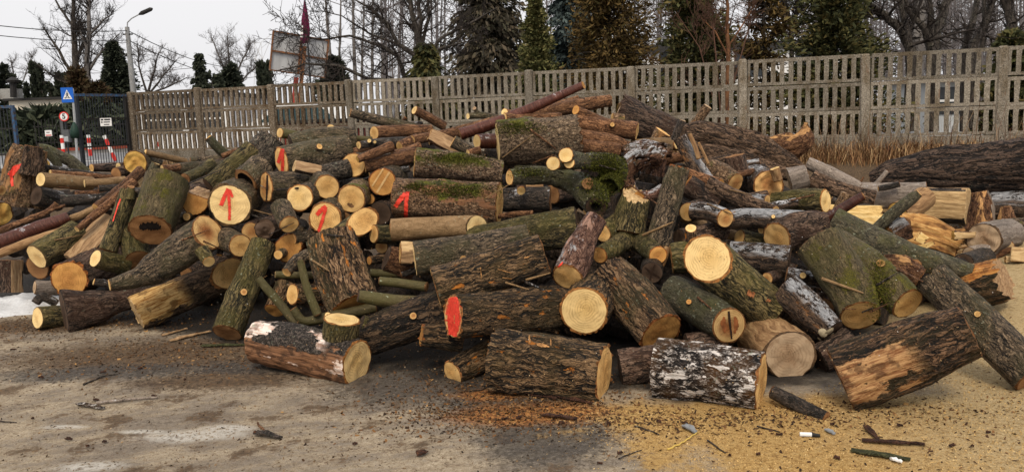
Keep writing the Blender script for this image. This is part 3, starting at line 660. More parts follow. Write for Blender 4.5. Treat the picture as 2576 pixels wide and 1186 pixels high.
LL('round tan end with a dark spot, right of the cluster of four', [(884, 500, 72), (908, 450, 72)], .85, 'mossy', 'tan', Y=6.3)
red_round = LL('round tan end with a red painted arrow under the cluster', [(818, 548, 82), (840, 515, 82)], .9, 'oak', 'tan', Y=6.15)
LL('large round tan end beside the mossy red-marked logs', [(889, 415, 64), (940, 392, 62)], .8, 'oak', 'tan', Y=6.85)
BR('stick with small yellow end in front of the large round tan end', [(901, 401, 18), (985, 368, 28)], .35, 'brown', 'yellow', Y=6.75)
LL('barky brown pole left of the stacked mossy logs', [(918, 418, 34), (980, 405, 38), (1048, 388, 40)], .12, 'brown', 'tan', Y=6.85)
LL('round brown end crossed by pale saw bands', [(962, 458, 71), (1000, 430, 71)], .88, 'oak', 'orange', Y=6.55)
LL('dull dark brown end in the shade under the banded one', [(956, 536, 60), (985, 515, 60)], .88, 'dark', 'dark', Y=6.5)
LL('rough-barked short log with round tan end below the arrow cluster', [(728, 564, 50), (706, 518, 52)], .7, 'oak', 'tan', Y=6.0, b=.2, extend=False)
LL('irregular orange-brown end with a ragged bark edge', [(727, 624, 72), (770, 585, 72)], .85, 'orange', 'orange', Y=6.1, lump=.16, jag=(.14, .05), cut=[(115, .8, 'orange')])
LL('tilted oval cut on a mossy log right of the red arrow end', [(912, 558, 62), (850, 602, 60)], -.3, 'green', 'tan', Y=5.95, b=.55)
LL('narrow oval pale end below the tilted oval cut', [(941, 588, 46), (1000, 590, 46)], .5, 'green', 'tan', Y=5.95)
LL('dark log wedged under the red arrow round end', [(775, 590, 44), (830, 612, 46)], .2, 'oak', 'dark', Y=6.2)
slab = LL('thick standing block of rough bark leaning in the middle left', [(893, 768, 128), (862, 690, 132), (832, 598, 118)], .38, 'orange', 'orange', Y=5.3, amp=.10, lump=.12)
LL('small shaggy log with ringed end beside the standing block', [(721, 684, 27), (775, 642, 36)], .5, 'oak', 'tan', Y=5.5, jag=(.14, .1))
LL('oval orange-rimmed cut deep behind the olive poles', [(736, 740, 54), (810, 742, 54)], .55, 'orange', 'tan', Y=5.55, jag=(.16, .05))
BR('olive pole with a pale split tip standing in the gap', [(757, 656, 20), (772, 720, 22), (800, 790, 24)], -.05, 'smooth', None, Y=5.2, b=.3, cut=[(100, .75, 'pale')])
BR('dark olive pole slanting across the leaning log foot', [(650, 700, 20), (700, 758, 22), (746, 815, 23)], -.2, 'smooth', 'dark', Y=5.35)
BR('crooked olive branch with a sawn knot lying behind the pale disc', [(738, 776, 20), (764, 806, 22), (812, 800, 28), (870, 788, 28), (945, 772, 26)], .0, 'smooth', 'brown', Y=5.15, arms=[([(825, 793, 17, -.09), (828, 800, 18, .02)], 'fresh', .7)])
BR('level olive stick behind the small shaggy log', [(694, 690, 18), (795, 691, 20)], .0, 'smooth', 'pale', Y=5.7)
BR('thick olive branch lying level right of the standing block', [(902, 744, 30), (980, 756, 34), (1070, 762, 34)], .1, 'smooth', 'dark', Y=5.0, f1='dark')
BR('olive pole in the dark hollow, upper one', [(930, 686, 22), (1010, 688, 22)], .1, 'smooth', 'dark', Y=5.6)
BR('olive pole with a sawn brown end in the dark hollow', [(1073, 721, 25), (1010, 712, 24), (955, 706, 22)], .12, 'smooth', 'brown', Y=5.2, b=.25)
front_bare = LL('front log with black bark peeling to bare orange and white wood', [(898, 912, 118), (770, 880, 116), (650, 858, 104)], .58, 'burnt', 'fresh', ground=True, ov=.03, lump=.12)
disc_log = LL('short round block with a bright flat top resting on the front log', [(860, 803, 94), (855, 848, 92)], .33, 'green', 'fresh', Y=4.75, extend=False, b=.0)
LL('long dark furrowed log lying low behind the pale disc', [(1125, 775, 104), (1020, 812, 104), (900, 858, 92)], .12, 'furrow_dark', 'dark', ground=False, Y=5.0, b=0)
LL('short thick log end joined to the dark log behind the disc', [(905, 820, 60), (945, 835, 62)], .2, 'green', 'dark', Y=4.95)
LL('small front log with an orange-rimmed oval end', [(1140, 938, 66), (1190, 910, 72), (1245, 882, 72)], .55, 'furrow', 'tan', ground=True, jag=(.14, .05))
LL('dark jagged log end with an orange splinter under the red-painted face', [(1062, 842, 56), (1160, 850, 70)], .15, 'furrow', 'orange', Y=4.75, jag=(.3, .05))
red_face = LL('thick furrowed log whose oval end is sprayed solid red', [(1140, 796, 112), (1260, 785, 112), (1412, 772, 108)], .42, 'furrow', 'stained', Y=4.62, jag=(.12, .05))
LL('long diagonal furrowed log with chainsaw nicks', [(1098, 724, 108), (1230, 685, 108), (1368, 640, 104)], .02, 'furrow', 'tan', Y=4.95)
LL('olive oak log with a thin white-edged left end', [(1045, 652, 90), (1190, 632, 88), (1330, 604, 84)], .06, 'oak', 'pale', Y=5.3)
LL('dark log with a reddish bare patch running up to the right', [(1454, 570, 98), (1330, 590, 92), (1180, 612, 76)], .1, 'green', 'dark', Y=5.65)
LL('bare-sided square cut chunk left of the white-edged log', [(1008, 634, 62), (1046, 636, 62)], .1, 'dark', 'tan', Y=5.5, name='split_log', cat='split log', cut=[(30, .6, 'split'), (100, .75, 'splitbrown')])
LL('shaggy reddish bark lump left of the square cut chunk', [(972, 650, 64), (1040, 672, 70)], .2, 'rot', 'dark', Y=5.65, amp=.16)
LL('smooth grey-brown log with a slanting wedge cut at its right end', [(1200, 571, 58), (1100, 572, 56), (985, 578, 55)], .08, 'pole', 'pale', Y=5.75, b=.5, f1='tan')
moss_red = LL('mossy flaking log with a red arrow sprayed on its bark', [(1256, 512, 108), (1130, 505, 106), (996, 496, 98)], .2, 'flaky_band', 'tan', Y=6.05, f1='brown')
LL('mossy pale log lying directly on the red-arrow mossy log', [(1044, 408, 76), (1150, 418, 72), (1262, 434, 62)], .05, 'mossy', 'tan', Y=6.4)
top_moss = LL('fat flaky log with bright moss on the crest centre', [(1253, 360, 112), (1350, 352, 114), (1456, 342, 108)], .1, 'flaky_top', 'pale', Y=6.9, jag=(.03, .14))
# ---- more small wood filling the left half
for lab, p, q_, bk, f, Y in (
    ('thin tan pole below the left crest stub by the fence', [(612, 372, 12), (560, 392, 14)], .1, 'brown', 'tan', 8.5), ('small bright end between the yellow crest end and the split stick', [(408, 424, 18), (450, 420, 20)], .5, 'brown', 'fresh', 7.9),
    ('short dark stick lying over the left pole bundle', [(330, 470, 16), (250, 474, 16)], .1, 'black', 'tan', 7.7), ('grey-brown pole crossing above the black burnt-looking branch', [(300, 478, 15), (190, 488, 17)], .1, 'brown', 'tan', 7.8),
    ('slim pole under the glossy red-brown branch', [(150, 590, 14), (40, 622, 16)], .1, 'oak', 'tan', 6.95), ('dark branch in the gap left of the hollow-ended log', [(318, 600, 20), (340, 530, 24)], .2, 'black', 'brown', 6.8),
    ('small round end in the gap above the forked trunk', [(432, 560, 26), (470, 540, 26)], .8, 'oak', 'brown', 6.6), ('small tan end under the small dull brown end', [(470, 545, 20), (500, 535, 20)], .8, 'oak', 'tan', 6.7),
    ('dark stick standing behind the stubby mossy log', [(552, 640, 16), (560, 600, 18)], .2, 'black', 'tan', 6.2), ('small brown end right of the round pale end by the leaning log', [(640, 628, 24), (660, 615, 24)], .8, 'dark', 'stained', 6.3),
    ('pale small end under the shaggy small log', [(700, 640, 24), (730, 630, 24)], .8, 'oak', 'tan', 6.0), ('dark round end under the tan end with a dark spot', [(868, 548, 30), (890, 540, 30)], .85, 'dark', 'brown', 6.3),
    ('brown stick lying over the split square-ended piece', [(700, 392, 14), (770, 398, 14)], .1, 'brown', 'tan', 6.9), ('small tan end just right of the pale cracked end', [(792, 505, 22), (820, 500, 22)], .8, 'oak', 'tan', 6.5),
    ('thin dark branch crossing below the barky brown pole', [(930, 440, 14), (1030, 424, 16)], .1, 'black', 'fresh', 6.8), ('small orange end between banded and dull brown ends', [(930, 500, 28), (955, 490, 28)], .8, 'dark', 'orange', 6.6),
    ('brown limb poking out left of the standing block', [(740, 600, 26), (800, 590, 28)], .4, 'oak', 'stained', 6.1), ('dark pole low behind the forked trunk tip', [(330, 738, 22), (430, 700, 26)], .2, 'black', 'dark', 6.4),
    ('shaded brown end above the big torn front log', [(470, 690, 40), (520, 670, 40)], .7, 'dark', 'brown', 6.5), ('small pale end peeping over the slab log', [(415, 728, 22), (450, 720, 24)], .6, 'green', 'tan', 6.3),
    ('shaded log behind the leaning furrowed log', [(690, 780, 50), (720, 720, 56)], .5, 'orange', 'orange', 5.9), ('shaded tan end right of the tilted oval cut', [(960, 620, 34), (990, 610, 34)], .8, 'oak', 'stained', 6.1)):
    BR(lab, p, q_, bk, f, Y=Y)
# ---- crest
BR('long red-brown pole sticking out over the crest to the upper right', [(1158, 338, 30), (1280, 296, 28), (1467, 214, 20)], .15, 'cherry', 'brown', Y=7.3, f1='orange', b1=.3)
LL('brown log under the red-brown pole with its end near the fence', [(1300, 302, 36), (1420, 272, 36), (1537, 252, 30)], .1, 'brown', 'tan', Y=7.7, f1='tan')
BR('thin brown log just above the one near the fence', [(1330, 284, 24), (1456, 252, 24)], .1, 'brown', 'tan', Y=7.95, f1='pale')
BR('short pole with an orange cut pointing at the mossy crest log', [(1449, 277, 24), (1500, 300, 26), (1560, 322, 22)], .15, 'brown', 'orange', Y=7.2, b=.4)
LL('thick brown log reaching right from behind the mossy crest log', [(1450, 308, 44), (1602, 330, 46)], .02, 'brown', 'tan', Y=7.2, f1='tan', b1=.15)
LL('brown tapering log below the thick one right of the crest', [(1455, 345, 40), (1530, 358, 44), (1590, 372, 26)], .02, 'brown', 'tan', Y=7.05)
LL('second brown log squeezed under the tapering one', [(1465, 368, 36), (1560, 378, 34)], .02, 'brown', 'tan', Y=6.95)
BR('smooth grey-tan pole with a pale slanting cut beside the black stick', [(1702, 361, 30), (1650, 361, 30), (1590, 364, 26)], .3, 'pole', 'fresh', Y=7.0, b=.2)
BR('short black stick standing on the smooth grey-tan pole', [(1697, 352, 20), (1716, 303, 19)], -.1, 'black', None, Y=7.0, f1='grey')
LL('short log with an orange ringed end below the smooth pole', [(1725, 392, 26), (1650, 408, 28)], .3, 'brown', 'orange', Y=6.75, b=.3)
LL('rough trunk with a pale broken left edge leaning against the fence', [(1556, 280, 92), (1640, 320, 88), (1790, 372, 50)], .02, 'dark', 'grey', Y=8.6, lump=.1, jag=(.2, .1))
LL('twisted fibrous trunk sprawling over the right crest', [(1690, 342, 46), (1780, 350, 84), (1880, 372, 92), (1960, 408, 62), (2010, 432, 40)], .0, 'fibre', None, Y=8.0, amp=.18, lump=.18)
LL('second twisted fibrous limb under the sprawling one', [(1740, 380, 50), (1850, 405, 60), (1985, 440, 30)], .0, 'fibre', None, Y=7.8, amp=.18, lump=.18)
LL('rotten stump fragment with an upturned spike near the fence', [(1905, 372, 46), (1970, 372, 66), (2018, 355, 50), (2027, 308, 8)], .0, 'rot', None, Y=8.8, amp=.2, lump=.25, name='stump', cat='stump', f1='none')
LL('mottled stub leaning out towards the fence on the right crest', [(1744, 318, 24), (1780, 268, 24)], -.1, 'flaky', None, Y=8.6, f1='grey')
LL('pale mottled stump piece behind the white-frosted bark', [(1640, 372, 30), (1668, 332, 44)], -.1, 'flaky', None, Y=7.6, f1='tan')
LL('square tan offcut beside the rough trunk against the fence', [(1540, 300, 34), (1568, 304, 34)], .2, 'flaky', 'tan', Y=7.9)
BR('long oak pole with a broken left end in front of the fence', [(882, 283, 22), (960, 303, 26), (1062, 326, 24)], .08, 'oak', 'tan', Y=8.0)
BR('pinkish pole pointing up left with a round cut end', [(1043, 277, 22), (1118, 318, 24)], .3, 'brown', 'fresh', Y=8.1, b=.2)
LL('brown log with an oblique cut lying level on the left crest', [(942, 334, 34), (1010, 330, 32), (1085, 328, 30)], .2, 'brown', 'tan', Y=7.7, b=.35)
LL('brown log reaching up right to the red-brown pole', [(1078, 350, 32), (1160, 330, 30), (1258, 302, 26)], .1, 'brown', 'tan', Y=7.5)
BR('dark knotty pole with pale knots above the large round end', [(903, 365, 20), (960, 358, 22), (1040, 354, 22)], .15, 'black', 'fresh', Y=7.2, b=.3, arms=[([(929, 354, 10, -.05), (931, 358, 12, .02)], 'fresh', .8), ([(943, 357, 8, -.05), (945, 360, 10, .02)], 'fresh', .8)])
BR('short brown stub with a wedge cut above the pinkish stick', [(1038, 352, 24), (1100, 340, 26)], .35, 'brown', 'tan', Y=7.25, b=.2)
BR('pinkish stick with a small round end above the mossy pale log', [(988, 388, 22), (1055, 368, 24)], .35, 'brown', 'stained', Y=6.95, b=.1)
LL('brown log with a half-seen tan end above the pinkish stick', [(1006, 369, 30), (1050, 352, 32)], .5, 'brown', 'tan', Y=7.2)
LL('dark brown limb behind the large round tan end', [(885, 388, 30), (1000, 364, 28)], .1, 'brown', 'brown', Y=7.3)
LL('split slab with raised grain above the mossy pale log', [(1082, 338, 34), (1130, 362, 40), (1172, 384, 30)], .02, 'brown', 'tan', Y=7.0, name='split_log', cat='split log', cut=[(60, .3, 'splitbrown')])
LL('olive-brown limb to the right of the raised-grain slab', [(1140, 356, 32), (1215, 398, 26)], .02, 'oak', 'tan', Y=6.85)
LL('dark log with pale round end left of the mossy crest log', [(1200, 356, 36), (1262, 354, 38)], .35, 'cherry', 'fresh', Y=7.0, b=.2)
BR('tiny pale cut end peeping from below the pale round one', [(1178, 385, 18), (1205, 378, 20)], .5, 'brown', 'fresh', Y=6.75)
BR('small twiggy piece with two cut ends against the fence', [(1178, 292, 16), (1210, 290, 18), (1252, 296, 16)], .1, 'oak', 'pale', Y=8.2, b=.3, arms=[([(1194, 273, 10, .0), (1204, 288, 12, .02)], 'grey', .4)])
LL('pale double-cut end on top of the mossy crest log', [(1269, 298, 28), (1340, 300, 30), (1410, 300, 32)], .2, 'brown', 'fresh', Y=7.35, b=.25, arms=[([(1270, 283, 20, .06), (1320, 290, 22, .2)], 'fresh', .3)])
BR('thin orange-tipped twig bending before the fence', [(1020, 296, 10), (1012, 308, 7), (1020, 322, 8)], -.1, 'brown', 'orange', Y=8.3)
LL('whitish birch-like lump behind the left crest logs', [(1010, 318, 26), (1062, 318, 26)], .1, 'birchy', 'tan', Y=8.2)
# ---- centre right
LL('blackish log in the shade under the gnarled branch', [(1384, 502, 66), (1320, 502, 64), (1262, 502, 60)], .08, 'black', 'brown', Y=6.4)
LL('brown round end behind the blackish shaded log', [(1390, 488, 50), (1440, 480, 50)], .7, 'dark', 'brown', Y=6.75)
BR('short dark stub with a glowing small cut end', [(1311, 479, 22), (1311, 450, 24)], .5, 'dark', 'fresh', Y=6.15, b=.5)
LL('small pale bark-free strip between the shaded logs', [(1318, 473, 20), (1365, 470, 20)], .05, 'bare', 'tan', Y=6.6, name='stick', cat='stick', group='sticks in the heap')
gnarl = LL('gnarled mossy branch with three pale cuts and a black lichen arm', [(1500, 520, 58, -.10), (1490, 497, 76, -.02), (1462, 470, 66, .08), (1420, 450, 52, .12), (1380, 442, 44, .08), (1335, 442, 42, .02), (1282, 446, 40, -.06)], .0, 'lichen', 'dark', Y=5.85, name='branch', cat='branch', f1='tan', lump=.22, amp=.10, b=.2, hollow=.45, jag=(.2, .03),
           arms=[([(1432, 409, 30, -.14), (1450, 408, 36, -.05), (1500, 406, 46, .05), (1545, 418, 54, .12), (1540, 452, 60, .16), (1500, 480, 60, .12)], 'fresh', .35),
                 ([(1424, 390, 38, -.16), (1440, 396, 34, -.06), (1480, 404, 32, .06)], 'fresh', .5),
                 ([(1392, 411, 36, -.16), (1410, 412, 30, -.08), (1450, 412, 28, .02)], 'fresh', .5),
                 ([(1478, 462, 30, -.12), (1470, 470, 44, .05)], 'brown', .2), ([(1530, 470, 50, .0), (1540, 440, 66, .12), (1535, 410, 50, .15)], None, 0)])
moss_clump = gnarl
frost_rot = LL('rotten twisted piece covered in white frost right of the moss', [(1588, 486, 38), (1572, 452, 46), (1592, 412, 54), (1640, 390, 50), (1668, 400, 40)], .0, 'rotfrost', 'stained', Y=6.15, amp=.2, lump=.2, b=.5)
LL('frosted rotten crust under the smooth pole on the crest', [(1570, 384, 34), (1620, 372, 40), (1690, 380, 30)], .02, 'rotfrost', None, Y=6.7, amp=.2, lump=.2)
LL('mossy torn wood chunk beside the twisted frosted piece', [(1640, 440, 60), (1650, 396, 56)], .0, 'rotfrost', None, Y=6.3, amp=.2, f1='stained', lump=.2)
BR('curved frosted stub with an orange cut in the centre', [(1608, 493, 27), (1640, 490, 27), (1668, 472, 24)], .1, 'frostred', 'orange', Y=5.75, b=.5)
yfork = LL('Y-shaped fork of green bark with two orange cut arms', [(1600, 492, 70), (1588, 540, 80), (1580, 585, 86)], -.1, 'green', 'split', Y=5.75, jag=(.35, .05), b=.35,
           arms=[([(1509, 641, 42, -.42), (1545, 622, 48, -.25), (1588, 596, 60, .03)], 'orange', .0), ([(1655, 641, 46, -.42), (1628, 622, 52, -.25), (1590, 590, 60, .03)], 'orange', .35), ([(1516, 586, 46, -.12), (1560, 560, 60, .1)], 'tan', .0)])
moss_stick = LL('long straight lichen-grey log leaning on the fork', [(1655, 615, 64), (1682, 510, 58), (1708, 422, 52)], .1, 'oak', 'brown', Y=5.55, amp=.02, f1='orange', jag=(.05, .2))
BR('thin torn splinter hanging under the leaning lichen-grey log', [(1680, 622, 20), (1664, 672, 12)], -.1, 'bare', 'pale', Y=5.4, name='stick', cat='stick', group='sticks in the heap')
pinkish = LL('frosted pink-barked log with a pale end and faint red mark', [(1427, 696, 78), (1450, 640, 80), (1478, 585, 62), (1500, 550, 56)], .4, 'frostred', 'tan', Y=5.0, b=.35, lump=.14)
big_pale = LL('large round pale end right of the red-sprayed log', [(1470, 780, 124), (1500, 745, 120)], .93, 'furrow', 'fresh', Y=4.72, lump=.05)
big_orange = LL('big rough log with a tilted orange-brown sawn face', [(1663, 838, 122), (1600, 765, 124), (1530, 690, 112)], .5, 'orange', 'orange', Y=4.75, jag=(.1, .05), b=.1)
LL('dark weathered round end with a cross-shaped crack', [(1640, 685, 56), (1640, 660, 56)], .9, 'black', 'dark', Y=5.25)
LL('dark green log with a slanted left edge behind the biggest pale end', [(1690, 650, 78), (1770, 640, 78)], .05, 'green', 'tan', Y=5.35, b=-.0)
huge_pale = LL('biggest pale oval cut on a dark green furrowed log', [(1779, 650, 116), (1850, 712, 116), (1940, 780, 108)], .35, 'green', 'fresh', Y=4.85, b=.55, lump=.05, amp=.05, arms=[([(1893, 741, 22, .1), (1888, 738, 26, .3)], 'orange', .8)])
heart_log = LL('lichen-spotted log with a heart-shaped split end', [(1834, 818, 92), (1765, 775, 92), (1690, 735, 92)], .6, 'lichen', 'heart', Y=4.65, b=.35, lump=.05)
LL('front log with thick bark and chainsaw nicks on top', [(1519, 938, 148), (1390, 922, 156), (1247, 910, 160)], .27, 'furrow', 'tan', ground=True, jag=(.10, .06), amp=.085)
LL('front log with white flaking bark', [(1914, 960, 152), (1780, 938, 150), (1652, 925, 150)], .17, 'birchy', 'tan', ground=True, jag=(.06, .03))
LL('large smooth debarked end beside the white flaking log', [(1988, 892, 132), (1925, 878, 132)], .8, 'bare', 'grey', ground=True, lump=.14, b=.1)
BR('small black charred stick on the sawdust by the white flaking log', [(2077, 1050, 36), (2010, 1018, 36), (1944, 985, 34)], .3, 'black', 'brown', ground=True)
LL('barky log with frosted top and pale fungus at its lower end', [(2094, 832, 70), (2030, 775, 88), (1975, 728, 92)], .25, 'frost', 'dark', Y=4.6, b=.0, ov=.05)
huge_right = LL('huge front log with deeply ridged bark and a bare patch', [(2115, 950, 168), (2270, 895, 168), (2438, 834, 138)], .03, 'furrow_bare', 'brown', ground=True, amp=.075, f1='brown')
LL('long dark leaning log running out of view at lower right', [(2345, 698, 92), (2440, 790, 98), (2600, 945, 108)], -.25, 'oak', None, Y=4.85, jag=(.1, .03), f1='brown', b=.0)
moss_fork = LL('giant forked trunk with a mossy stripe and a wide brown cut', [(2163, 792, 98), (2146, 742, 108), (2118, 690, 118), (2062, 610, 120)], .35, 'fork', 'tan', Y=4.65, b=.3, lump=.08,
               arms=[([(2283, 763, 88, .0), (2232, 718, 94, .08), (2165, 665, 100, .25), (2100, 622, 92, .4)], 'tan', .1)])
LL('dark frosted log lying level behind the biggest pale oval', [(1985, 658, 80), (1915, 650, 78), (1835, 640, 72)], .05, 'frost', 'dark', Y=5.45)
LL('log with a pale oval end below the two gnarled arms', [(1860, 598, 44), (1915, 606, 46)], .6, 'green', 'tan', Y=5.75)
LL('gnarled dark log with a broad pale oval cut', [(1954, 598, 80), (2005, 575, 84), (2075, 570, 76)], .3, 'dark', 'tan', Y=5.55, b=.4, amp=.1, lump=.14)
LL('frosted smooth limb running left from the gnarled dark log', [(1800, 556, 46), (1880, 548, 50), (1960, 552, 52), (2030, 556, 52)], .0, 'frost', 'tan', Y=5.75, amp=.02)
LL('frosted log end with pale torn rim left of the smooth limb', [(1824, 548, 48), (1780, 532, 46), (1742, 532, 44)], .4, 'frost', 'stained', Y=5.6, b=.4)
LL('flat beige round end right of the leaning lichen-grey log', [(1732, 533, 49), (1780, 520, 49)], .92, 'dark', 'tan', Y=5.85)
BR('upright orange stub with a slanting pale cut by the beige end', [(1738, 574, 28), (1736, 612, 34)], .3, 'orange', 'fresh', Y=5.35, b=.35)
LL('round dark log behind the upright orange stub', [(1710, 600, 50), (1760, 590, 50)], .7, 'dark', 'dark', Y=5.6)
BR('grey-brown pole in the gap under the beige round end', [(1715, 545, 26), (1790, 575, 28), (1850, 592, 26)], .0, 'pole', 'dark', Y=5.95)
LL('dark log with a torn orange left end above the beige round end', [(1726, 462, 54), (1800, 515, 56)], .1, 'dark', 'orange', Y=6.2)
LL('pale-barked log with a greenish round end', [(1849, 461, 56), (1815, 442, 62), (1785, 428, 60)], .5, 'flaky', 'stained', Y=6.5, b=.1)
BR('branch with small orange end over the pale-barked log', [(1812, 462, 26), (1770, 450, 28), (1725, 432, 24)], .1, 'brown', 'orange', Y=6.2, b=.35)
BR('long ribbed limb sloping to a small tan end at centre right', [(1950, 531, 28), (1870, 505, 40), (1780, 462, 40)], .15, 'fibre', 'tan', Y=5.95, b=.35)
BR('short frosted log with a tan end above the ribbed limb', [(1929, 505, 32), (1868, 498, 30)], .35, 'frost', 'tan', Y=6.2, b=.1)
LL('olive log with a tall pale oval end at right', [(2076, 505, 60), (2015, 505, 58), (1948, 512, 54)], .42, 'green', 'fresh', Y=6.3)
LL('brown radially cracked end with bright torn rim', [(1933, 465, 76), (1900, 430, 76)], .85, 'frost', 'stained', Y=6.6, wob=.02)
LL('torn bright wood lump on top of the radially cracked end', [(1950, 424, 26), (1958, 452, 22)], .2, 'bare', 'fresh', Y=6.5, name='split_log', cat='split log', lump=.3)
LL('dark rounded slab standing behind the pale-barked log', [(1848, 392, 50), (1858, 440, 56)], .1, 'dark', 'brown', Y=6.9)
LL('grey knobbly stump left of the weathered root limb', [(1985, 452, 70), (2030, 440, 60)], .1, 'grey', 'grey', Y=7.1, lump=.25, name='stump', cat='stump')
LL('smooth grey weathered root limb pointing right', [(2030, 408, 30), (2090, 438, 36), (2160, 474, 34)], .0, 'grey', None, Y=7.5)
LL('dark ribbed trunk below the weathered root limb', [(2040, 448, 46), (2110, 480, 46), (2200, 500, 40)], .0, 'fibre', 'dark', Y=7.35)
BR('black frosted slab leaning down from the smooth pole', [(1710, 345, 34), (1740, 400, 38), (1790, 465, 34)], -.05, 'frost', None, Y=6.5)
BR('pale splintered stick standing beside the black frosted slab', [(1735, 337, 10), (1758, 398, 14)], -.05, 'bare', 'pale', Y=6.4, name='stick', cat='stick', group='sticks in the heap')
BR('thin grey splinter right of the pale splintered stick', [(1758, 360, 7), (1782, 412, 8)], -.05, 'bare', 'tan', Y=6.45, name='stick', cat='stick', group='sticks in the heap')
# ---- right side
BR('reddish dark stick lying across the yellow split block', [(2072, 553, 22), (2120, 524, 26), (2172, 492, 22)], -.05, 'cherry', 'dark', Y=6.0, f1='tan')
BR('mottled stub behind the reddish dark stick', [(2108, 528, 26), (2130, 488, 30)], .0, 'flaky', 'dark', Y=6.2, f1='grey')
LL('bright yellow freshly split block behind the sticks', [(2086, 536, 66), (2218, 540, 68)], .02, 'dark', 'yellow', Y=6.6, name='split_log', cat='split log', cut=[(70, .12, 'splitbright'), (5, .62, 'splitbright')], jag=(.2, .25))
BR('grey lichen branch crossing the orange split chunk', [(2196, 582, 26), (2255, 530, 30), (2290, 502, 30), (2312, 486, 20)], -.05, 'lichen', 'dark', Y=6.2, f1='tan')
LL('yellow rounded wood fan behind the grey lichen branch', [(2258, 536, 58), (2285, 520, 58)], .75, 'bare', 'yellow', Y=7.4)
LL('massive orange split chunk with hairy dark bark', [(2258, 572, 92), (2330, 590, 116), (2408, 622, 84)], .15, 'fibre', 'yellow', Y=7.0, amp=.14, lump=.25, cut=[(70, .42, 'splitorange'), (20, .72, 'splitorange')], name='split_log', cat='split log', jag=(.12, .1))
LL('rotten knot with bright torn wood below the grey lichen branch', [(2240, 590, 52), (2278, 572, 60)], .3, 'rotfrost', 'yellow', Y=6.2, amp=.2, lump=.25, wob=.04)
LL('squared beam with grey top and sawn light side', [(2434, 512, 106), (2330, 508, 98), (2215, 500, 80)], .12, 'black', 'split', Y=8.7, name='beam', cat='beam', cut=[(98, .80, 'split'), (0, .72, 'splitbrown')], lump=.03, amp=.04)
LL('grey weathered half trunk behind the yellow split block', [(2075, 484, 54), (2200, 492, 66), (2330, 486, 60)], .0, 'grey', 'grey', Y=8.9)
LL('enormous dark furrowed trunk lying by the fence at right', [(2188, 450, 34), (2260, 440, 82), (2400, 430, 122), (2640, 420, 150)], .0, 'trunkdark', 'grey', Y=9.8, amp=.11, k=9)
LL('lower dark frosted trunk under the enormous one', [(2420, 520, 60), (2640, 512, 80)], .0, 'frost', None, Y=9.2, amp=.08)
LL('weathered grey-brown stump standing right of the beam', [(2474, 580, 78), (2478, 530, 70), (2470, 482, 44)], .0, 'rot', None, Y=8.6, name='stump', cat='stump', lump=.22, cut=[(85, .6, 'splitgreydark')])
LL('grey cracked round stump end at far right', [(2474, 602, 88), (2550, 590, 84)], .8, 'grey', 'grey', Y=7.6, lump=.16, wob=.02)
LL('small grey ringed end below the cracked round one', [(2440, 640, 40), (2480, 632, 40)], .75, 'grey', 'grey', Y=7.0)
LL('smooth dark half-buried end in the bark litter', [(2424, 662, 52), (2470, 650, 50)], .8, 'black', 'dark', Y=6.6, lump=.12)
LL('light split block at the right edge above the sawdust', [(2545, 636, 44), (2600, 640, 48)], .05, 'bare', 'split', Y=7.2, name='split_log', cat='split log', cut=[(80, .4, 'split'), (0, .7, 'split')])
LL('mossy log at the far right edge among dry grass', [(2500, 580, 56), (2620, 575, 62)], .1, 'mossy', 'grey', Y=8.0)
LL('spiky broken stump at the far right edge', [(2532, 560, 44), (2530, 520, 24)], .0, 'rot', None, Y=8.3, name='stump', cat='stump', lump=.2)
LL('long dark lichen log running behind the giant forked trunk', [(2090, 562, 84), (2200, 610, 78), (2310, 650, 62), (2446, 684, 40)], -.02, 'lichen', 'dark', Y=5.85, arms=[([(2268, 622, 16, -.1), (2262, 628, 20, .06)], 'orange', .8)])
LL('hollow reddish rotten piece between the two big right logs', [(2212, 672, 50), (2260, 672, 66), (2312, 700, 56)], .0, 'rot', 'dark', Y=5.45, amp=.18, lump=.2, arms=[([(2300, 668, 34, -.1), (2280, 672, 40, .1)], 'brown', .6)])
LL('dark log with a torn orange top at the right by the sawdust', [(2524, 704, 112), (2450, 720, 112), (2380, 738, 96)], .3, 'furrow_top', 'splitbrown', Y=5.6, f1='none', jag=(.3, .03))
LL('small round stub end left of the wide brown cut', [(2054, 746, 22), (2100, 742, 26)], .6, 'dark', 'tan', Y=4.95)
LL('brown oval end below the small stub by the wide cut', [(2080, 775, 52), (2120, 760, 52)], .7, 'dark', 'brown', Y=4.9)
LL('black frosted log with a tiny pale cut above the barky frosted one', [(2080, 702, 40), (2030, 700, 40), (1980, 690, 38)], .0, 'frost', 'dark', Y=5.1, arms=[([(2020, 692, 16, -.12), (2030, 694, 18, .05)], 'fresh', .6)])
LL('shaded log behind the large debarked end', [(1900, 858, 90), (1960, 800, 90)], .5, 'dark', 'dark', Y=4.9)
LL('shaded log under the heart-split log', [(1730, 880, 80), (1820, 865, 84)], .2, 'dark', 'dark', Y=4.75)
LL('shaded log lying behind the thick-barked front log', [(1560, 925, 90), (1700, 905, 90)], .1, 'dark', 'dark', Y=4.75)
LL('dark log in the gap left of the ridged front log', [(2060, 905, 76), (2140, 860, 80)], .4, 'dark', 'dark', Y=4.6)
LL('broken brown splinter of wood standing left of the large pale end', [(1392, 835, 26), (1404, 790, 34)], .0, 'orange', None, Y=4.85, name='stick', cat='stick', group='sticks in the heap')
LL('dark log between the pink-barked and the rough orange-faced logs', [(1520, 720, 70), (1570, 690, 74)], .4, 'orange', 'dark', Y=5.1)
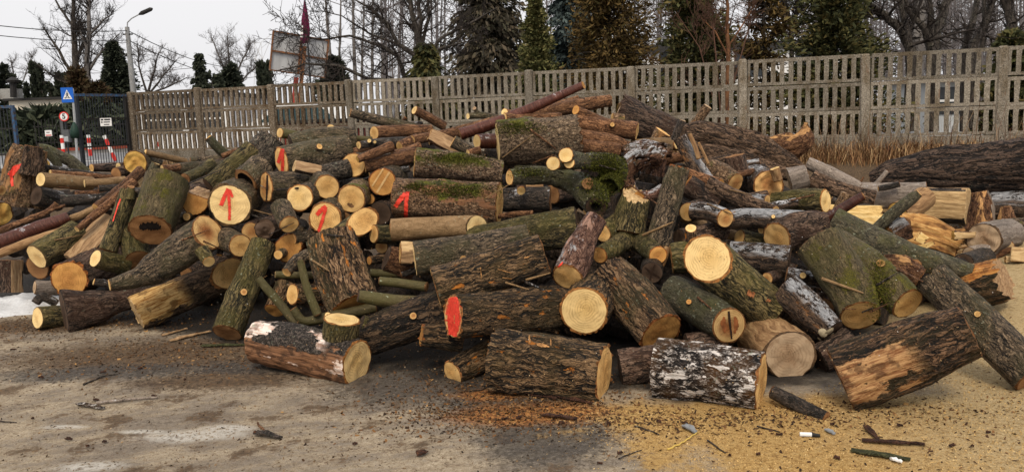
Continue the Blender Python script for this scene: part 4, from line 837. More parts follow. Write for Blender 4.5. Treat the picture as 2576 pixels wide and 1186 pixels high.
# ---- more loose wood over the right half
for lab, p, q_, bk, f, Y in (
    ('thin dark pole lying along the top of the enormous trunk', [(2300, 404, 10), (2420, 384, 12), (2600, 372, 14)], .0, 'black', None, 9.5), ('grey stick leaning on the enormous trunk end', [(2196, 470, 12), (2232, 430, 12)], .1, 'grey', 'tan', 9.2),
    ('short dark branch over the squared beam', [(2210, 474, 14), (2262, 462, 16)], .1, 'black', 'tan', 8.5), ('brown branch between the beam and the grey cracked stump end', [(2420, 590, 16), (2360, 604, 18)], .1, 'fibre', 'tan', 7.2),
    ('thin twiggy branch rising by the weathered root limb', [(2150, 482, 9), (2172, 446, 5)], .0, 'brown', None, 7.4), ('dark root-like branch in front of the orange split chunk', [(2300, 640, 22), (2370, 648, 26)], .1, 'rot', 'tan', 6.6),
    ('small tan end in the debris right of the long lichen log', [(2380, 668, 24), (2420, 660, 24)], .7, 'rot', 'stained', 6.5), ('bent brown branch over the bark litter at far right', [(2500, 650, 14), (2540, 628, 15), (2590, 632, 15)], .05, 'brown', 'tan', 7.0),
    ('pale stick across the grey ringed end', [(2410, 622, 10), (2470, 612, 11)], .1, 'bare', 'pale', 6.9), ('orange-ended stick under the reddish dark stick', [(2060, 560, 18), (2120, 552, 20)], .3, 'brown', 'orange', 6.1),
    ('dark branch between the tall pale oval end and the yellow block', [(2092, 500, 14), (2130, 514, 16)], .1, 'black', 'tan', 6.7), ('small pale end above the frosted smooth limb', [(1900, 528, 22), (1940, 520, 22)], .7, 'frost', 'tan', 6.1),
    ('short barky branch under the radially cracked end', [(1880, 498, 22), (1930, 488, 22)], .3, 'fibre', 'tan', 6.35), ('frosted stick in front of the twisted fibrous trunk', [(1830, 420, 18), (1910, 408, 20)], .05, 'frost', 'tan', 7.2),
    ('rough brown branch crossing the second twisted limb', [(1760, 412, 18), (1840, 398, 22)], .1, 'fibre', 'stained', 7.1), ('small bright end below the black frosted slab', [(1790, 452, 18), (1820, 446, 18)], .6, 'brown', 'fresh', 6.6),
    ('dark stick behind the long ribbed limb', [(1700, 500, 16), (1770, 540, 18)], .1, 'black', 'tan', 6.1), ('tan end in the gap left of the gnarled dark log', [(1915, 578, 20), (1940, 572, 20)], .7, 'green', 'tan', 5.75),
    ('small brown end below the dark frosted level log', [(1930, 700, 30), (1960, 690, 30)], .8, 'dark', 'stained', 5.3), ('thin olive stick in the gap above the debarked end', [(1950, 800, 14), (1900, 770, 16)], .2, 'smooth', 'fresh', 5.0),
    ('frosted short log behind the barky frosted one', [(2010, 720, 36), (2070, 722, 38)], .2, 'frost', 'tan', 5.15), ('pink-brown stick over the shaded blackish log', [(1250, 545, 12), (1340, 535, 14)], .05, 'brown', 'tan', 6.0),
    ('thin dark branch under the white-edged log', [(1010, 690, 14), (1060, 672, 16)], .1, 'black', 'brown', 5.5), ('orange stub in the gap left of the diagonal furrowed log', [(930, 655, 22), (965, 650, 22)], .5, 'orange', 'orange', 5.8),
    ('small tan end above the pink-barked log', [(1478, 530, 24), (1500, 520, 24)], .8, 'dark', 'stained', 6.2)):
    BR(lab, p, q_, bk, f, Y=Y)
_ro = random.Random(77)
for i in range(18):                                   # broken scraps that nothing tells apart
    x = _ro.uniform(2215, 2560); y = 600+_ro.uniform(-30, 78)+(x-2215)*.06; a = _ro.uniform(-.9, .9); l = _ro.uniform(26, 60); w = _ro.uniform(16, 34)
    L('one of the broken orange wood scraps heaped at far right behind the forked trunk', [(x, y, w), (x+l*math.cos(a), y+l*math.sin(a)*.6, w*_ro.uniform(.5, 1.1))], _ro.uniform(-.2, .35), ('fibre', 'rot', 'orange')[i % 3], ('orange', 'yellow', 'tan')[i % 3], Y=6.1+_ro.uniform(0, 1.1)+max(0, (620-y)*.012), name='split_scrap', cat='wood scrap', group='broken orange wood scraps at far right', cut=[(_ro.uniform(20, 110), _ro.uniform(.2, .6), ('splitorange', 'split', 'splitbright')[i % 3])], lump=.25, jag=(.3, .4))
# ------------------------------------------------------------------ build the heap
for rec in LOGS: build_log(rec)
# red spray marks, projected on the wood they are sprayed on
paint(arrow_big, [[(577, 553, 8), (577, 520, 8), (574, 476, 10)], [(574, 474, 10), (562, 500, 12), (556, 517, 12)], [(577, 478, 10), (585, 496, 7)]])
paint(red_oval, [[(710, 444, 8), (711, 410, 9), (711, 374, 9)], [(710, 375, 9), (704, 395, 10), (699, 410, 9)]])
paint(red_round, [[(800, 583, 9), (809, 560, 10), (820, 520, 10)], [(820, 518, 10), (806, 530, 14), (796, 540, 12)]])
paint(red_face, [[(1140, 746, 22), (1141, 772, 40), (1140, 800, 44), (1139, 826, 38), (1140, 846, 20)]], rag=.1)
paint(moss_red, [[(1021, 546, 11), (1021, 515, 11), (1025, 482, 13)], [(1020, 486, 14), (1006, 503, 13), (994, 520, 12)]])
paint(pinkish, [[(1404, 672, 4), (1411, 664, 5), (1416, 658, 3)]])
paint(stump_red, [[(24, 442, 16), (38, 424, 18), (55, 414, 8)], [(28, 440, 10), (31, 468, 7)]])
paint(dark_red, [[(284, 556, 3), (297, 515, 4), (303, 500, 4)]])
CRK = plain('crack_dark', (.03, .014, .007), .9, .4, 40); NICK = plain('fresh_nick', (.46, .23, .08), .8, .6, 60); BAND = plain('pale_saw_band', (.66, .42, .18), .8, .2, 30)
def R_(start): return [r for r in LOGS if r['label'].startswith(start)][0]
paint(heart_log, [[(1833, 782, 6), (1836, 810, 6), (1841, 852, 4)]], 'crack', CRK); paint(heart_log, [[(1822, 796, 5), (1819, 812, 14), (1824, 836, 5)], [(1848, 796, 5), (1853, 814, 14), (1848, 838, 5)]], 'heart_stain', plain('red_heart', (.30, .10, .03), .8, .5, 30), .003, .5)
r_ = R_('dark weathered round end'); paint(r_, [[(1622, 672, 3), (1640, 685, 5), (1660, 698, 3)], [(1648, 664, 3), (1640, 685, 5), (1634, 706, 3)]], 'crack', CRK)
paint(R_('narrow oval end with a dark centre'), [[(672, 440, 4), (672, 470, 6), (670, 504, 4)]], 'crack', CRK)
paint(R_('round brown end crossed'), [[(948, 484, 5), (980, 432, 5)], [(936, 468, 4), (964, 424, 4)]], 'saw_band', BAND, .003, .1)
paint(rotten_end, [[(350, 572, 10), (366, 569, 18), (386, 568, 20), (404, 574, 10)]], 'rot_hollow', CAVITY, .003, .7)
paint(R_('round tan end with a dark spot'), [[(874, 512, 4), (882, 516, 10), (890, 519, 4)]], 'stain', plain('dark_stain', (.20, .10, .04), .8, .5, 30), .003, .6)
paint(R_('front log with thick bark'), [[(1331, 842, 4), (1333, 862, 5)], [(1385, 850, 3), (1386, 868, 2)], [(1350, 864, 5), (1362, 867, 10), (1382, 871, 3)]], 'saw_nick', NICK, .005, .5)
paint(R_('long diagonal furrowed log'), [[(1209, 672, 2), (1211, 700, 2)], [(1252, 676, 2), (1286, 686, 2)], [(1264, 698, 2), (1288, 701, 2)], [(1318, 648, 4), (1332, 645, 3)]], 'saw_nick', NICK, .005, .5)
paint(huge_pale, [[(1880, 735, 12), (1898, 742, 14)], [(1930, 752, 8), (1938, 758, 7)]], 'bark_wound', plain('bark_wound', (.42, .16, .06), .8, .6, 40), .004, .6)
# wood deep inside the heap, seen only through the gaps, its shade painted in
CREST = [(0, 400), (230, 425), (340, 400), (560, 400), (650, 345), (900, 340), (1250, 300), (1500, 270), (1700, 340), (1900, 370), (2050, 440), (2160, 560), (2320, 640), (2460, 690)]
BASE = [(0, 660), (160, 740), (560, 770), (900, 800), (1150, 850), (1500, 900), (1900, 930), (2100, 890), (2250, 830), (2460, 740)]
def interp(T, x):
    for (a, b), (c, d) in zip(T, T[1:]):
        if x <= c: return b+(d-b)*(x-a)/(c-a)
    return T[-1][1]
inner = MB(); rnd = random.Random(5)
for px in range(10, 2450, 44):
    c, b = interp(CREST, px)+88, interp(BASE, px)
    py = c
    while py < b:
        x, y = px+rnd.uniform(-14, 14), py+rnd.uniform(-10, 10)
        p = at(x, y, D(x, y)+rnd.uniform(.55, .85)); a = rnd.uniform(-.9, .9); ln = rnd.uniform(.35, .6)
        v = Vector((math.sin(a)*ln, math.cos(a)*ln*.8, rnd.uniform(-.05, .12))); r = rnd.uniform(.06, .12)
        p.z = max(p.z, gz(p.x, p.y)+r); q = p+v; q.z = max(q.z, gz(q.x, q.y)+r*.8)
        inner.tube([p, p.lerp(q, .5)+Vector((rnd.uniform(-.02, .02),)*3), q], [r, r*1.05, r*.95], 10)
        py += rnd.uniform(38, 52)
o = inner.build('inner_logs', B['inner']); tag(o, 'jumble of logs deep inside the heap, painted dark as the shade in its gaps', 'log heap', None, 'stuff')

for key, x, y, d_, ln, f in (('leaning furrowed log', 612, 735, 17, 5, 'stained'), ('olive oak log with', 1166, 652, 20, 6, 'stained'), ('frosted smooth limb', 1945, 546, 10, 8, 'fresh'), ('grey oak log with a narrow', 800, 372, 16, 8, 'tan'), ('giant forked trunk', 2215, 665, 22, 5, 'stained'),
                             ('lichen-spotted log', 1735, 760, 14, 4, 'orange'), ('long dark leaning', 2460, 790, 16, 5, 'tan'), ('thick brown log reaching', 1540, 315, 12, 9, 'tan'), ('long dark furrowed log', 1040, 795, 18, 6, 'stained')):
    r_ = [r for r in LOGS if r['label'].startswith(key)]
    if r_: stub(r_[0], x, y, d_, ln, f)
def islandmat_(name, stops):
    t = NT(name); return t.finish(t.ramp(t.n('ShaderNodeNewGeometry').outputs['Random Per Island'], stops), .85, None, spec=.15)
# one tree of all the wood, to rest twigs and crumbs on it
_V, _F = [], []
for rec in LOGS:
    for o in rec['parts']:
        n = len(_V); M_ = rec['M']; _V += [M_ @ v.co for v in o.data.vertices]; _F += [tuple(i+n for i in p.vertices) for p in o.data.polygons]
ALL = bvhtree.BVHTree.FromPolygons(_V, _F); del _V, _F
def hit(px, py): return ALL.ray_cast(CAM, ray(px, py).normalized())
rt = random.Random(17); made = 0; TW = B['brown']
while made < 34:
    x = rt.uniform(60, 2420); y0 = interp(CREST, x)+25; y1 = interp(BASE, x); y = rt.uniform(y0, y0+(y1-y0)*.75); a = rt.uniform(-.7, .7); l = rt.uniform(45, 110)
    A_, B_ = hit(x, y), hit(x+l*math.cos(a), y-l*math.sin(a))
    if A_[0] is None or B_[0] is None or abs(A_[3]-B_[3]) > .3 or max(abs(A_[1].dot(ray(x, y).normalized())), abs(B_[1].dot(ray(x, y).normalized()))) > .86: continue
    p, q = A_[0]+A_[1]*.008, B_[0]+B_[1]*.008; mid = p.lerp(q, .5); v = (CAM-mid).normalized(); H_ = hit(x+l*.5*math.cos(a), y-l*.5*math.sin(a))
    if H_[0] is not None and (H_[0]-CAM).length < (mid-CAM).length+.01: mid += v*((mid-CAM).length-(H_[0]-CAM).length+.012)
    c = p.copy(); w = rt.uniform(.004, .010); mb = MB(); pts = [p-c, p.lerp(mid, .5)-c+v*.004, mid-c, mid.lerp(q, .5)-c+v*.005, q-c]; mb.tube(pts, [w, w*.9, w*.8, w*.7, w*.45], 6)
    o = mb.build('twig', (B['brown'], B['black'], B['pole'])[made % 3]); o.location = c; tag(o, 'one of many thin bare twigs caught among the logs', 'twig', 'thin twigs caught among the logs'); made += 1
rt = random.Random(23); V, Fc = [], []
while len(Fc) < 5200:
    x = rt.uniform(0, 2500); y0 = interp(CREST, x)-60; y1 = interp(BASE, x)+180; y = rt.uniform(y0, y1); h_ = hit(x, y)
    if h_[0] is None or h_[1].z < .15: continue
    for _ in range(rt.choice((1, 1, 2, 4))):
        p = h_[0]+Vector((rt.gauss(0, .06), rt.gauss(0, .03), .003)); n_ = h_[1]; u = n_.orthogonal().normalized(); w_ = n_.cross(u); a = rt.uniform(0, 6.28); d = u*math.cos(a)+w_*math.sin(a); e_ = n_.cross(d); l = rt.uniform(.0015, .005)
        b = len(V); V += [p-d*l, p+e_*l*.5+n_*l*.5, p+d*l+n_*.001, p-e_*l*.5+n_*l*.3]; Fc += [(b, b+1, b+2, b+3)]
o = link('wood_crumbs', mesh('wood_crumbs', V, Fc), islandmat_('wood_crumb', [(0, (.03, .018, .01)), (.45, (.12, .06, .03)), (.8, (.32, .17, .07)), (.95, (.52, .36, .18)), (1, (.6, .6, .6))])); tag(o, 'crumbs of bark and sawdust lying on top of the logs', 'litter', None, 'stuff')
# ------------------------------------------------------------------ ground
def axis(lo, a, b, hi, st, k=14):
    inner = list(np.arange(a, b+1e-6, st)); l = [a-(a-lo)*(i/k)**2.2 for i in range(k, 0, -1)]; h = [b+(hi-b)*(i/k)**2.2 for i in range(1, k+1)]
    return l+inner+h
xs = axis(-220, -6.5, 6.5, 220, .055); ys = axis(-30, 2.6, 9.0, 420, .055, 26)
V = np.array([(x, y, gz(x, y)) for y in ys for x in xs]); nx = len(xs)
Fg = np.array([(j*nx+i, j*nx+i+1, (j+1)*nx+i+1, (j+1)*nx+i) for j in range(len(ys)-1) for i in range(nx-1)])
def ground_mat():
    t = NT('ground_mud_and_sawdust'); tc = t.n('ShaderNodeTexCoord'); co = tc.outputs['Object']
    sp = t.n('ShaderNodeSeparateXYZ'); t.set(sp.inputs[0], co); X, Y = sp.outputs[0], sp.outputs[1]
    big = t.noise(co, .9, 4, .6); mid = t.noise(co, 4.2, 5, .62); fine = t.noise(co, 34, 6, .72); grit = t.noise(co, 160, 3, .7)
    # long smears, roughly along the tyre direction
    rot = t.n('ShaderNodeVectorRotate', rotation_type='Z_AXIS', i_Angle=-.25); t.set(rot.inputs['Vector'], co)
    smear = t.noise(t.vm('MULTIPLY', rot.outputs[0], (2.6, 6, 1)), 1, 6, .7)
    gf = t.math('ADD', t.math('MULTIPLY', fine, .62), t.math('MULTIPLY', grit, .38))
    sand = t.ramp(gf, [(.34, (.09, .062, .038)), (.42, (.27, .205, .135)), (.52, (.47, .38, .27)), (.64, (.66, .56, .42))])
    clay = t.ramp(gf, [(.34, (.07, .052, .038)), (.44, (.19, .152, .115)), (.62, (.36, .30, .235))])
    col = t.mix(t.step(t.math('ADD', t.math('ADD', t.math('MULTIPLY', smear, .7), t.math('MULTIPLY', big, .4)), t.math('MULTIPLY', t.math('SUBTRACT', fine, .5), .5)), .48, .64), sand, clay)
    def blob(cx, cy, rx, ry, soft=.35, warp=.55):
        dx = t.math('DIVIDE', t.math('SUBTRACT', X, cx), rx); dy = t.math('DIVIDE', t.math('SUBTRACT', Y, cy), ry)
        d = t.math('SQRT', t.math('ADD', t.math('MULTIPLY', dx, dx), t.math('MULTIPLY', dy, dy)))
        d = t.math('ADD', d, t.math('MULTIPLY', t.math('SUBTRACT', mid, .5), warp*2)); d = t.math('ADD', d, t.math('MULTIPLY', t.math('SUBTRACT', fine, .5), 1.4))
        return t.math('SUBTRACT', 1.0, t.step(d, 1-soft, 1+soft))
    # brown litter spots
    lit = t.ramp(fine, [(.35, (.022, .013, .008)), (.55, (.11, .062, .03)), (.72, (.25, .15, .07))])
    col = t.mix(t.math('MULTIPLY', t.step(t.math('ADD', mid, t.math('MULTIPLY', t.math('SUBTRACT', fine, .5), .5)), .54, .64), .8), col, lit)
    for c in ((-2.2, 5.35, 1.2, .42), (-1.75, 4.75, .5, .2), (-3.6, 6.3, .9, .25)):
        col = t.mix(t.math('MULTIPLY', blob(*c), .85), col, lit)
    mud = t.ramp(gf, [(.34, (.018, .015, .013)), (.5, (.058, .05, .044)), (.64, (.16, .14, .12))])
    mm = None
    for c in ((-2.5, 4.98, .7, .16), (-1.5, 4.98, .6, .16), (-.55, 4.7, .55, .5), (-.05, 4.25, .4, .32), (.12, 3.72, .30, .34), (-1.2, 5.1, .5, .25)):
        b = blob(*c); mm = b if mm is None else t.math('MAXIMUM', mm, b)
    # below the heap itself the mud is painted near-black in place of shade
    fy = t.math('ADD', 4.2, t.math('MULTIPLY', t.math('MAXIMUM', t.math('MULTIPLY', X, -1.0), 0.0), .64)); heap_shade = t.step(t.math('SUBTRACT', t.math('ADD', Y, t.math('MULTIPLY', t.math('SUBTRACT', mid, .5), .5)), fy), .0, .3)
    heap_shade = t.math('MULTIPLY', heap_shade, t.math('SUBTRACT', 1.0, t.step(Y, 9.5, 10.5))); heap_shade = t.math('MULTIPLY', heap_shade, t.math('SUBTRACT', 1.0, t.step(X, 2.3, 2.9)))
    mm = t.math('MAXIMUM', t.math('MULTIPLY', mm, .8), heap_shade); mud_and_shade = mm
    col = t.mix(mm, col, mud); col = t.mix(t.math('MULTIPLY', heap_shade, .78), col, (.016, .012, .009))
    # sawdust on the right
    sd = t.ramp(gf, [(.36, (.18, .095, .03)), (.45, (.41, .24, .08)), (.54, (.56, .355, .13)), (.66, (.68, .48, .21))])
    sd2 = t.ramp(gf, [(.36, (.24, .155, .07)), (.45, (.43, .305, .15)), (.54, (.56, .42, .225)), (.66, (.68, .545, .325))])
    sd = t.mix(t.step(t.math('ADD', X, t.math('MULTIPLY', big, .8)), 1.7, 2.7), sd, sd2)
    sd = t.mix(t.math('MULTIPLY', t.step(fine, .56, .70), .8), sd, lit)
    ed = t.math('ADD', t.math('SUBTRACT', X, .30), t.math('MULTIPLY', t.math('SUBTRACT', Y, 3.7), .62))
    sm = t.step(t.math('ADD', ed, t.math('ADD', t.math('MULTIPLY', t.math('SUBTRACT', mid, .5), 1.5), t.math('MULTIPLY', t.math('SUBTRACT', fine, .5), .7))), -.05, .35)
    far = t.math('SUBTRACT', 1.0, t.step(t.math('ADD', Y, t.math('MULTIPLY', t.math('SUBTRACT', mid, .5), .5)), 4.02, 4.22))
    sm = t.math('MULTIPLY', sm, t.math('MAXIMUM', far, t.step(t.math('SUBTRACT', X, t.math('MULTIPLY', t.math('SUBTRACT', Y, 4.0), .25)), 1.9, 2.4))); sm = t.math('MULTIPLY', sm, t.math('SUBTRACT', 1.0, t.step(Y, 7.6, 8.3)))
    col = t.mix(sm, col, sd)
    osd = t.ramp(gf, [(.4, (.05, .02, .01)), (.5, (.36, .13, .03)), (.6, (.66, .34, .10))])
    col = t.mix(t.math('MULTIPLY', t.math('MAXIMUM', blob(.05, 4.02, .40, .15), blob(-.12, 4.35, .22, .1)), .9), col, osd)
    # chalky white smears
    wh = None
    for c in ((-1.62, 3.88, .26, .07), (-1.86, 3.95, .12, .03), (-1.92, 3.54, .16, .06), (-2.3, 4.05, .1, .025), (-1.45, 3.96, .12, .05)):
        b = blob(*c, .5, .8); wh = b if wh is None else t.math('MAXIMUM', wh, b)
    col = t.mix(t.math('MULTIPLY', wh, t.step(fine, .36, .56)), col, (.60, .56, .50))
    # dry brown litter and grass soil toward the fence, tarmac greys further off
    soil = t.ramp(fine, [(.35, (.03, .02, .012)), (.6, (.15, .095, .05)), (.75, (.26, .18, .10))])
    col = t.mix(t.step(Y, 8.2, 9.2), col, soil)
    col = t.mix(t.step(Y, 15, 26), col, t.mix(t.step(mid, .4, .6), (.10, .095, .08), (.22, .20, .19)))
    h = t.math('ADD', t.math('ADD', t.math('MULTIPLY', fine, .7), t.math('MULTIPLY', grit, .45)), t.math('MULTIPLY', mid, .6))
    return t.finish(col, t.math('SUBTRACT', .92, t.math('MULTIPLY', mud_and_shade, .3)), h, .9, .03, .25)
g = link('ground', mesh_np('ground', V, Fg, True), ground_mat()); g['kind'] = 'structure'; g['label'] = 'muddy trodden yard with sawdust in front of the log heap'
# ------------------------------------------------------------------ concrete panel fence
def concrete(name, c, stain, sc=1.0):
    t = NT(name); co = objco(t)
    agg = t.n('ShaderNodeTexVoronoi', i_Scale=75.0); t.set(agg.inputs['Vector'], co)
    f = t.noise(co, 45, 5, .7); b = t.noise(t.vm('MULTIPLY', co, (1, 1, .35)), 3.5, 5, .65)
    col = t.ramp(f, [(.34, tuple(k*.42 for k in c)), (.5, c), (.68, tuple(min(1, k*1.45) for k in c))])
    col = t.mix(t.math('MULTIPLY', t.step(agg.outputs['Color'], .72, .8), .5), col, (.46, .42, .36))
    col = t.mix(t.math('MULTIPLY', t.step(b, .46, .66), .8), col, t.mix(1.0, col, stain, 'MULTIPLY'))
    rst = t.noise(t.vm('MULTIPLY', co, (3, 3, 1)), 5, 4, .6); col = t.mix(t.math('MULTIPLY', t.step(rst, .62, .7), .5), col, (.14, .065, .03))
    br = t.math('ADD', t.math('MULTIPLY', orand(t), .45), .75); hv = t.n('ShaderNodeHueSaturation'); t.set(hv.inputs['Value'], br); t.set(hv.inputs['Color'], col)
    return t.finish(hv.outputs[0], .92, t.math('ADD', f, t.math('MULTIPLY', b, .5)), .7, .012, .15)
CONC = concrete('concrete_aggregate', (.215, .188, .150), (.5, .43, .33))
CONB = concrete('concrete_stained_brown', (.135, .105, .074), (.5, .38, .25))
FA, FB = Vector((-9.2, 20.7, 0)), Vector((8.2, 14.0, 0)); fd = (FB-FA).normalized(); PIT = (FB-FA).length/9; fang = math.atan2(fd.y, fd.x)
GF = .5
fence = empty('concrete_fence', (FA+FB)/2+Vector((0, 0, GF)), 'long openwork concrete panel fence running behind the log heap', 'fence')
fence.rotation_euler = (0, 0, fang); bpy.context.view_layer.update()
def panel_mesh(seed):
    r = random.Random(seed); mb = MB(); w = PIT-.135; H = .470; x0 = -w/2; n = 13
    mb.box(x0, w/2, -.028, .028, 0, .052); mb.box(x0, w/2, -.028, .028, H-.062, H)
    pit = w/n
    xs_ = [x0]+[x0+pit*(i+.5) for i in range(n)]
    for i in range(n+1):
        if i == 0: a, b = x0, x0+pit*.30
        elif i == n: a, b = w/2-pit*.30, w/2
        else: c_ = x0+pit*i; a, b = c_-pit*.27+r.uniform(-.004, .004), c_+pit*.27+r.uniform(-.004, .004)
        # a bar of three stacked lengths with slightly wavering sides
        zs = [.052-.003, .16, .29, H-.062+.003]; o = [(r.uniform(-.006, .006), r.uniform(-.006, .006)) for _ in zs]
        v = [(x, y, z) for z, (d1, d2) in zip(zs, o) for x, y in ((a+d1, -.026), (b+d2, -.026), (b+d2-.008, .026), (a+d1+.008, .026))]
        f = [(k*4+j, k*4+(j+1) % 4, k*4+4+(j+1) % 4, k*4+4+j) for k in range(3) for j in range(4)]
        mb.add(v, f)
    return mesh('openwork_panel', mb.v, mb.f)
PM = [panel_mesh(k) for k in range(4)]
def solid_mesh():
    mb = MB(); w = PIT-.135; mb.box(-w/2, w/2, -.03, .03, 0, .49, c=.006); return mesh('base_panel', mb.v, mb.f)
SM = solid_mesh()
def post_mesh():
    mb = MB(); mb.box(-.075, .075, -.07, .07, -.25, 1.785, c=.02); 
    v = [(-.075, -.07, 1.784), (.075, -.07, 1.784), (.075, .07, 1.784), (-.075, .07, 1.784), (-.045, -.04, 1.81), (.045, -.04, 1.81), (.045, .04, 1.81), (-.045, .04, 1.81)]
    mb.add(v, [(0, 1, 5, 4), (1, 2, 6, 5), (2, 3, 7, 6), (3, 0, 4, 7), (4, 5, 6, 7)]); return mesh('post', mb.v, mb.f)
PO = post_mesh()
half = (FB-FA).length/2; rf = random.Random(11)
for i in range(12):
    x = -half+PIT*i; brown = i < 4
    p = link('post', PO if not brown else PO.copy(), None, fence); p.location = (x, 0, rf.uniform(-.02, .02)); p.rotation_euler = (rf.uniform(-.02, .02), rf.uniform(-.02, .02), 0)
    if not p.data.materials: p.data.materials.append(CONB if i < 3 else CONC)
    if i == 11: break
    for k in range(3):
        me = PM[(i*3+k*2) % 4]
        if brown: me = me.copy(); me.materials.clear(); me.materials.append(CONB if i < 3 else CONC)
        elif not me.materials: me.materials.append(CONC)
        q = link('openwork_panel', me, None, fence); q.location = (x+PIT/2, rf.uniform(-.008, .008), 1.8-.478*(k+1)+rf.uniform(-.005, .005)); q.rotation_euler = (rf.uniform(-.014, .014), rf.uniform(-.007, .007), 0)
    if not SM.materials: SM.materials.append(CONC)
    q = link('base_panel', SM, None, fence); q.location = (x+PIT/2, 0, -.132); q.rotation_euler = (0, rf.uniform(-.003, .003), 0)
# dry grass and dead stalks along the fence foot
def grass(name, n, region, hmin, hmax, mat, label, seed, wide=.006):
    r = np.random.RandomState(seed); V = []; Fc = []
    for i in range(n):
        x, y = region(r); z = gz(x, y); h = r.uniform(hmin, hmax)*(.5+r.rand()*.5); a = r.uniform(0, 6.28); l = r.uniform(.2, 1.3)*h; w = wide*r.uniform(.6, 1.3)
        dx, dy = math.cos(a), math.sin(a); b = len(V)
        V += [(x-dy*w, y+dx*w, z-.02), (x+dy*w, y-dx*w, z-.02), (x+dx*l*.35-dy*w*.7, y+dy*l*.35+dx*w*.7, z+h*.6), (x+dx*l*.35+dy*w*.7, y+dy*l*.35-dx*w*.7, z+h*.6), (x+dx*l, y+dy*l, z+h*max(.15, 1-.6*l/h))]
        Fc += [(b, b+1, b+3), (b, b+3, b+2), (b+2, b+3, b+4)]
    o = link(name, mesh_np(name, np.array(V), np.array(Fc)), mat); tag(o, label, 'grass', None, 'stuff'); return o
def islandmat(name, stops, rough=.85, spec=.15):
    t = NT(name); rp = t.n('ShaderNodeNewGeometry').outputs['Random Per Island']
    return t.finish(t.ramp(rp, stops), rough, None, spec=spec)
GM = islandmat('dry_grass', [(0, (.07, .03, .015)), (.3, (.16, .08, .035)), (.6, (.25, .135, .06)), (.92, (.42, .29, .15)), (1, (.12, .05, .03))])
def fl(s, d): p = FA+fd*s; nrm = Vector((fd.y, -fd.x, 0)); q = p+nrm*d; return q.x, q.y
def reg_r(r):
    while True:
        s = r.uniform(13.2, 23.5)
        if noise.noise(Vector((s*1.7, 3, 1)))+.35*noise.noise(Vector((s*6, 1, 1))) > r.uniform(-.7, .35): break
    d = abs(r.normal(0, 1.0))*(.35+.5*smooth(13, 18, s))+.05; return fl(s, min(d, 3.2))
grass('dry_grass', 12000, reg_r, .08, .62, GM, 'dry orange-brown grass along the foot of the fence at right', 3)
grass('dry_grass_tuft', 1500, lambda r: fl(r.uniform(.6, 4.5), abs(r.normal(0, .5))+.08), .1, .4, GM, 'tufts of dry grass at the fence foot near the gate', 4)
grass('tall_dead_stalks', 620, lambda r: fl(r.uniform(14.0, 23.0), r.uniform(.05, .9)), .7, 1.6, islandmat('dead_stalk', [(0, (.06, .025, .015)), (.5, (.14, .07, .04)), (1, (.34, .24, .14))]), 'tall thin dead stalks against the fence at right', 5, .004)
# ------------------------------------------------------------------ the gate, the signs and what lies behind the fence
BLUE = plain('blue_paint_rusty', (.03, .095, .21), .5, .5, 16, c2=(.06, .045, .035)); IRON = plain('dark_iron', (.022, .02, .019), .6, .3, 20); IRONB = plain('dark_iron_bluish', (.03, .035, .042), .6, .4, 14)
WHITE = plain('white_paint', (.78, .78, .77), .5, .06); REDP = plain('red_paint', (.62, .03, .02), .45, .12); BLK = plain('black_print', (.012, .012, .012), .6, .1); SBLUE = plain('sign_blue', (.01, .115, .52), .35, .06)
GALV = plain('galvanised_steel', (.36, .37, .38), .5, .2, 9, metal=.0); RUST = plain('rust_orange', (.26, .11, .045), .8, .4, 14, c2=(.12, .06, .035)); TEAL = plain('dark_green_bag', (.015, .045, .032), .6, .3, 18)
def frame(o, x, z=None):                               # matrix with local x along x, z up
    x = Vector(x).normalized(); z = Vector(z or (0, 0, 1)); y = z.cross(x).normalized(); z = x.cross(y)
    M = Matrix((x, y, z)).transposed().to_4x4(); M.translation = o; return M
def gate(A, Bp, z0, h, label, nb, side):
    M = frame(Vector((A[0], A[1], z0)), (Bp[0]-A[0], Bp[1]-A[1], 0)); w = math.hypot(Bp[0]-A[0], Bp[1]-A[1])
    g_ = empty('metal_gate', None, label, 'gate', None, M)
    def part(nm, mat, fn): mb = MB(); fn(mb); return mb.build(nm, mat, g_)
    part('top_rail', BLUE, lambda b: b.box(0, w, -.03, .03, h-.06, h)); part('bottom_rail', IRON, lambda b: b.box(.06, w-.06, -.025, .025, .04, .09))
    part('gate_stile', IRONB if side else IRON, lambda b: b.box(0, .06, -.032, .032, 0, h-.062)); part('gate_stile', IRON if side else BLUE, lambda b: b.box(w-.06, w, -.032, .032, 0, h-.062))
    for zz in (.55, 1.25): part('mid_rail', IRON, lambda b: b.box(.062, w-.062, -.014, .014, h*zz/1.9, h*zz/1.9+.035))
    bm_ = MB(); bm_.tube([(0, 0, .06), (0, 0, h-.05)], .0095, 6); me = mesh('bar', bm_.v, bm_.f); me.materials.append(IRONB)
    for i in range(nb):
        o = link('bar', me, None, g_); o.location = (.1+(w-.2)*i/(nb-1), .0, 0)
    return g_, M
zt = 2.28
pA, pB = at(187, 233, 19.2), at(316, 238, 20.6)
gate((pA.x, pA.y), (pB.x, pB.y), gz(pA.x, pA.y)+.02, pA.z-gz(pA.x, pA.y)-.04, 'blue-topped iron bar gate leaf hinged on the fence end post', 18, 1)
qA, qB = at(-150, 250, 18.6), at(34, 262, 18.2)
gate((qA.x, qA.y), (qB.x, qB.y), gz(qA.x, qA.y)+.02, qB.z-gz(qA.x, qA.y)-.04, 'other blue-edged iron gate leaf at the far left edge', 20, 0)
mb = MB(); p = FA-fd*.16; mb.box(p.x-.05, p.x+.05, p.y-.05, p.y+.05, .3, 2.25); o = mb.build('gate_post', IRON); tag(o, 'dark steel gate post beside the concrete end post', 'post')
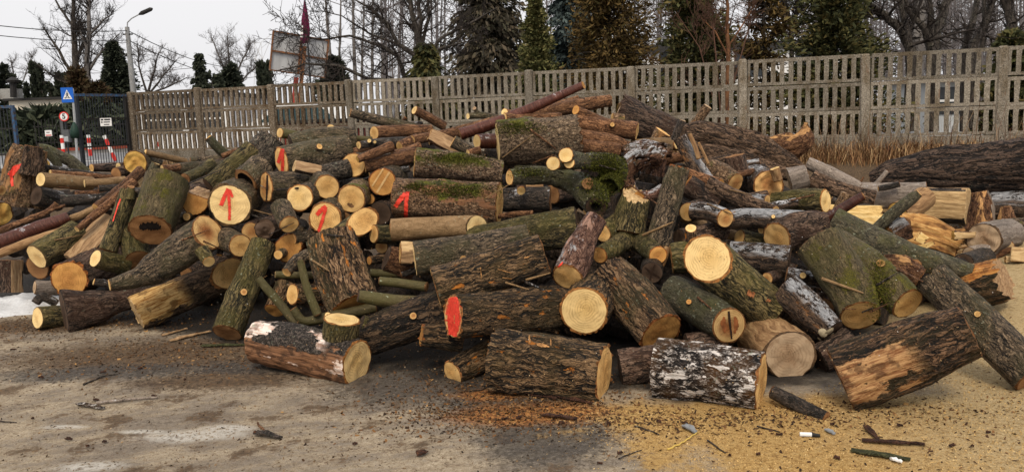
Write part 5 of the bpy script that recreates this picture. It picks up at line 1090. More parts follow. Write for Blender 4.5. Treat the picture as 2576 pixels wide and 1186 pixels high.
# bag on the gate stile
mb = MB(); c = at(188, 325, 19.05); mb.tube([c+Vector((0, 0, .16)), c+Vector((0, 0, .06)), c+Vector((-.01, 0, -.06)), c+Vector((-.02, 0, -.2))], [.02, .07, .1, .09], 10); o = mb.build('green_bag', TEAL, None, True); tag(o, 'dark green bag hanging on the gate edge', 'bag')
def disc(mb, c, r, th, M, n=28, r_in=0.):
    v = [(math.cos(2*math.pi*i/n)*r, -th, math.sin(2*math.pi*i/n)*r) for i in range(n)]+[(math.cos(2*math.pi*i/n)*r, 0, math.sin(2*math.pi*i/n)*r) for i in range(n)]
    mb.add([M @ (Vector(c)+Vector(q)) for q in v], [tuple(range(n)), tuple(range(2*n-1, n-1, -1))]+[(i, n+i, n+(i+1) % n, (i+1) % n) for i in range(n)])
def poly(mb, pts, y0, y1, s=1.0):
    n = len(pts); v = [(x*s, y0, z*s) for x, z in pts]+[(x*s, y1, z*s) for x, z in pts]
    mb.add(v, [tuple(range(n-1, -1, -1)), tuple(range(n, 2*n))]+[(i, (i+1) % n, n+(i+1) % n, n+i) for i in range(n)])
# pedestrian crossing sign (front faces the viewer, -y)
Ys = 27.0; c = at(169.5, 239, Ys); base = at(191, 398, Ys); s = 37*psize(c)/2
M = frame(c, (.95, .12, 0)); sg_ = empty('crossing_sign', None, 'blue pedestrian crossing sign on a grey pole in front of the gate', 'road sign', None, M)
b_ = MB(); b_.box(-s*.78, s*.78, -.012, .012, -s, s, c=0); b_.build('sign_plate', SBLUE, sg_)
b_ = MB(); poly(b_, [(-.60, -.55), (.60, -.55), (.0, .72)], -.018, -.0125, s); b_.build('white_triangle', WHITE, sg_)
b_ = MB()
poly(b_, [(-.42, -.38), (.42, -.38), (.42, -.33), (-.42, -.33)], -.0215, -.0185, s)
for pl in ([(-.03, .32), (.05, .32), (.08, .05), (.02, -.05), (-.06, .02)], [(-.02, .02), (.07, .02), (.22, -.32), (.27, -.45), (.16, -.44), (.0, -.1)], [(-.05, .02), (.03, -.04), (-.14, -.3), (-.22, -.48), (-.30, -.47), (-.16, -.2)], [(-.02, .28), (-.07, .25), (-.2, .0), (-.15, -.02)], [(.04, .28), (.09, .26), (.22, .05), (.17, .02)]):
    poly(b_, pl, -.0245, -.0218, s)
b_.build('walking_figure', BLK, sg_)
b_ = MB(); disc(b_, (.02*s, -.0218, .40*s), .065*s, .003, Matrix(), 14); b_.build('figure_head', BLK, sg_)
b_ = MB(); Mi = M.inverted(); b_.tube([Mi @ (base+Vector((0, .06, -.4))), Mi @ (at(180, 222, Ys)+Vector((0, .06, 0)))], .04, 10); b_.build('sign_pole', GALV, sg_)
# speed limit sign
Yv = 31.0; c = at(161, 293, Yv); r = 12*psize(c); M = frame(c, (1, .05, 0)); sg_ = empty('speed_sign', None, 'round red-rimmed speed limit 5 sign by the low fence', 'road sign', None, M)
b_ = MB(); disc(b_, (0, 0, 0), r, .012, Matrix()); b_.build('red_rim', REDP, sg_)
b_ = MB(); disc(b_, (0, -.0125, 0), r*.76, .004, Matrix()); b_.build('white_disc', WHITE, sg_)
fc = bpy.data.curves.new('digit_five', 'FONT'); fc.body = '5'; fc.size = r*1.5; fc.align_x = 'CENTER'; fc.align_y = 'CENTER'; fc.extrude = .002; fc.offset = .006
fo = bpy.data.objects.new('digit_five', fc); COL.objects.link(fo); fo.data.materials.append(BLK); fo.parent = sg_; 
bpy.context.view_layer.update(); dg = bpy.context.evaluated_depsgraph_get(); fme = bpy.data.meshes.new_from_object(fo.evaluated_get(dg)); bpy.data.objects.remove(fo)
fo = bpy.data.objects.new('digit_five', fme); COL.objects.link(fo); fo.parent = sg_; fo.rotation_euler = (math.pi/2, 0, 0); fo.location = (0, -.021, 0)
b_ = MB(); b_.tube([(0, .04, -2.0), (0, .04, r*.8)], .03, 8); b_.build('sign_pole', IRONB, sg_)
mb = MB(); c = at(168, 340, 30.6); mb.box(c.x-.12, c.x+.12, c.y-.08, c.y+.08, c.z-.25, c.z+.2, c=.01); bx_ = mb.build('meter_box', plain('grey_box', (.10, .105, .11), .6)); tag(bx_, 'small dark grey meter box under the speed sign', 'box')
b2 = MB(); b2.box(c.x-.08, c.x+.08, c.y-.086, c.y-.0805, c.z-.22, c.z-.04); b2.build('box_label', plain('pale_label', (.4, .42, .44), .6), bx_)
# bollards
def bollard(x0, y0, x1, y1, Y, lab):
    top, bot = at(x0, y0, Y), at(x1, y1, Y); M = frame(bot, (1, 0, 0), (top-bot).normalized()); 
    z = (top-bot); h = z.length; zz = z.normalized(); xx = Vector((1, 0, 0)); xx = (xx-zz*xx.dot(zz)).normalized(); M = Matrix((xx, zz.cross(xx), zz)).transposed().to_4x4(); M.translation = bot
    e = empty('bollard', None, lab, 'bollard', 'red and white bollards by the road', M)
    for k, (a, b, mt) in enumerate(((-.15, .22, REDP), (.2205, .55, WHITE), (.5505, .84, REDP), (.8405, 1., WHITE))):
        q = MB(); q.tube([(0, 0, h*a), (0, 0, h*b)], .05, 12); q.build('red_band' if mt is REDP else 'white_band', mt, e)
bollard(154.5, 340, 160, 384, 25, 'upright red and white bollard left of the crossing sign pole'); bollard(222, 339, 227, 385, 25, 'upright red and white bollard seen through the gate bars')
bollard(262, 341, 287, 396, 24, 'leaning red and white bollard behind the gate bars'); bollard(395, 350, 400, 392, 25, 'red and white bollard glimpsed through the fence slots')
# low picket fence with red base rail
a, b = at(90, 372, 34), at(470, 372, 36); M = frame(Vector((a.x, a.y, .5)), (b.x-a.x, b.y-a.y, 0)); w = (Vector((b.x, b.y))-Vector((a.x, a.y))).length
lf = empty('picket_fence', None, 'low dark metal picket fence with a red base rail behind the gate', 'fence', None, M)
mb = MB(); mb.box(0, w, -.04, .04, .06, .18); mb.build('base_rail', plain('red_brown_rail', (.26, .055, .03), .7), lf)
hpk = 1.28
mb = MB(); mb.tube([(0, 0, .18), (0, 0, hpk)], .018, 5); pm_ = mesh('picket', mb.v, mb.f); pm_.materials.append(IRON)
n = int(w/.13)
for i in range(n):
    o = link('picket', pm_, None, lf); o.location = (i*.13+.05, 0, 0); o.scale = (1, 1, 1+.08*math.sin(i*.42))
for zz in (.4, 1.05): mb = MB(); mb.box(0, w, .021, .045, zz, zz+.04); mb.build('cross_rail', IRON, lf)
for fx in (.18, .62):
    mb = MB(); mb.box(w*fx-.05, w*fx+.05, -.05, .05, .0, 1.5); mb.build('fence_post', plain('grey_post', (.09, .095, .10), .6), lf)
def board(cx, cy, wpx, hpx, Y, name, label, lines, redline=False):
    c = at(cx, cy, Y); k = psize(c); M = frame(c, (1, .03, 0)); e = empty(name, None, label, 'sign', None, M)
    q = MB(); q.box(-wpx*k/2, wpx*k/2, -.006, .006, -hpx*k/2, hpx*k/2); q.build('sign_plate', WHITE, e)
    for (x0, x1, z0, z1, mt) in lines:
        q = MB(); q.box(x0*wpx*k, x1*wpx*k, -.0095, -.0065, z0*hpx*k, z1*hpx*k); q.build('print_line', mt, e)
board(266.5, 307, 28, 20, 19.5, 'gate_notice', 'white notice with blurred dark lines hung on the gate', [(-.42, -.2, .22, .4, BLK), (-.12, .42, .22, .4, BLK), (-.42, -.28, -.08, .08, BLK), (-.2, .36, -.06, .06, BLK), (-.2, .3, -.36, -.26, BLK)])
board(122, 335, 17, 15, 33.5, 'fence_notice', 'small white and red notice on the low picket fence', [(-.4, .4, -.42, -.25, REDP), (-.3, .2, .05, .22, plain('grey_print', (.25, .2, .2), .6))])
# road and pavement beyond the gate
def sheet(name, pts, z, mat, label):
    me = mesh(name, [(p[0], p[1], z) for p in pts], [tuple(range(len(pts)))]); o = link(name, me, mat); o['kind'] = 'structure'; o['label'] = label; return o
t = NT('asphalt_wet'); co = objco(t, False); f = t.noise(co, 3, 5, .6); asp = t.finish(t.ramp(f, [(.35, (.12, .12, .125)), (.65, (.24, .24, .25))]), .55, t.noise(co, 60, 3), .3, .01, .4)
sheet('road', [(-45, 21.4), (-9.5, 21.6), (30, 19.5), (30, 32), (-45, 32)], .506, asp, 'grey asphalt road behind the fence')
mk = plain('road_marking', (.62, .62, .60), .7, .3, 6)
for i, (x0, x1, y0, y1) in enumerate(((-15.6, -12.6, 22.3, 22.75), (-15.3, -12.2, 23.4, 23.85), (-15.0, -11.8, 24.6, 25.05))):
    sheet('crossing_stripe', [(x0, y0), (x1, y0-.2), (x1, y1-.2), (x0, y1)], .511, mk, 'white crossing stripe on the road beyond the gate')
# long beige outbuilding with dark roof edge, grey blocks and vent
def wallmat(name, c): return plain(name, c, .85, .12, 2.5)
BE = wallmat('beige_render', (.62, .56, .46)); RF = plain('dark_roof', (.035, .033, .032), .8)
def house(name, label, x0, x1, ytop, Y, depth, wmat, wins=(), roofh=.25, zb=.4):
    a, b = at(x0, ytop, Y), at(x1, ytop, Y); z1 = (a.z+b.z)/2
    e = empty(name, Vector(((a.x+b.x)/2, Y+depth/2, zb)), label, 'building'); ox, oy = e.location.x, e.location.y; hw = (b.x-a.x)/2; h = z1-zb
    q = MB(); q.box(-hw, hw, -depth/2, depth/2, 0, h-roofh); q.build('wall', wmat, e)
    q = MB(); q.box(-hw-.2, hw+.2, -depth/2-.2, depth/2+.2, h-roofh+.002, h); q.build('roof', RF, e)
    for (fx, fz, ww, hh) in wins:
        q = MB(); xx = -hw+2*hw*fx; q.box(xx-ww/2, xx+ww/2, -depth/2-.03, -depth/2+.02, h*fz, h*fz+hh); wd = q.build('window', plain('window_glass', (.03, .035, .04), .15), e)
        q = MB(); 
        for s_ in (-1, 1): q.box(xx+s_*ww/2-.05, xx+s_*ww/2+.05, -depth/2-.06, -depth/2-.032, h*fz-.05, h*fz+hh+.05)
        q.box(xx-ww/2+.05, xx+ww/2-.05, -depth/2-.06, -depth/2-.032, h*fz+hh/2-.03, h*fz+hh/2+.03); q.build('window_frame', WHITE, wd)
    return e, h
e1, h1 = house('outbuilding', 'long low beige outbuilding with a dark roof edge behind the juniper hedge', 20, 325, 243, 46, 8, BE, roofh=.12)
for (x0, x1, y0, y1, lab) in ((5, 42, 224, 243, 'grey chimney block on the left of the outbuilding roof'), (251, 285, 225, 243, 'grey chimney block on the right of the outbuilding roof')):
    a, b = at(x0, y0, 46.5), at(x1, y1+6, 46.5); q = MB(); q.box(a.x, b.x, 46.2, 47.2, b.z, a.z, c=.04); o = q.build('chimney', concrete('chimney_concrete', (.26, .26, .25), (.6, .55, .5)), None); o.parent = e1; o.location = -e1.location
q = MB(); p0, p1 = at(34, 245, 45), at(33, 208, 45); q.tube([p0, p1], .16, 10); q.tube([p1, p1+Vector((0, 0, .12)), p1+Vector((0, 0, .3))], [.30, .34, .05], 12); o = q.build('vent_pipe', IRON); o.parent = e1; o.location = -e1.location
house('white_house', 'white walled house half hidden behind the conifers at centre right', 1268, 2120, 112, 33, 9, wallmat('white_render', (.74, .73, .72)), [(.13, .62, 1.2, 1.1), (.30, .62, 1.2, 1.1), (.5, .62, 1.2, 1.1), (.72, .62, 1.2, 1.1), (.9, .62, 1.2, 1.1)], .3)
house('white_shed', 'low white shed seen as bright slots through the left of the fence', 335, 575, 236, 30, 5, wallmat('white_boards', (.80, .80, .80)), [(.3, .35, 1.4, 1.0), (.75, .35, 1.4, 1.0)], .15)
house('red_container', 'rust-red container glimpsed through the fence near the billboard', 700, 905, 300, 21.5, 2.4, plain('container_red', (.24, .035, .025), .7, .4), (), .08, .45)
house('pale_kiosk', 'pale grey kiosk seen through the fence slots at far right', 2330, 2440, 196, 22, 2.5, wallmat('pale_panels', (.55, .57, .57)), [(.5, .4, .9, .7)], .1, .45)
# a parked white car glimpsed through the slots
ca = at(805, 330, 24.0); Mc = frame(Vector((ca.x, ca.y, .506)), (1, -.25, 0)); car = empty('parked_car', None, 'white parked car glimpsed through the fence slots by the billboard', 'car', None, Mc)
q = MB(); prof = [(-2.1, .3), (2.1, .3), (2.15, .62), (2.0, .82), (1.1, .92), (.5, 1.38), (-.9, 1.42), (-1.6, .98), (-2.1, .9), (-2.18, .6)]
q.v = []; n = len(prof); poly(q, prof, -.82, .82); q.build('body', WHITE, car)
q = MB(); poly(q, [(.95, .95), (.48, 1.32), (-.15, 1.35), (-.15, .95)], -.832, -.822); poly(q, [(-.22, .95), (-.22, 1.35), (-.85, 1.34), (-1.35, 1.0), (-1.35, .95)], -.832, -.822); q.build('side_windows', plain('car_glass', (.05, .09, .10), .1), car)
for xx in (-1.35, 1.35):
    for yy in (-.8, .62):
        q = MB(); q.tube([(xx, yy, .31), (xx, yy+.2, .31)], .31, 20); wh = q.build('wheel', BLK, car)
        q = MB(); q.tube([(xx, yy-.012, .31), (xx, yy-.001, .31)], .19, 16); q.build('rim', GALV, wh)
for xx, nm in ((2.1, 'headlight'),):
    for yy in (-.6, .6): q = MB(); q.box(xx-.02, xx+.06, yy-.16, yy+.16, .6, .74); q.build(nm, GALV, car)
# billboard seen from behind, on a rusty post
Yb = 24.0; PX = psize(at(755, 140, Yb))
c = at(753, 138, Yb); k = PX; M = frame(c, (1, .75, -.17), (.17, 0, 1)); bb = empty('billboard', None, 'back of a grey billboard in a rusty frame on an orange post', 'billboard', None, M)
wb, hb = 118*k*1.25, 95*k
tt = NT('billboard_back'); co = objco(tt); f = tt.noise(tt.vm('MULTIPLY', co, (3, 3, .7)), 1.2, 4); gb = tt.finish(tt.ramp(f, [(.3, (.30, .30, .31)), (.6, (.52, .53, .54))]), .6, None)
q = MB(); q.box(-wb/2, wb/2, 0, .02, -hb/2, hb/2); q.build('board', gb, bb)
for (x0, x1, z0, z1) in ((-wb/2, wb/2, hb/2-.02, hb/2+.015), (-wb/2, wb/2, -hb/2-.015, -hb/2+.02), (-wb/2+.035, wb/2-.035, -.025, .02)):
    q = MB(); q.box(x0, x1, -.06, -.002, z0, z1); q.build('frame_bar', RUST, bb)
for (x0, x1) in ((-wb/2-.01, -wb/2+.025), (wb/2-.025, wb/2+.01), (-.02, .03)):
    q = MB(); q.box(x0, x1, -.055, -.003, -hb/2+.022, hb/2-.022); q.build('frame_upright', RUST, bb)
zz = .5-c.z
q = MB(); q.box(.05, .13, -.15, -.065, zz, .25); q.build('post', RUST, bb); q = MB(); q.box(-.12, -.02, -.16, -.065, zz, -hb/2-.1); q.build('leg', plain('red_leg', (.36, .05, .03), .7), bb)
# furled purple flag on a pole behind the billboard
c0 = at(767, 5, 23.6); FL = plain('purple_cloth', (.14, .009, .052), .8, .4, 9); fg = empty('flag', Vector((c0.x, c0.y, .5)), 'furled purple flag hanging on a thin pole above the billboard', 'flag')
o0 = fg.location.copy(); q = MB(); q.tube([(0, 0, 0), at(767, 0, 23.6)-o0], [.03, .02], 8); q.build('flag_pole', IRONB, fg)
V, Fc = [], []; prof = [(3, 2), (25, 5), (50, 9), (75, 11), (92, 10), (104, 8), (109, 8)]; n = 22
for i, (yy, w_) in enumerate(prof):
    for j in range(n):
        a = 2*math.pi*j/n; rr = w_*k*.85*(1+.35*math.sin(a*5+i*.6)+.15*math.sin(a*9-i)); p = at(766+w_*.15, yy, 23.6)-o0
        V.append(p+Vector((math.cos(a)*rr, math.sin(a)*rr*.6, 0)))
for i in range(len(prof)-1):
    for j in range(n): j2 = (j+1) % n; Fc.append((i*n+j, (i+1)*n+j, (i+1)*n+j2, i*n+j2))
link('cloth', mesh('cloth', V, Fc, True), FL, fg)
# white print on the cloth
q = MB()
for (yy, hh_) in ((68, 4), (76, 4), (84, 5), (92, 4)):
    p = at(763.5, yy, 23.6)-o0; q.box(p.x-.045, p.x+.03, p.y-.19, p.y-.165, p.z-.02-hh_*.004, p.z+.02)
q.build('cloth_print', WHITE, fg)
# street lamp and the power lines
Yl = 30.0; bt, tp = at(336, 235, Yl), at(321, 68, Yl); tp.x = bt.x-.0; lamp = empty('street_lamp', Vector((bt.x, Yl, .5)), 'concrete street lamp pole with one arm above the fence end', 'street lamp'); o0 = lamp.location.copy()
CP = concrete('pole_concrete', (.23, .235, .24), (.7, .68, .65))
ztop = at(321, 68, Yl).z-.5
q = MB(); q.tube([(0, 0, -.2), (0, 0, ztop)], [.13, .075], 12); q.build('pole', CP, lamp)
q = MB(); q.tube([(0, 0, ztop-.05), (.03, 0, ztop+.15), (.2, -.03, ztop+.28), (.55, -.1, ztop+.42)], .022, 8); q.build('arm', GALV, lamp)
q = MB(); q.tube([(.5, -.09, ztop+.40), (.62, -.11, ztop+.44), (.95, -.17, ztop+.55), (1.02, -.18, ztop+.57)], [.03, .075, .07, .03], 10); q.build('lamp_head', IRON, lamp)
for zz in (ztop-.25, ztop-.95): q = MB(); q.box(-.16, .16, -.05, .05, zz-.02, zz+.02); q.build('bracket', IRON, lamp)
def wire(name, pts, r, label, sag=.2):
    P = []
    for a, b in zip(pts, pts[1:]):
        for i in range(10): u = i/10; p = a.lerp(b, u); p.z -= sag*4*u*(1-u); P.append(p)
    P.append(pts[-1]); q = MB(); q.tube(P, r, 5); o = q.build(name, IRON); tag(o, label, 'cable', 'overhead cables on the lamp pole')
T0, T1 = at(321, 77, Yl), at(322, 101, Yl)
wire('power_line', [at(-60, 58, 22), T0], .013, 'upper overhead cable running left from the lamp pole', .1); wire('power_line', [at(-60, 83, 22), T1], .012, 'lower overhead cable running left from the lamp pole', .1)
wire('power_line', [T0, at(640, 163, 60)], .016, 'upper overhead cable running right from the lamp pole', .6); wire('power_line', [T1, at(660, 190, 60)], .016, 'lower overhead cable running right from the lamp pole', .6)
wire('power_line', [at(-40, 178, 60), at(520, 168, 60)], .018, 'far thin cable low across the sky at left', .3)
# lattice pylon far off, air haze painted into its pale steel colour
pb, pt = at(655, 200, 260), at(650, 84, 260); PY = plain('pylon_steel_haze', (.62, .63, .65), .7); q = MB(); Hh = pt.z; cx, cy = pb.x, pb.y
def strut(a, b): q.tube([Vector((cx+a[0], cy, a[1])), Vector((cx+b[0], cy, b[1]))], .085, 4, False)
lv = [(3.6, 0), (2.6, Hh*.3), (1.7, Hh*.55), (1.1, Hh*.72), (1.0, Hh*.9)]
for (w0, z0), (w1, z1) in zip(lv, lv[1:]):
    for s_ in (-1, 1): strut((s_*w0, z0), (s_*w1, z1)); strut((s_*w0, z0), (-s_*w1, z1))
    strut((-w1, z1), (w1, z1))
for s_ in (-1, 1):
    strut((s_*1.0, Hh*.9), (s_*5.0, Hh)); strut((s_*1.1, Hh*.72), (s_*5.0, Hh)); strut((s_*1.0, Hh*.84), (s_*3.2, Hh*.9)); strut((-s_*1., Hh*.9), (s_*1., Hh*.72))
o = q.build('power_pylon', PY); tag(o, 'faint lattice power pylon far off behind the billboard', 'pylon')
# ------------------------------------------------------------------ trees
TRK = bark('trunk_bark_dark', (.01, .009, .008), (.045, .038, .032), (.12, .105, .09), 14, 3, .6, moss=.1, lichen=.3)
TWG = plain('twigs_dark', (.038, .030, .026), .85, .3, 3)
TWP = plain('twigs_far_pale', (.13, .115, .11), .85, .25, 3); TRP = plain('trunk_far_pale', (.15, .135, .125), .85, .3, 1.5)
TWR = plain('twigs_reddish', (.11, .055, .035), .85, .3, 3); TRO = plain('pine_trunk_orange', (.26, .12, .055), .85, .45, 4)
class Segs:
    def __init__(s): s.a = []; s.n3 = None
    def seg(s, p, q, r0, r1): s.a.append((p.x, p.y, p.z, q.x, q.y, q.z, r0, r1))
    def build(s, name, mat, parent, n):
        if not s.a: return
        A = np.array(s.a); P, Q = A[:, :3], A[:, 3:6]; d = Q-P; d /= np.maximum(np.linalg.norm(d, axis=1, keepdims=True), 1e-6)
        ref = np.where(np.abs(d[:, 2:3]) > .8, np.array([[1., 0, 0]]), np.array([[0, 0, 1.]])); x = np.cross(ref, d); x /= np.linalg.norm(x, axis=1, keepdims=True); y = np.cross(d, x)
        k = len(A); V = np.zeros((k, 2, n, 3))
        for j in range(n):
            c, s_ = math.cos(2*math.pi*j/n), math.sin(2*math.pi*j/n); o = x*c+y*s_
            V[:, 0, j] = P+o*A[:, 6:7]; V[:, 1, j] = Q+o*A[:, 7:8]
        b = (np.arange(k)*2*n)[:, None]; Fc = []
        for j in range(n): j2 = (j+1) % n; Fc.append(np.concatenate([b+j, b+j2, b+n+j2, b+n+j], 1))
        o = link(name, mesh_np(name, V.reshape(-1, 3), np.concatenate(Fc), n > 4), mat, parent); return o
def bare_tree(name, label, limbs, mats, seed, twig=1.0, levels=3, dens=.8, up=.25, group=None, minr=.006, spread=.9, cat='tree', lenf=.55):
    """limbs: list of polylines in world space with radii [(Vector, r), ...]; twigs grow from them"""
    rd = random.Random(seed); T, C_ = Segs(), Segs()
    base = limbs[0][0][0]; e = empty(name, base, label, cat, group); bb = base.copy()
    def rv(): return Vector((rd.gauss(0, 1), rd.gauss(0, 1), rd.gauss(0, 1)))
    def grow(p, d, ln, r, lv):
        k = max(3, int(4+lv)); st = ln/k; pts = [(p, r)]
        for i in range(k):
            d = (d+rv()*.11+Vector((0, 0, up*.22))).normalized(); q = p+d*st; r2 = max(minr*.7, r*(1-.75*(i+1)/k)); (C_ if True else T).seg(p-bb, q-bb, pts[-1][1], r2); p = q; pts.append((p, r2))
        if lv > 0:
            for i in range(1, k+1):
                for _ in range(1 if rd.random() > .35*dens else 2):
                    if rd.random() < .88:
                        dd = (d*.55+rv()*.55*spread+Vector((0, 0, up))).normalized(); grow(pts[i][0], dd, ln*rd.uniform(.35, .65), max(minr, pts[i][1]*.7), lv-1)
    for lb in limbs:
        pts = []
        for (p, r), (q, s_) in zip(lb, lb[1:]):
            for i in range(3): u = i/3; pts.append((p.lerp(q, u)+rv()*.12*r*(1 if i else 0)*2, r+(s_-r)*u))
        pts.append(lb[-1])
        for a, b in zip(pts, pts[1:]): T.seg(a[0]-bb, b[0]-bb, a[1], b[1]*1.0)
        L_ = sum((b[0]-a[0]).length for a, b in zip(pts, pts[1:])); n = int(len(pts)*dens*2.2*twig); ax = (pts[-1][0]-pts[0][0]).normalized()
        for _ in range(n):
            u = rd.random()**.7*(len(pts)-1.01); 
            if u < len(pts)*.18: continue
            i = int(u); p = pts[i][0].lerp(pts[i+1][0], u-i); r = pts[i][1]
            dd = (ax*.5+rv()*.75*spread+Vector((0, 0, up))).normalized(); grow(p, dd, L_*lenf*rd.uniform(.3, .75)*(1.1-.6*u/len(pts)), max(minr*1.3, min(r*.5, .045)), levels-1)
    T.build('trunk', mats[0], e, 7); C_.build('crown', mats[1], e, 3); return e
def pl(Y, *pts):
    return [(at(x, y, Y+(p[0] if p else 0)), w/2*psize(at(x, y, Y))) for x, y, w, *p in pts]
def conifer(name, label, bx, ytop, wpx, Y, style, seed, n=9000, group=None, base_y=None, power=.9, card=.16, mat=None, gap=.0, droop=0., zb=.5, bottom=0.05, cn=2.6, trunkpx=10, cat='tree'):
    n = int(n*cn*.8); card = card/math.sqrt(cn)*.95
    r = np.random.RandomState(seed); top = at(bx, ytop, Y); by = at(bx, base_y or 260, Y); h = top.z-zb; W = wpx/2*psize(at(bx, 300, Y)); base = Vector((top.x, Y, zb))
    nb = max(24, int(n/(90 if style != 'column' else 14))); per = n//nb
    bt = (np.arange(nb)+r.rand(nb))/nb; bt = bt**1.15*(1-bottom)+bottom; ba = r.uniform(0, 2*np.pi, nb)
    if style == 'spruce': bt = np.floor(bt*17)/17+r.uniform(0, .018, nb)
    bt = np.clip(bt, bottom, .985)
    lob = 1+.16*np.sin(ba*3+seed+bt*9)+.14*np.sin(ba*5-seed+bt*23); bl = W*np.clip(1-bt, .02, 1)**power*lob*r.uniform(.45+.2*(gap < .15), 1.18, nb)*(1+.12*np.sin(bt*31+ba*2))
    keep = r.rand(nb) > gap*.8
    if style == 'column': bl = W*np.clip(1-bt, .02, 1)**power*r.uniform(.8, 1.1, nb)
    rise = {'spruce': -droop-.12, 'thuja': .28, 'cypress': .18, 'column': .8}[style]
    bi = np.repeat(np.arange(nb)[keep], per); u = r.beta(2.2, 1.4, len(bi)); l = bl[bi]*(.0+1.0); aa = ba[bi]+r.normal(0, .20, len(bi))*(1.15-u)*1.2
    rad = l*u; sprd = .10*l+.05
    x = rad*np.cos(aa)+r.normal(0, 1, len(bi))*sprd*.6; y = rad*np.sin(aa)+r.normal(0, 1, len(bi))*sprd*.6
    z = bt[bi]*h+l*u*rise-(.22*l*u*u if style in ('spruce', 'thuja') else 0)+r.normal(0, 1, len(bi))*sprd*.55
    C0 = np.stack([x, y, np.minimum(z, h*1.01)], 1); a = aa
    n = len(C0); a2 = a+r.normal(0, .55, n); el = {'spruce': r.normal(-.35, .3, n), 'thuja': r.normal(.55, .45, n), 'cypress': r.normal(.1, .6, n), 'column': r.normal(1.1, .3, n)}[style]
    d = np.stack([np.cos(a2)*np.cos(el), np.sin(a2)*np.cos(el), np.sin(el)], 1); s = np.cross(d, r.normal(0, 1, (n, 3))); s /= np.linalg.norm(s, axis=1, keepdims=True)
    L_ = card*(1.35 if style in ('thuja', 'cypress') else 1)*r.uniform(.5, 1.7, (n, 1)); wd = L_*{'spruce': .22, 'thuja': .19, 'cypress': .16, 'column': .3}[style]
    m_ = C0+d*L_*.55; m_[:, 2] -= .12*L_[:, 0]
    tip = C0+d*L_; tip[:, 2] -= (.3 if style in ('spruce', 'thuja') else .05)*L_[:, 0]
    V = np.stack([C0-d*L_*.1, m_+s*wd, tip, m_-s*wd], 1).reshape(-1, 3); b = (np.arange(n)*4)[:, None]
    Fc = np.concatenate([np.concatenate([b, b+1, b+2], 1), np.concatenate([b, b+2, b+3], 1)])
    e = empty(name, base, label, cat, group); link('crown', mesh_np('crown', V, Fc), mat, e)
    q = MB(); tr = trunkpx/2*psize(base+Vector((0, 0, 1))); q.tube([(0, 0, -.2), (0, 0, h*.5), (0, 0, h*.97)], [tr, tr*.6, .01], 8); q.build('trunk', TRK, e)
    if style in ('spruce', 'cypress'):                # bare inner boughs
        S_ = Segs()
        for k in range(110):
            tt = r.uniform(bottom, .92); aa = r.uniform(0, 6.28); l = W*(1-tt)**power*r.uniform(.6, 1.0); p = Vector((0, 0, tt*h)); p2 = Vector((math.cos(aa)*l*.5, math.sin(aa)*l*.5, tt*h+.04*l-droop*l*.3)); p3 = Vector((math.cos(aa)*l, math.sin(aa)*l, tt*h-droop*l))
            S_.seg(p, p2, .028, .016); S_.seg(p2, p3, .016, .005)
        S_.build('boughs', TWG, e, 3)['kind'] = 'stuff'
    return e
def leafmat(name, cs): return islandmat(name, [(i/(len(cs)-1), c) for i, c in enumerate(cs)], .8, .15)
LD = leafmat('needles_dark', [(.016, .020, .015), (.034, .042, .028), (.055, .062, .04)])
LS = leafmat('needles_spruce_brown', [(.020, .018, .013), (.05, .043, .030), (.10, .078, .052), (.055, .055, .035)])
LT = leafmat('sprays_thuja', [(.030, .036, .014), (.085, .092, .032), (.15, .145, .055), (.20, .17, .07)])
LB = leafmat('sprays_brown', [(.028, .019, .010), (.085, .056, .021), (.15, .095, .032), (.08, .068, .025)])
LG = leafmat('sprays_dark_green', [(.016, .019, .009), (.045, .050, .020), (.09, .088, .033), (.13, .10, .036)])
LJ = leafmat('sprays_juniper', [(.018, .024, .017), (.045, .058, .036), (.085, .095, .06)])
LBS = leafmat('needles_blue', [(.018, .026, .026), (.05, .068, .066), (.085, .11, .105)])
LR = leafmat('sprays_rust', [(.03, .018, .010), (.075, .045, .022), (.06, .055, .025)])
# --- left background
G1 = 'dark conifers beyond the gate'
conifer('broad_thuja', 'broad dark conifer left of the street lamp', 283, 106, 150, 44, 'thuja', 1, 7000, None, mat=LD, card=.3, power=.75, cn=4)
conifer('small_spruce', 'small dark spruce with a thin leader right of the lamp', 499, 126, 100, 36, 'spruce', 2, 3500, None, mat=LD, card=.3, power=1.05, cn=4)
conifer('dark_shrub', 'low dark bush joined to the small dark spruce', 532, 190, 84, 36, 'thuja', 3, 1800, None, mat=LD, card=.3, power=.4)
conifer('round_conifer', 'round-topped conifer under the thin bare bush', 577, 166, 70, 38, 'thuja', 4, 2600, None, mat=LD, card=.3, power=.45)
conifer('columnar_thuja', 'left one of the two slim columns beside the billboard', 655, 163, 20, 40, 'column', 5, 1300, 'columnar thujas', mat=LD, card=.3, power=.25)
conifer('columnar_thuja', 'right one of the two slim columns beside the billboard', 672, 163, 20, 40, 'column', 6, 1300, 'columnar thujas', mat=LD, card=.3, power=.25)
conifer('columnar_thuja', 'taller of the two slim columns above the outbuilding roof', 82, 162, 19, 50, 'column', 7, 1300, 'columnar thujas', mat=LD, card=.32, power=.3)
conifer('columnar_thuja', 'tapering column just right of the tallest above the outbuilding roof', 99, 168, 17, 50, 'column', 8, 1200, 'columnar thujas', mat=LD, card=.32, power=.45)
conifer('columnar_thuja', 'shortest slim column above the outbuilding roof', 65, 211, 15, 50, 'column', 9, 700, 'columnar thujas', mat=LD, card=.3, power=.5)
conifer('columnar_thuja', 'thin column behind the top of the crossing sign', 145, 187, 18, 50, 'column', 10, 1100, 'columnar thujas', mat=LD, card=.32, power=.4)
conifer('columnar_thuja', 'blunt column close to the right of the crossing sign top', 163, 190, 22, 50, 'column', 11, 1100, 'columnar thujas', mat=LD, card=.32, power=.4)
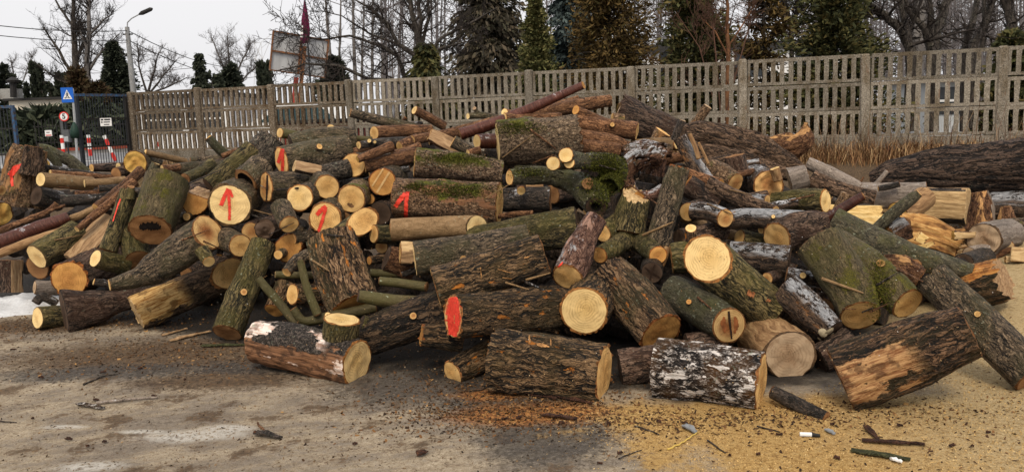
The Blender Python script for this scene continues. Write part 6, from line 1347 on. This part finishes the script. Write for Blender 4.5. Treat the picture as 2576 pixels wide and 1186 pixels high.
conifer('dark_conifer', 'dark conifer cut by the left edge behind the chimney block', 4, 165, 46, 50, 'thuja', 12, 2500, None, mat=LD, card=.36, power=.6)
conifer('dark_conifer', 'low dark conifer behind the vent pipe', 37, 193, 34, 52, 'thuja', 13, 1500, None, mat=LD, card=.34, power=.5)
conifer('dark_conifer', 'low dark conifer behind the gap right of the tapering column', 125, 210, 26, 52, 'thuja', 14, 1000, None, mat=LD, card=.34, power=.5)
conifer('brown_thuja', 'brown-tinged thuja above the crossing sign and gate', 190, 176, 66, 43, 'cypress', 15, 4200, None, mat=LR, card=.34, power=.45)
conifer('brown_thuja', 'low brown-tinged thuja behind the gate top rail', 240, 215, 100, 42, 'cypress', 16, 4200, None, mat=LR, card=.32, power=.4)
conifer('dark_conifer', 'dark conifer behind the right side of the billboard', 840, 150, 110, 42, 'thuja', 17, 4500, None, mat=LD, card=.36, power=.6)
# juniper hedge, one long mass of sprays
def hedge(name, label, x0, x1, ytop, Y, mat, n, seed):
    r = np.random.RandomState(seed); a, b = at(x0, ytop, Y), at(x1, ytop, Y); L_ = b.x-a.x; h = (a.z+b.z)/2-.5
    u = r.rand(n); v = r.rand(n); hx = h*(.72+.22*np.sin(u*17+seed)+.14*np.sin(u*41)); C0 = np.stack([u*L_, r.normal(0, .8, n), v*hx], 1)
    d = np.stack([r.normal(0, 1, n), r.normal(-.5, .7, n), r.normal(.45, .4, n)], 1); d /= np.linalg.norm(d, axis=1, keepdims=True); s = np.cross(d, r.normal(0, 1, (n, 3))); s /= np.linalg.norm(s, axis=1, keepdims=True)
    l = .5*r.uniform(.6, 1.5, (n, 1)); V = np.stack([C0-d*l*.2, C0+d*l*.5+s*l*.16, C0+d*l, C0+d*l*.5-s*l*.16], 1).reshape(-1, 3); q = (np.arange(n)*4)[:, None]
    e = empty(name, Vector((a.x, Y, .5)), label, 'hedge'); link('crown', mesh_np('crown', V, np.concatenate([np.concatenate([q, q+1, q+2], 1), np.concatenate([q, q+2, q+3], 1)])), mat, e)
    S_ = Segs(); rr = random.Random(seed)
    for i in range(int(L_/.8)): S_.seg(Vector((i*.8, 0, -.1)), Vector((i*.8+rr.uniform(-.3, .3), rr.uniform(-.3, .3), h*.8)), .05, .02)
    S_.build('stems', TWG, e, 4)
hedge('juniper_hedge', 'wide spreading juniper hedge in front of the beige outbuilding', 22, 345, 268, 38.5, LJ, 9000, 3)
# bare trees at left
bare_tree('bare_tree', 'tallest bare tree at left with a dark bird nest ball', [pl(47, (196, 300, 20), (194, 200, 17), (188, 110, 14), (184, 40, 11), (178, -60, 6)), pl(47, (193, 205, 9), (150, 130, 7), (110, 70, 3)), pl(47, (190, 150, 8), (215, 100, 6), (250, 65, 3)), pl(47, (186, 70, 7), (150, 20, 5), (130, -20, 2)), pl(47, (195, 215, 7), (145, 200, 5), (85, 155, 2))], (TRK, TWG), 21, 1.35, 3, .65, .25, minr=.007)
bare_tree('bare_tree', 'pale-trunked bare tree right of the tallest one', [pl(46, (223, 300, 17), (223, 200, 14), (222, 110, 12), (223, 30, 9), (224, -60, 5)), pl(46, (223, 180, 7), (255, 130, 5), (300, 85, 2)), pl(46, (223, 90, 6), (260, 50, 4), (285, 35, 2)), pl(46, (223, 130, 6), (205, 90, 4), (198, 50, 2))], (TRP, TWG), 22, 1.35, 3, .65, .25, minr=.007)
bare_tree('bare_bush', 'spreading bare tree just right of the street lamp', [pl(42, (372, 235, 7), (385, 190, 5), (400, 130, 2)), pl(42, (376, 235, 6), (410, 190, 4), (445, 150, 2)), pl(42, (370, 235, 6), (350, 170, 4), (345, 110, 2)), pl(42, (380, 235, 5), (430, 215, 4), (470, 195, 2))], (TRK, TWP), 23, 1.4, 3, .9, .2, minr=.006)
bare_tree('bare_bush', 'upright fan-shaped bare tree behind the round-topped conifer', [pl(50, (582, 235, 8), (578, 170, 5), (572, 90, 2)), pl(50, (580, 215, 6), (555, 150, 4), (530, 90, 2)), pl(50, (584, 210, 6), (610, 150, 4), (632, 110, 2)), pl(50, (584, 235, 6), (620, 190, 4), (655, 160, 2))], (TRP, TWP), 24, 1.5, 3, .9, .3, minr=.006)
bare_tree('bare_bush', 'thin bare tree at the left edge above the outbuilding', [pl(55, (30, 240, 6), (34, 190, 4), (28, 150, 2)), pl(55, (30, 240, 5), (60, 200, 3), (80, 140, 2))], (TRP, TWP), 25, 1.2, 3, .8, .3, minr=.006)
q = MB(); c = at(199, 74, 46.8); rr = random.Random(3)
for i in range(60):
    v = Vector((rr.gauss(0, 1), rr.gauss(0, 1), rr.gauss(0, 1))).normalized(); s_ = Vector((rr.gauss(0, 1), rr.gauss(0, 1), rr.gauss(0, 1))).normalized(); q.tube([c+v*.2-s_*.25, c+v*.2+s_*.25], .025, 3)
o = q.build('bird_nest', TWG); tag(o, 'dark ball of twigs high in the tallest bare tree', 'nest')
# birch-like tall bare trees behind the billboard
for i, (x, Y, w, lean) in enumerate(((838, 52, 11, -22), (852, 55, 8, 6), (893, 50, 12, -6), (908, 56, 8, 10), (935, 54, 9, 4), (965, 58, 9, -8), (1000, 55, 8, 12))):
    bare_tree('birch_tree', ['leftmost tall pale birch leaning left behind the billboard', 'slender birch close behind the leftmost one', 'stoutest pale birch between billboard and multi-stemmed tree', 'slender birch just right of the stoutest birch', 'straight thin birch in the middle of the birch row', 'thin birch leaning left near the multi-stemmed tree', 'rightmost thin birch leaning right beside the multi-stemmed tree'][i],
        [pl(Y, (x, 260, w), (x+lean*.3, 150, w*.8), (x+lean*.7, 60, w*.6), (x+lean, -60, w*.35))], (TRP, TWP), 30+i, 1.2, 3, .45, .35, 'birches behind the billboard', minr=.006, spread=.75, lenf=.22)
# the multi-stemmed bare tree just behind the fence
bare_tree('multi_stem_tree', 'dark multi-stemmed bare tree spreading over the fence centre', [
    pl(19.5, (1072, 260, 26), (1062, 170, 22), (1052, 100, 17), (1035, 30, 13), (1020, -50, 9)), pl(19.5, (1066, 180, 16), (1050, 130, 13), (1060, 50, 11), (1048, -40, 7)),
    pl(19.5, (1056, 150, 14), (1000, 110, 11), (975, 60, 9), (930, 20, 6), (870, -15, 3)), pl(19.5, (1064, 240, 14), (1015, 190, 12), (1000, 140, 10), (960, 115, 8), (880, 90, 6), (800, 100, 4), (740, 85, 2)),
    pl(19.5, (1062, 235, 12), (1000, 205, 11), (930, 200, 9), (850, 165, 8), (770, 160, 5), (690, 180, 2)), pl(19.5, (1075, 150, 11), (1110, 95, 8), (1180, 60, 6), (1250, 20, 3)), pl(19.5, (1060, 120, 10), (1080, 40, 8), (1075, -50, 5)),
    pl(19.5, (1000, 110, 7), (930, 85, 5), (860, 40, 3), (800, 25, 2)), pl(19.5, (1085, 130, 7), (1150, 110, 5), (1220, 95, 2))], (TRK, TWG), 41, 1.05, 3, .5, .05, minr=.007)
conifer('dark_yew', 'dark drooping evergreen at the foot of the multi-stemmed tree', 1070, 100, 200, 18.8, 'spruce', 42, 6500, None, mat=LG, card=.22, power=.7, droop=.2)
# --- right of centre
conifer('tall_spruce', 'huge dark brown spruce with drooping boughs behind the fence', 1212, -320, 300, 27, 'spruce', 51, 17000, None, cn=3.6, mat=LS, card=.30, power=.62, droop=.25, gap=.32, trunkpx=20)
conifer('blue_spruce', 'bluish spruce top behind the bright green thuja', 1432, -200, 210, 30, 'spruce', 52, 9000, None, cn=3.6, mat=LBS, card=.32, power=.7, droop=.15, gap=.1)
conifer('green_thuja', 'bright green feathery thuja with a pointed top', 1345, -22, 165, 20, 'thuja', 53, 13500, None, cn=3.6, mat=LT, card=.13, power=.8, gap=.2)
conifer('brown_cypress', 'broad olive-brown cypress right of the bright green thuja', 1528, -260, 285, 20.5, 'cypress', 54, 17000, None, cn=3.6, mat=LB, card=.17, power=.5, gap=.42, trunkpx=14)
conifer('dark_thuja', 'dark green thuja left of the thin orange trunk', 1745, -240, 215, 18.5, 'thuja', 55, 13500, None, cn=3.6, mat=LG, card=.16, power=.5, gap=.25, trunkpx=12)
conifer('rust_cypress', 'sparse rust-brown cypress right of the thin orange trunk', 1925, -230, 170, 19, 'cypress', 56, 7000, None, cn=3.6, mat=LB, card=.16, power=.45, gap=.55, trunkpx=12)
conifer('green_conifer', 'dark green conifer with drooping sprays before the bare trunks', 2112, -200, 290, 17.5, 'thuja', 57, 15000, None, cn=3.6, mat=LG, card=.16, power=.6, gap=.26, trunkpx=12)
conifer('low_evergreen', 'low dark evergreen behind the fence at the far right', 2545, 85, 130, 17, 'thuja', 58, 5000, None, mat=LG, card=.18, power=.5)
bare_tree('pine_sapling', 'thin tree with an orange trunk behind the fence', [pl(17.2, (1832, 330, 14), (1832, 150, 12), (1829, 60, 9), (1826, -60, 7)), pl(17.2, (1831, 140, 5), (1800, 80, 4), (1760, 40, 2)), pl(17.2, (1830, 120, 5), (1870, 60, 4), (1900, 10, 2))], (TRO, TWR), 61, .9, 3, .45, .2, minr=.006)
bare_tree('forked_tree', 'grey forked tree between the rust cypress and green conifer', [pl(20, (1992, 330, 16), (1992, 150, 13), (1990, 70, 11), (1975, 0, 8), (1968, -60, 6)), pl(20, (1991, 80, 9), (2005, 20, 7), (2020, -50, 5))], (TRK, TWG), 62, 1.4, 3, .8, .2, minr=.007)
limb = lambda Y, *p: pl(Y, *p)
bare_tree('bare_tree', 'dark bare tree with a long limb arching up left at right', [limb(18, (2295, 330, 30), (2290, 120, 27), (2268, 75, 24), (2230, 40, 18), (2180, 5, 13), (2130, -50, 8)), limb(18, (2285, 110, 18), (2275, 50, 18), (2262, -10, 16), (2250, -70, 12))], (TRK, TWG), 63, .8, 3, .45, .1, minr=.006)
bare_tree('bare_tree', 'dark V-shaped bare tree in the middle of the right trunks', [limb(18, (2345, 330, 32), (2345, 120, 30), (2325, 70, 18), (2290, 35, 12), (2270, -20, 8)), limb(18, (2350, 125, 26), (2365, 60, 24), (2382, 0, 20), (2395, -60, 15)), limb(18, (2344, 120, 18), (2342, 60, 14), (2338, -40, 10))], (TRK, TWG), 64, .8, 3, .45, .1, minr=.006)
bare_tree('bare_tree', 'leaning grey bare tree with a right-tilted trunk', [limb(20, (2425, 330, 22), (2430, 110, 20), (2450, 40, 16), (2465, -60, 12))], (TRK, TWG), 65, .9, 3, .45, .1, minr=.006, lenf=.35)
bare_tree('bare_tree', 'strongly right-leaning bare tree near the right edge', [limb(19, (2440, 330, 24), (2450, 110, 22), (2485, 40, 18), (2520, -40, 13)), limb(19, (2470, 120, 14), (2478, 60, 12), (2472, -40, 8))], (TRK, TWG), 66, .8, 3, .45, .1, minr=.006, lenf=.4)
bare_tree('bare_tree', 'upright stout bare tree close to the right edge', [limb(19, (2543, 330, 30), (2543, 110, 26), (2540, 40, 24), (2545, -60, 20)), limb(19, (2542, 60, 12), (2520, 0, 10), (2510, -60, 7))], (TRK, TWG), 67, .8, 3, .45, .1, minr=.006, lenf=.4)
bare_tree('bare_tree', 'broad greyish trunk behind the dark bare trees at right', [limb(27, (2300, 330, 34), (2312, 120, 32), (2314, 50, 28), (2318, -60, 24))], (TRP, TWP), 68, .8, 3, .45, .1, minr=.006, lenf=.35)
bare_tree('bare_shrub', 'reddish bare shrub twigs over the fence beside the orange trunk', [pl(16.5, (1815, 330, 5), (1800, 130, 4), (1790, 20, 2)), pl(16.5, (1815, 330, 5), (1870, 120, 4), (1895, 30, 2)), pl(16.5, (1815, 330, 4), (1760, 120, 3), (1700, 30, 2))], (TWR, TWR), 69, .9, 3, .4, .3, minr=.005)
# far-off wood: thin trunks and haze of twigs that read as one mass
S_ = Segs(); rr = random.Random(9)
for (xa, xb, n_) in ((1380, 2060, 60), (2060, 2640, 110), (960, 1160, 20)):
    for i in range(n_):
        x = rr.uniform(xa, xb); Y = rr.uniform(34, 62); w = rr.uniform(3, 9); p = at(x, 330, Y); p.z = .3; t_ = at(x+rr.uniform(-14, 14), -120, Y); r0 = w/2*psize(p)
        S_.seg(p, t_, r0, r0*.45)
        for k in range(18):
            u = rr.uniform(.2, .95); b0 = p.lerp(t_, u); d = Vector((rr.gauss(0, 1), rr.gauss(0, .5), rr.uniform(.2, 1.3))); l = rr.uniform(.8, 2.2); m_ = b0+d*l*.5; e_ = m_+(d+Vector((rr.gauss(0, .5), 0, .3)))*l*.5
            S_.seg(b0, m_, .026, .016); S_.seg(m_, e_, .016, .006)
            for z_ in range(2): S_.seg(m_, m_+Vector((rr.gauss(0, .8), 0, rr.uniform(.2, .9))), .012, .005)
o = S_.build('far_woodland', plain('far_wood', (.19, .17, .17), .9, .3, .6), None, 3); tag(o, 'far-off bare wood of thin trunks behind everything at right', 'wood', None, 'stuff')
# ------------------------------------------------------------------ snow, chips, scraps and small litter
SNOW = plain('old_snow', (.64, .65, .67), .6, .2, 40)
V, Fc, n, mm_ = [], [], 44, 7
c = at_z(42, 764, .02)
for i in range(mm_+1):
    for j in range(n):
        a = 2*math.pi*j/n; f = i/mm_; rr = (1+.4*noise.noise(Vector((math.cos(a)*1.6, math.sin(a)*1.6, 2)))+.2*noise.noise(Vector((math.cos(a)*5, math.sin(a)*5, 7))))*f
        x, y = c.x+math.cos(a)*.52*rr, c.y+math.sin(a)*.44*rr
        V.append((x, y, gz(x, y)-.01+.07*(1-f**3)*(1+.9*noise.noise(Vector((x*7, y*7, 0))))))
for i in range(mm_):
    for j in range(n): j2 = (j+1) % n; Fc.append((i*n+j, (i+1)*n+j, (i+1)*n+j2, i*n+j2))
o = link('snow_patch', mesh('snow_patch', V, Fc, True), SNOW); tag(o, 'patch of old white snow at the left edge of the yard', 'snow')
def chips(name, n, region, s0, s1, mat, label, seed, flat=.5):
    r = np.random.RandomState(seed); P = []
    while len(P) < n:
        q = region(r)
        if q is not None: P.append((q[0], q[1], gz(*q)))
    P = np.array(P); k = len(P); a = r.uniform(0, 6.28, k); tl = r.normal(0, flat, (k, 2)); L_ = r.uniform(s0, s1, (k, 1)); Wd = L_*r.uniform(.25, .7, (k, 1))
    u = np.stack([np.cos(a), np.sin(a), tl[:, 0]], 1); v = np.stack([-np.sin(a), np.cos(a), tl[:, 1]], 1); P[:, 2] += L_[:, 0]*.25
    th = np.array([0, 0, 1.])*L_*.18
    Vv = np.stack([P-u*L_-v*Wd*.4, P+u*L_*.7-v*Wd, P+u*L_+v*Wd*.5, P-u*L_*.6+v*Wd, P+th], 1).reshape(-1, 3); b = (np.arange(k)*5)[:, None]
    Fq = np.concatenate([np.concatenate([b+i, b+(i+1) % 4, b+4], 1) for i in range(4)])
    o = link(name, mesh_np(name, Vv, Fq), mat); tag(o, label, 'litter', None, 'stuff')
def reg_saw(r):
    y = 3.05+abs(r.normal(0, 1.2)); x = r.uniform(-.1, 4.2)
    if y > 4.0+max(0, x-1.2)*.62 or (x-.30)+(y-3.7)*.62 < r.normal(.15, .2): return None
    return x, y
def reg_left(r):
    y = r.uniform(3.2, 6.9); x = r.uniform(-4.6, .6)
    if y > 5.0-.3*x+.2 or (x-.30)+(y-3.7)*.62 > .3: return None
    return x, y
chips('sawdust_chips', 36000, reg_saw, .0018, .005, islandmat('sawdust_chip', [(0, (.20, .11, .04)), (.35, (.46, .29, .105)), (.8, (.56, .37, .15)), (1, (.66, .49, .25))]), 'coarse yellow sawdust lying thick at lower right', 1)
chips('bark_crumbs', 1500, reg_saw, .004, .011, islandmat('bark_crumb', [(0, (.015, .01, .008)), (.6, (.07, .035, .018)), (1, (.16, .08, .035))]), 'dark bark crumbs strewn over the sawdust', 2)
chips('yard_crumbs', 6000, reg_left, .003, .008, islandmat('yard_crumb', [(0, (.02, .014, .01)), (.5, (.10, .06, .03)), (.85, (.20, .13, .07)), (1, (.38, .29, .19))]), 'bark and wood crumbs trodden into the yard at left', 3)
def reg_litter(r):
    cx, cy, sx, sy = ((-2.05, 5.35, .8, .28), (-3.4, 6.3, .7, .2), (.0, 4.1, .35, .14), (.9, 3.85, .8, .1), (-.1, 4.5, .4, .25))[r.randint(5)]
    return r.normal(cx, sx), r.normal(cy, sy)
chips('bark_litter', 9000, reg_litter, .004, .012, islandmat('bark_litter_mat', [(0, (.018, .011, .008)), (.5, (.085, .045, .02)), (.9, (.17, .08, .03)), (1, (.42, .24, .09))]), 'brown bark litter heaped at the foot of the logs', 4)
def reg_back(r):
    p = at_z(r.uniform(2180, 2570), r.uniform(560, 700), .0); return (p.x, p.y) if p.y < 10 else None
chips('wood_debris', 3000, reg_back, .01, .035, islandmat('wood_debris_mat', [(0, (.02, .012, .008)), (.5, (.12, .06, .03)), (.85, (.42, .26, .11)), (1, (.7, .5, .25))]), 'torn wood and bark debris on the ground at right behind the heap', 5, .8)
# bark plates and splinters one can pick out
BKP = bark('bark_scrap', (.01, .006, .005), (.055, .03, .02), (.17, .09, .05), 30, 8, .4); GRP = bark('bark_scrap_green', (.01, .01, .006), (.045, .05, .02), (.13, .13, .06), 30, 8, .4); GRY = plain('scrap_grey', (.26, .27, .28), .7, .3)
def plate(name, label, cat, x0, y0, x1, y1, w, mat, curl=.35, group=None, lift=.004, th=.006):
    a, b = at_z(x0, y0, 0), at_z(x1, y1, 0); a.z = gz(a.x, a.y)+lift; b.z = gz(b.x, b.y)+lift; d = (b-a); k = psize(a); wd = w*k*1.5; s = Vector((-d.y, d.x, 0)).normalized(); nn = 9; V, Fc = [], []; sd = x0*.37
    for lay in (0, 1):
        for i in range(nn):
            u = i/(nn-1); ww = wd*(.55+.45*math.sin(math.pi*min(1, u*1.1+.08)))*(1+.35*noise.noise(Vector((u*5, sd, lay*.1))))
            for j in range(5):
                v = j/4-.5; p = a+d*u+s*v*ww; p.z += curl*ww*(2*v)**2*.5+(th if lay else 0)+.012*abs(noise.noise(Vector((u*3, v*2, sd)))); V.append(p)
    o_ = nn*5
    for i in range(nn-1):
        for j in range(4):
            q = (i*5+j, i*5+j+1, (i+1)*5+j+1, (i+1)*5+j); Fc.append(q[::-1]); Fc.append(tuple(z+o_ for z in q))
    for i in range(nn-1):
        for j in (0, 4): q = (i*5+j, (i+1)*5+j, o_+(i+1)*5+j, o_+i*5+j); Fc.append(q if j == 0 else q[::-1])
    for i in (0, nn-1):
        for j in range(4): q = (i*5+j, i*5+j+1, o_+i*5+j+1, o_+i*5+j); Fc.append(q[::-1] if i else q)
    c = (a+b)/2; me = mesh(name, [p-c for p in V], Fc); o = link(name, me, mat); o.location = c; tag(o, label, cat, group); return o
def twig(label, pts, w, mat, group=None, name='twig'):
    P = [at_z(x, y, 0) for x, y in pts]; 
    for p in P: p.z = gz(p.x, p.y)+w*psize(p)*.45
    c = P[0].copy(); q = MB(); full = []
    for p, r in zip(P, P[1:]):
        for i in range(4): full.append(p.lerp(r, i/4)+Vector((random.uniform(-.004, .004), random.uniform(-.004, .004), random.uniform(0, .004)))-c)
    full.append(P[-1]-c); m_ = len(full); q.tube(full, [w*psize(c)/2*(1-.5*i/m_) for i in range(m_)], 6); o = q.build(name, mat); o.location = c; tag(o, label, name, group); return o
plate('bark_strip', 'curled dark red-brown bark strip on the sawdust at lower right', 'bark', 2168, 1114, 2326, 1126, 13, BKP)
plate('bark_strip', 'short reddish bark strip leaning on the curled one', 'bark', 2176, 1076, 2208, 1110, 11, BKP)
plate('bark_strip', 'flat blackish green bark slab near the bottom right edge', 'bark', 2140, 1140, 2290, 1164, 18, GRP, .1)
plate('bark_strip', 'bark strip below the thick-barked front log', 'bark', 1366, 1050, 1452, 1058, 11, BKP)
plate('bark_strip', 'long bark strip tucked under the thick-barked front log', 'bark', 1290, 984, 1400, 1008, 12, BKP); plate('bark_strip', 'dark bark strip right of the long tucked one', 'bark', 1395, 1000, 1490, 1020, 10, BKP)
plate('bark_strip', 'bright torn splinter on the ground before the leaning log foot', 'splinter', 428, 858, 530, 836, 13, Fm['splitbrown'], .2); plate('bark_strip', 'thin brown splinter above the bright torn one', 'splinter', 408, 846, 470, 828, 7, Fm['splitbrown'], .2)
plate('bark_strip', 'mossy green bark strip lying before the leaning log foot', 'bark', 506, 872, 626, 872, 9, GRP, .2)
plate('bark_strip', 'black crumpled scrap alone on the sandy ground', 'scrap', 642, 1092, 708, 1104, 14, B['black'], .5); plate('bark_strip', 'small upright-edged brown chip on the sandy ground', 'scrap', 1052, 1150, 1074, 1140, 16, BKP, .6)
plate('bark_strip', 'pale flaky scrap at the end of the long lying stick', 'scrap', 196, 1024, 262, 1034, 12, B['birchy'], .4)
plate('paper_scrap', 'white crumpled scrap at the bottom right edge', 'paper', 2240, 1162, 2268, 1172, 9, WHITE, .5); plate('grey_shard', 'slate-grey shard on the sawdust by the yellow straw', 'shard', 1720, 1076, 1750, 1094, 16, GRY, .3); plate('grey_shard', 'small grey flat shard right of the white stub', 'shard', 2078, 1084, 2098, 1096, 11, GRY, .1)
twig('thin dark twig lying across the sandy ground at left', [(212, 972), (250, 955), (298, 945)], 5, B['black'], None); twig('long grey stick lying on the sandy ground at left', [(246, 1020), (320, 1012), (396, 1007)], 9, B['grey'], None)
twig('short twig standing over the black crumpled scrap', [(648, 1064), (662, 1080), (676, 1092)], 6, B['brown']); twig('dark twig at the far left edge of the yard', [(-5, 1062), (42, 1064)], 4, B['black'])
twig('bright yellow straw lying on the sawdust', [(1680, 1132), (1715, 1118), (1742, 1100), (1756, 1090)], 5, plain('yellow_straw', (.60, .42, .10), .5, .1), None, 'straw')
for i, (lab, p, w) in enumerate((('dark twig below the yellow straw', [(1780, 1110), (1826, 1142)], 5), ('dark twig left of the slate-grey shard', [(1598, 1074), (1658, 1096)], 5), ('thin twig under the black charred stick', [(1905, 1078), (1962, 1094)], 5), ('dark twig pointing up left of the yellow straw', [(1556, 1156), (1614, 1134)], 4), ('curved dark twig on the mud beside the small front log', [(1180, 985), (1215, 978), (1246, 962)], 4))): twig(lab, p, w, B['black'])
p = at_z(2012, 1094, .012); e = empty('white_stub', p, 'small white stub with a black burnt end on the sawdust', 'stub'); q = MB(); q.tube([(0, 0, .006), (.05, -.01, .006)], [.010, .010], 10); q.build('white_end', WHITE, e); q = MB(); q.tube([(.0505, -.0101, .006), (.085, -.02, .004)], [.010, .007], 10); q.build('black_end', BLK, e)
rs = random.Random(31)
for i in range(30):                                   # nothing tells these scraps apart
    if i < 17: x, y = rs.uniform(1250, 2560), rs.uniform(1040, 1180)
    else: x, y = rs.uniform(20, 1200), rs.uniform(880, 1170)
    a = rs.uniform(-.5, .5); l = rs.uniform(6, 17); plate('bark_scrap', 'one of many small dark bark scraps strewn over the bare ground', 'scrap', x, y, x+l*math.cos(a), y+l*math.sin(a)*.5, rs.uniform(3, 7), BKP, rs.uniform(.1, .6), 'small dark bark scraps on the ground')
# shelf fungus on the frosted barky log
rec = [r for r in LOGS if 'pale fungus' in r['label']][0]; bv = bvh_of(rec); Mi = rec['M'].inverted(); FUN = plain('pale_fungus', (.50, .42, .28), .7, .3, 50)
for (x, y, d_) in ((2070, 836, 24), (2086, 832, 28), (2092, 844, 20), (2062, 852, 14)):
    loc, nor, fi, dist = bv.ray_cast(CAM, ray(x, y).normalized())
    if loc is None: continue
    k = psize(loc)*d_/2; q = MB(); n = 14; nor = nor.normalized(); u = nor.orthogonal().normalized(); v = nor.cross(u)
    ring = [loc+(u*math.cos(2*math.pi*i/n)+v*math.sin(2*math.pi*i/n))*k*(1+.25*noise.noise(Vector((i*.7, x, 0)))) for i in range(n)]; top = [p_.lerp(loc, .35)+nor*k*.28 for p_ in ring]
    q.add([Mi @ p_ for p_ in ring+top]+[Mi @ (loc+nor*k*.26)], [(i, (i+1) % n, n+(i+1) % n, n+i) for i in range(n)]+[(n+i, n+(i+1) % n, 2*n) for i in range(n)]); q.build('fungus', FUN, rec['root'], True)

def fuzz(rec, n, box, mat, name, s0, s1, seed):          # short tufts growing out of the bark, one part
    bv = bvh_of(rec); Mi = rec['M'].inverted(); r = random.Random(seed); V, Fc = [], []
    for i in range(n):
        x, y = r.gauss(box[0], box[2]), r.gauss(box[1], box[3]); loc, nor, fi, dist = bv.ray_cast(CAM, ray(x, y).normalized())
        if loc is None: continue
        d = (nor+Vector((r.gauss(0, .5), r.gauss(0, .5), r.gauss(-.1, .5)))).normalized(); l = r.uniform(s0, s1); u = d.orthogonal().normalized()*l*.3; b = len(V); V += [Mi @ (loc-u), Mi @ (loc+u), Mi @ (loc+d*l)]; Fc.append((b, b+1, b+2))
    o = link(name, mesh(name, V, Fc), mat, rec['root']); o['kind'] = 'stuff'
MS = islandmat('moss_tufts', [(0, (.010, .012, .003)), (.4, (.04, .045, .007)), (.8, (.095, .10, .015)), (1, (.17, .16, .03))], .9)
fuzz(gnarl, 9000, (1530, 440, 24, 34), MS, 'moss', .006, .018, 1); fuzz(gnarl, 700, (1330, 432, 24, 6), MS, 'moss', .006, .016, 2)
fuzz(top_moss, 2600, (1300, 322, 34, 9), MS, 'moss', .005, .014, 3); fuzz(moss_red, 3200, (1150, 480, 55, 10), MS, 'moss', .005, .014, 4); fuzz(moss_red, 900, (1045, 470, 16, 5), MS, 'moss', .005, .012, 5)
mpl = [r for r in LOGS if r['label'].startswith('mossy pale log')][0]; fuzz(mpl, 2600, (1150, 398, 60, 8), MS, 'moss', .005, .014, 6)
fuzz(moss_fork, 3600, (2215, 710, 16, 42), islandmat('moss_olive', [(0, (.03, .032, .006)), (.5, (.09, .09, .014)), (1, (.18, .16, .03))], .9), 'moss', .004, .012, 7)
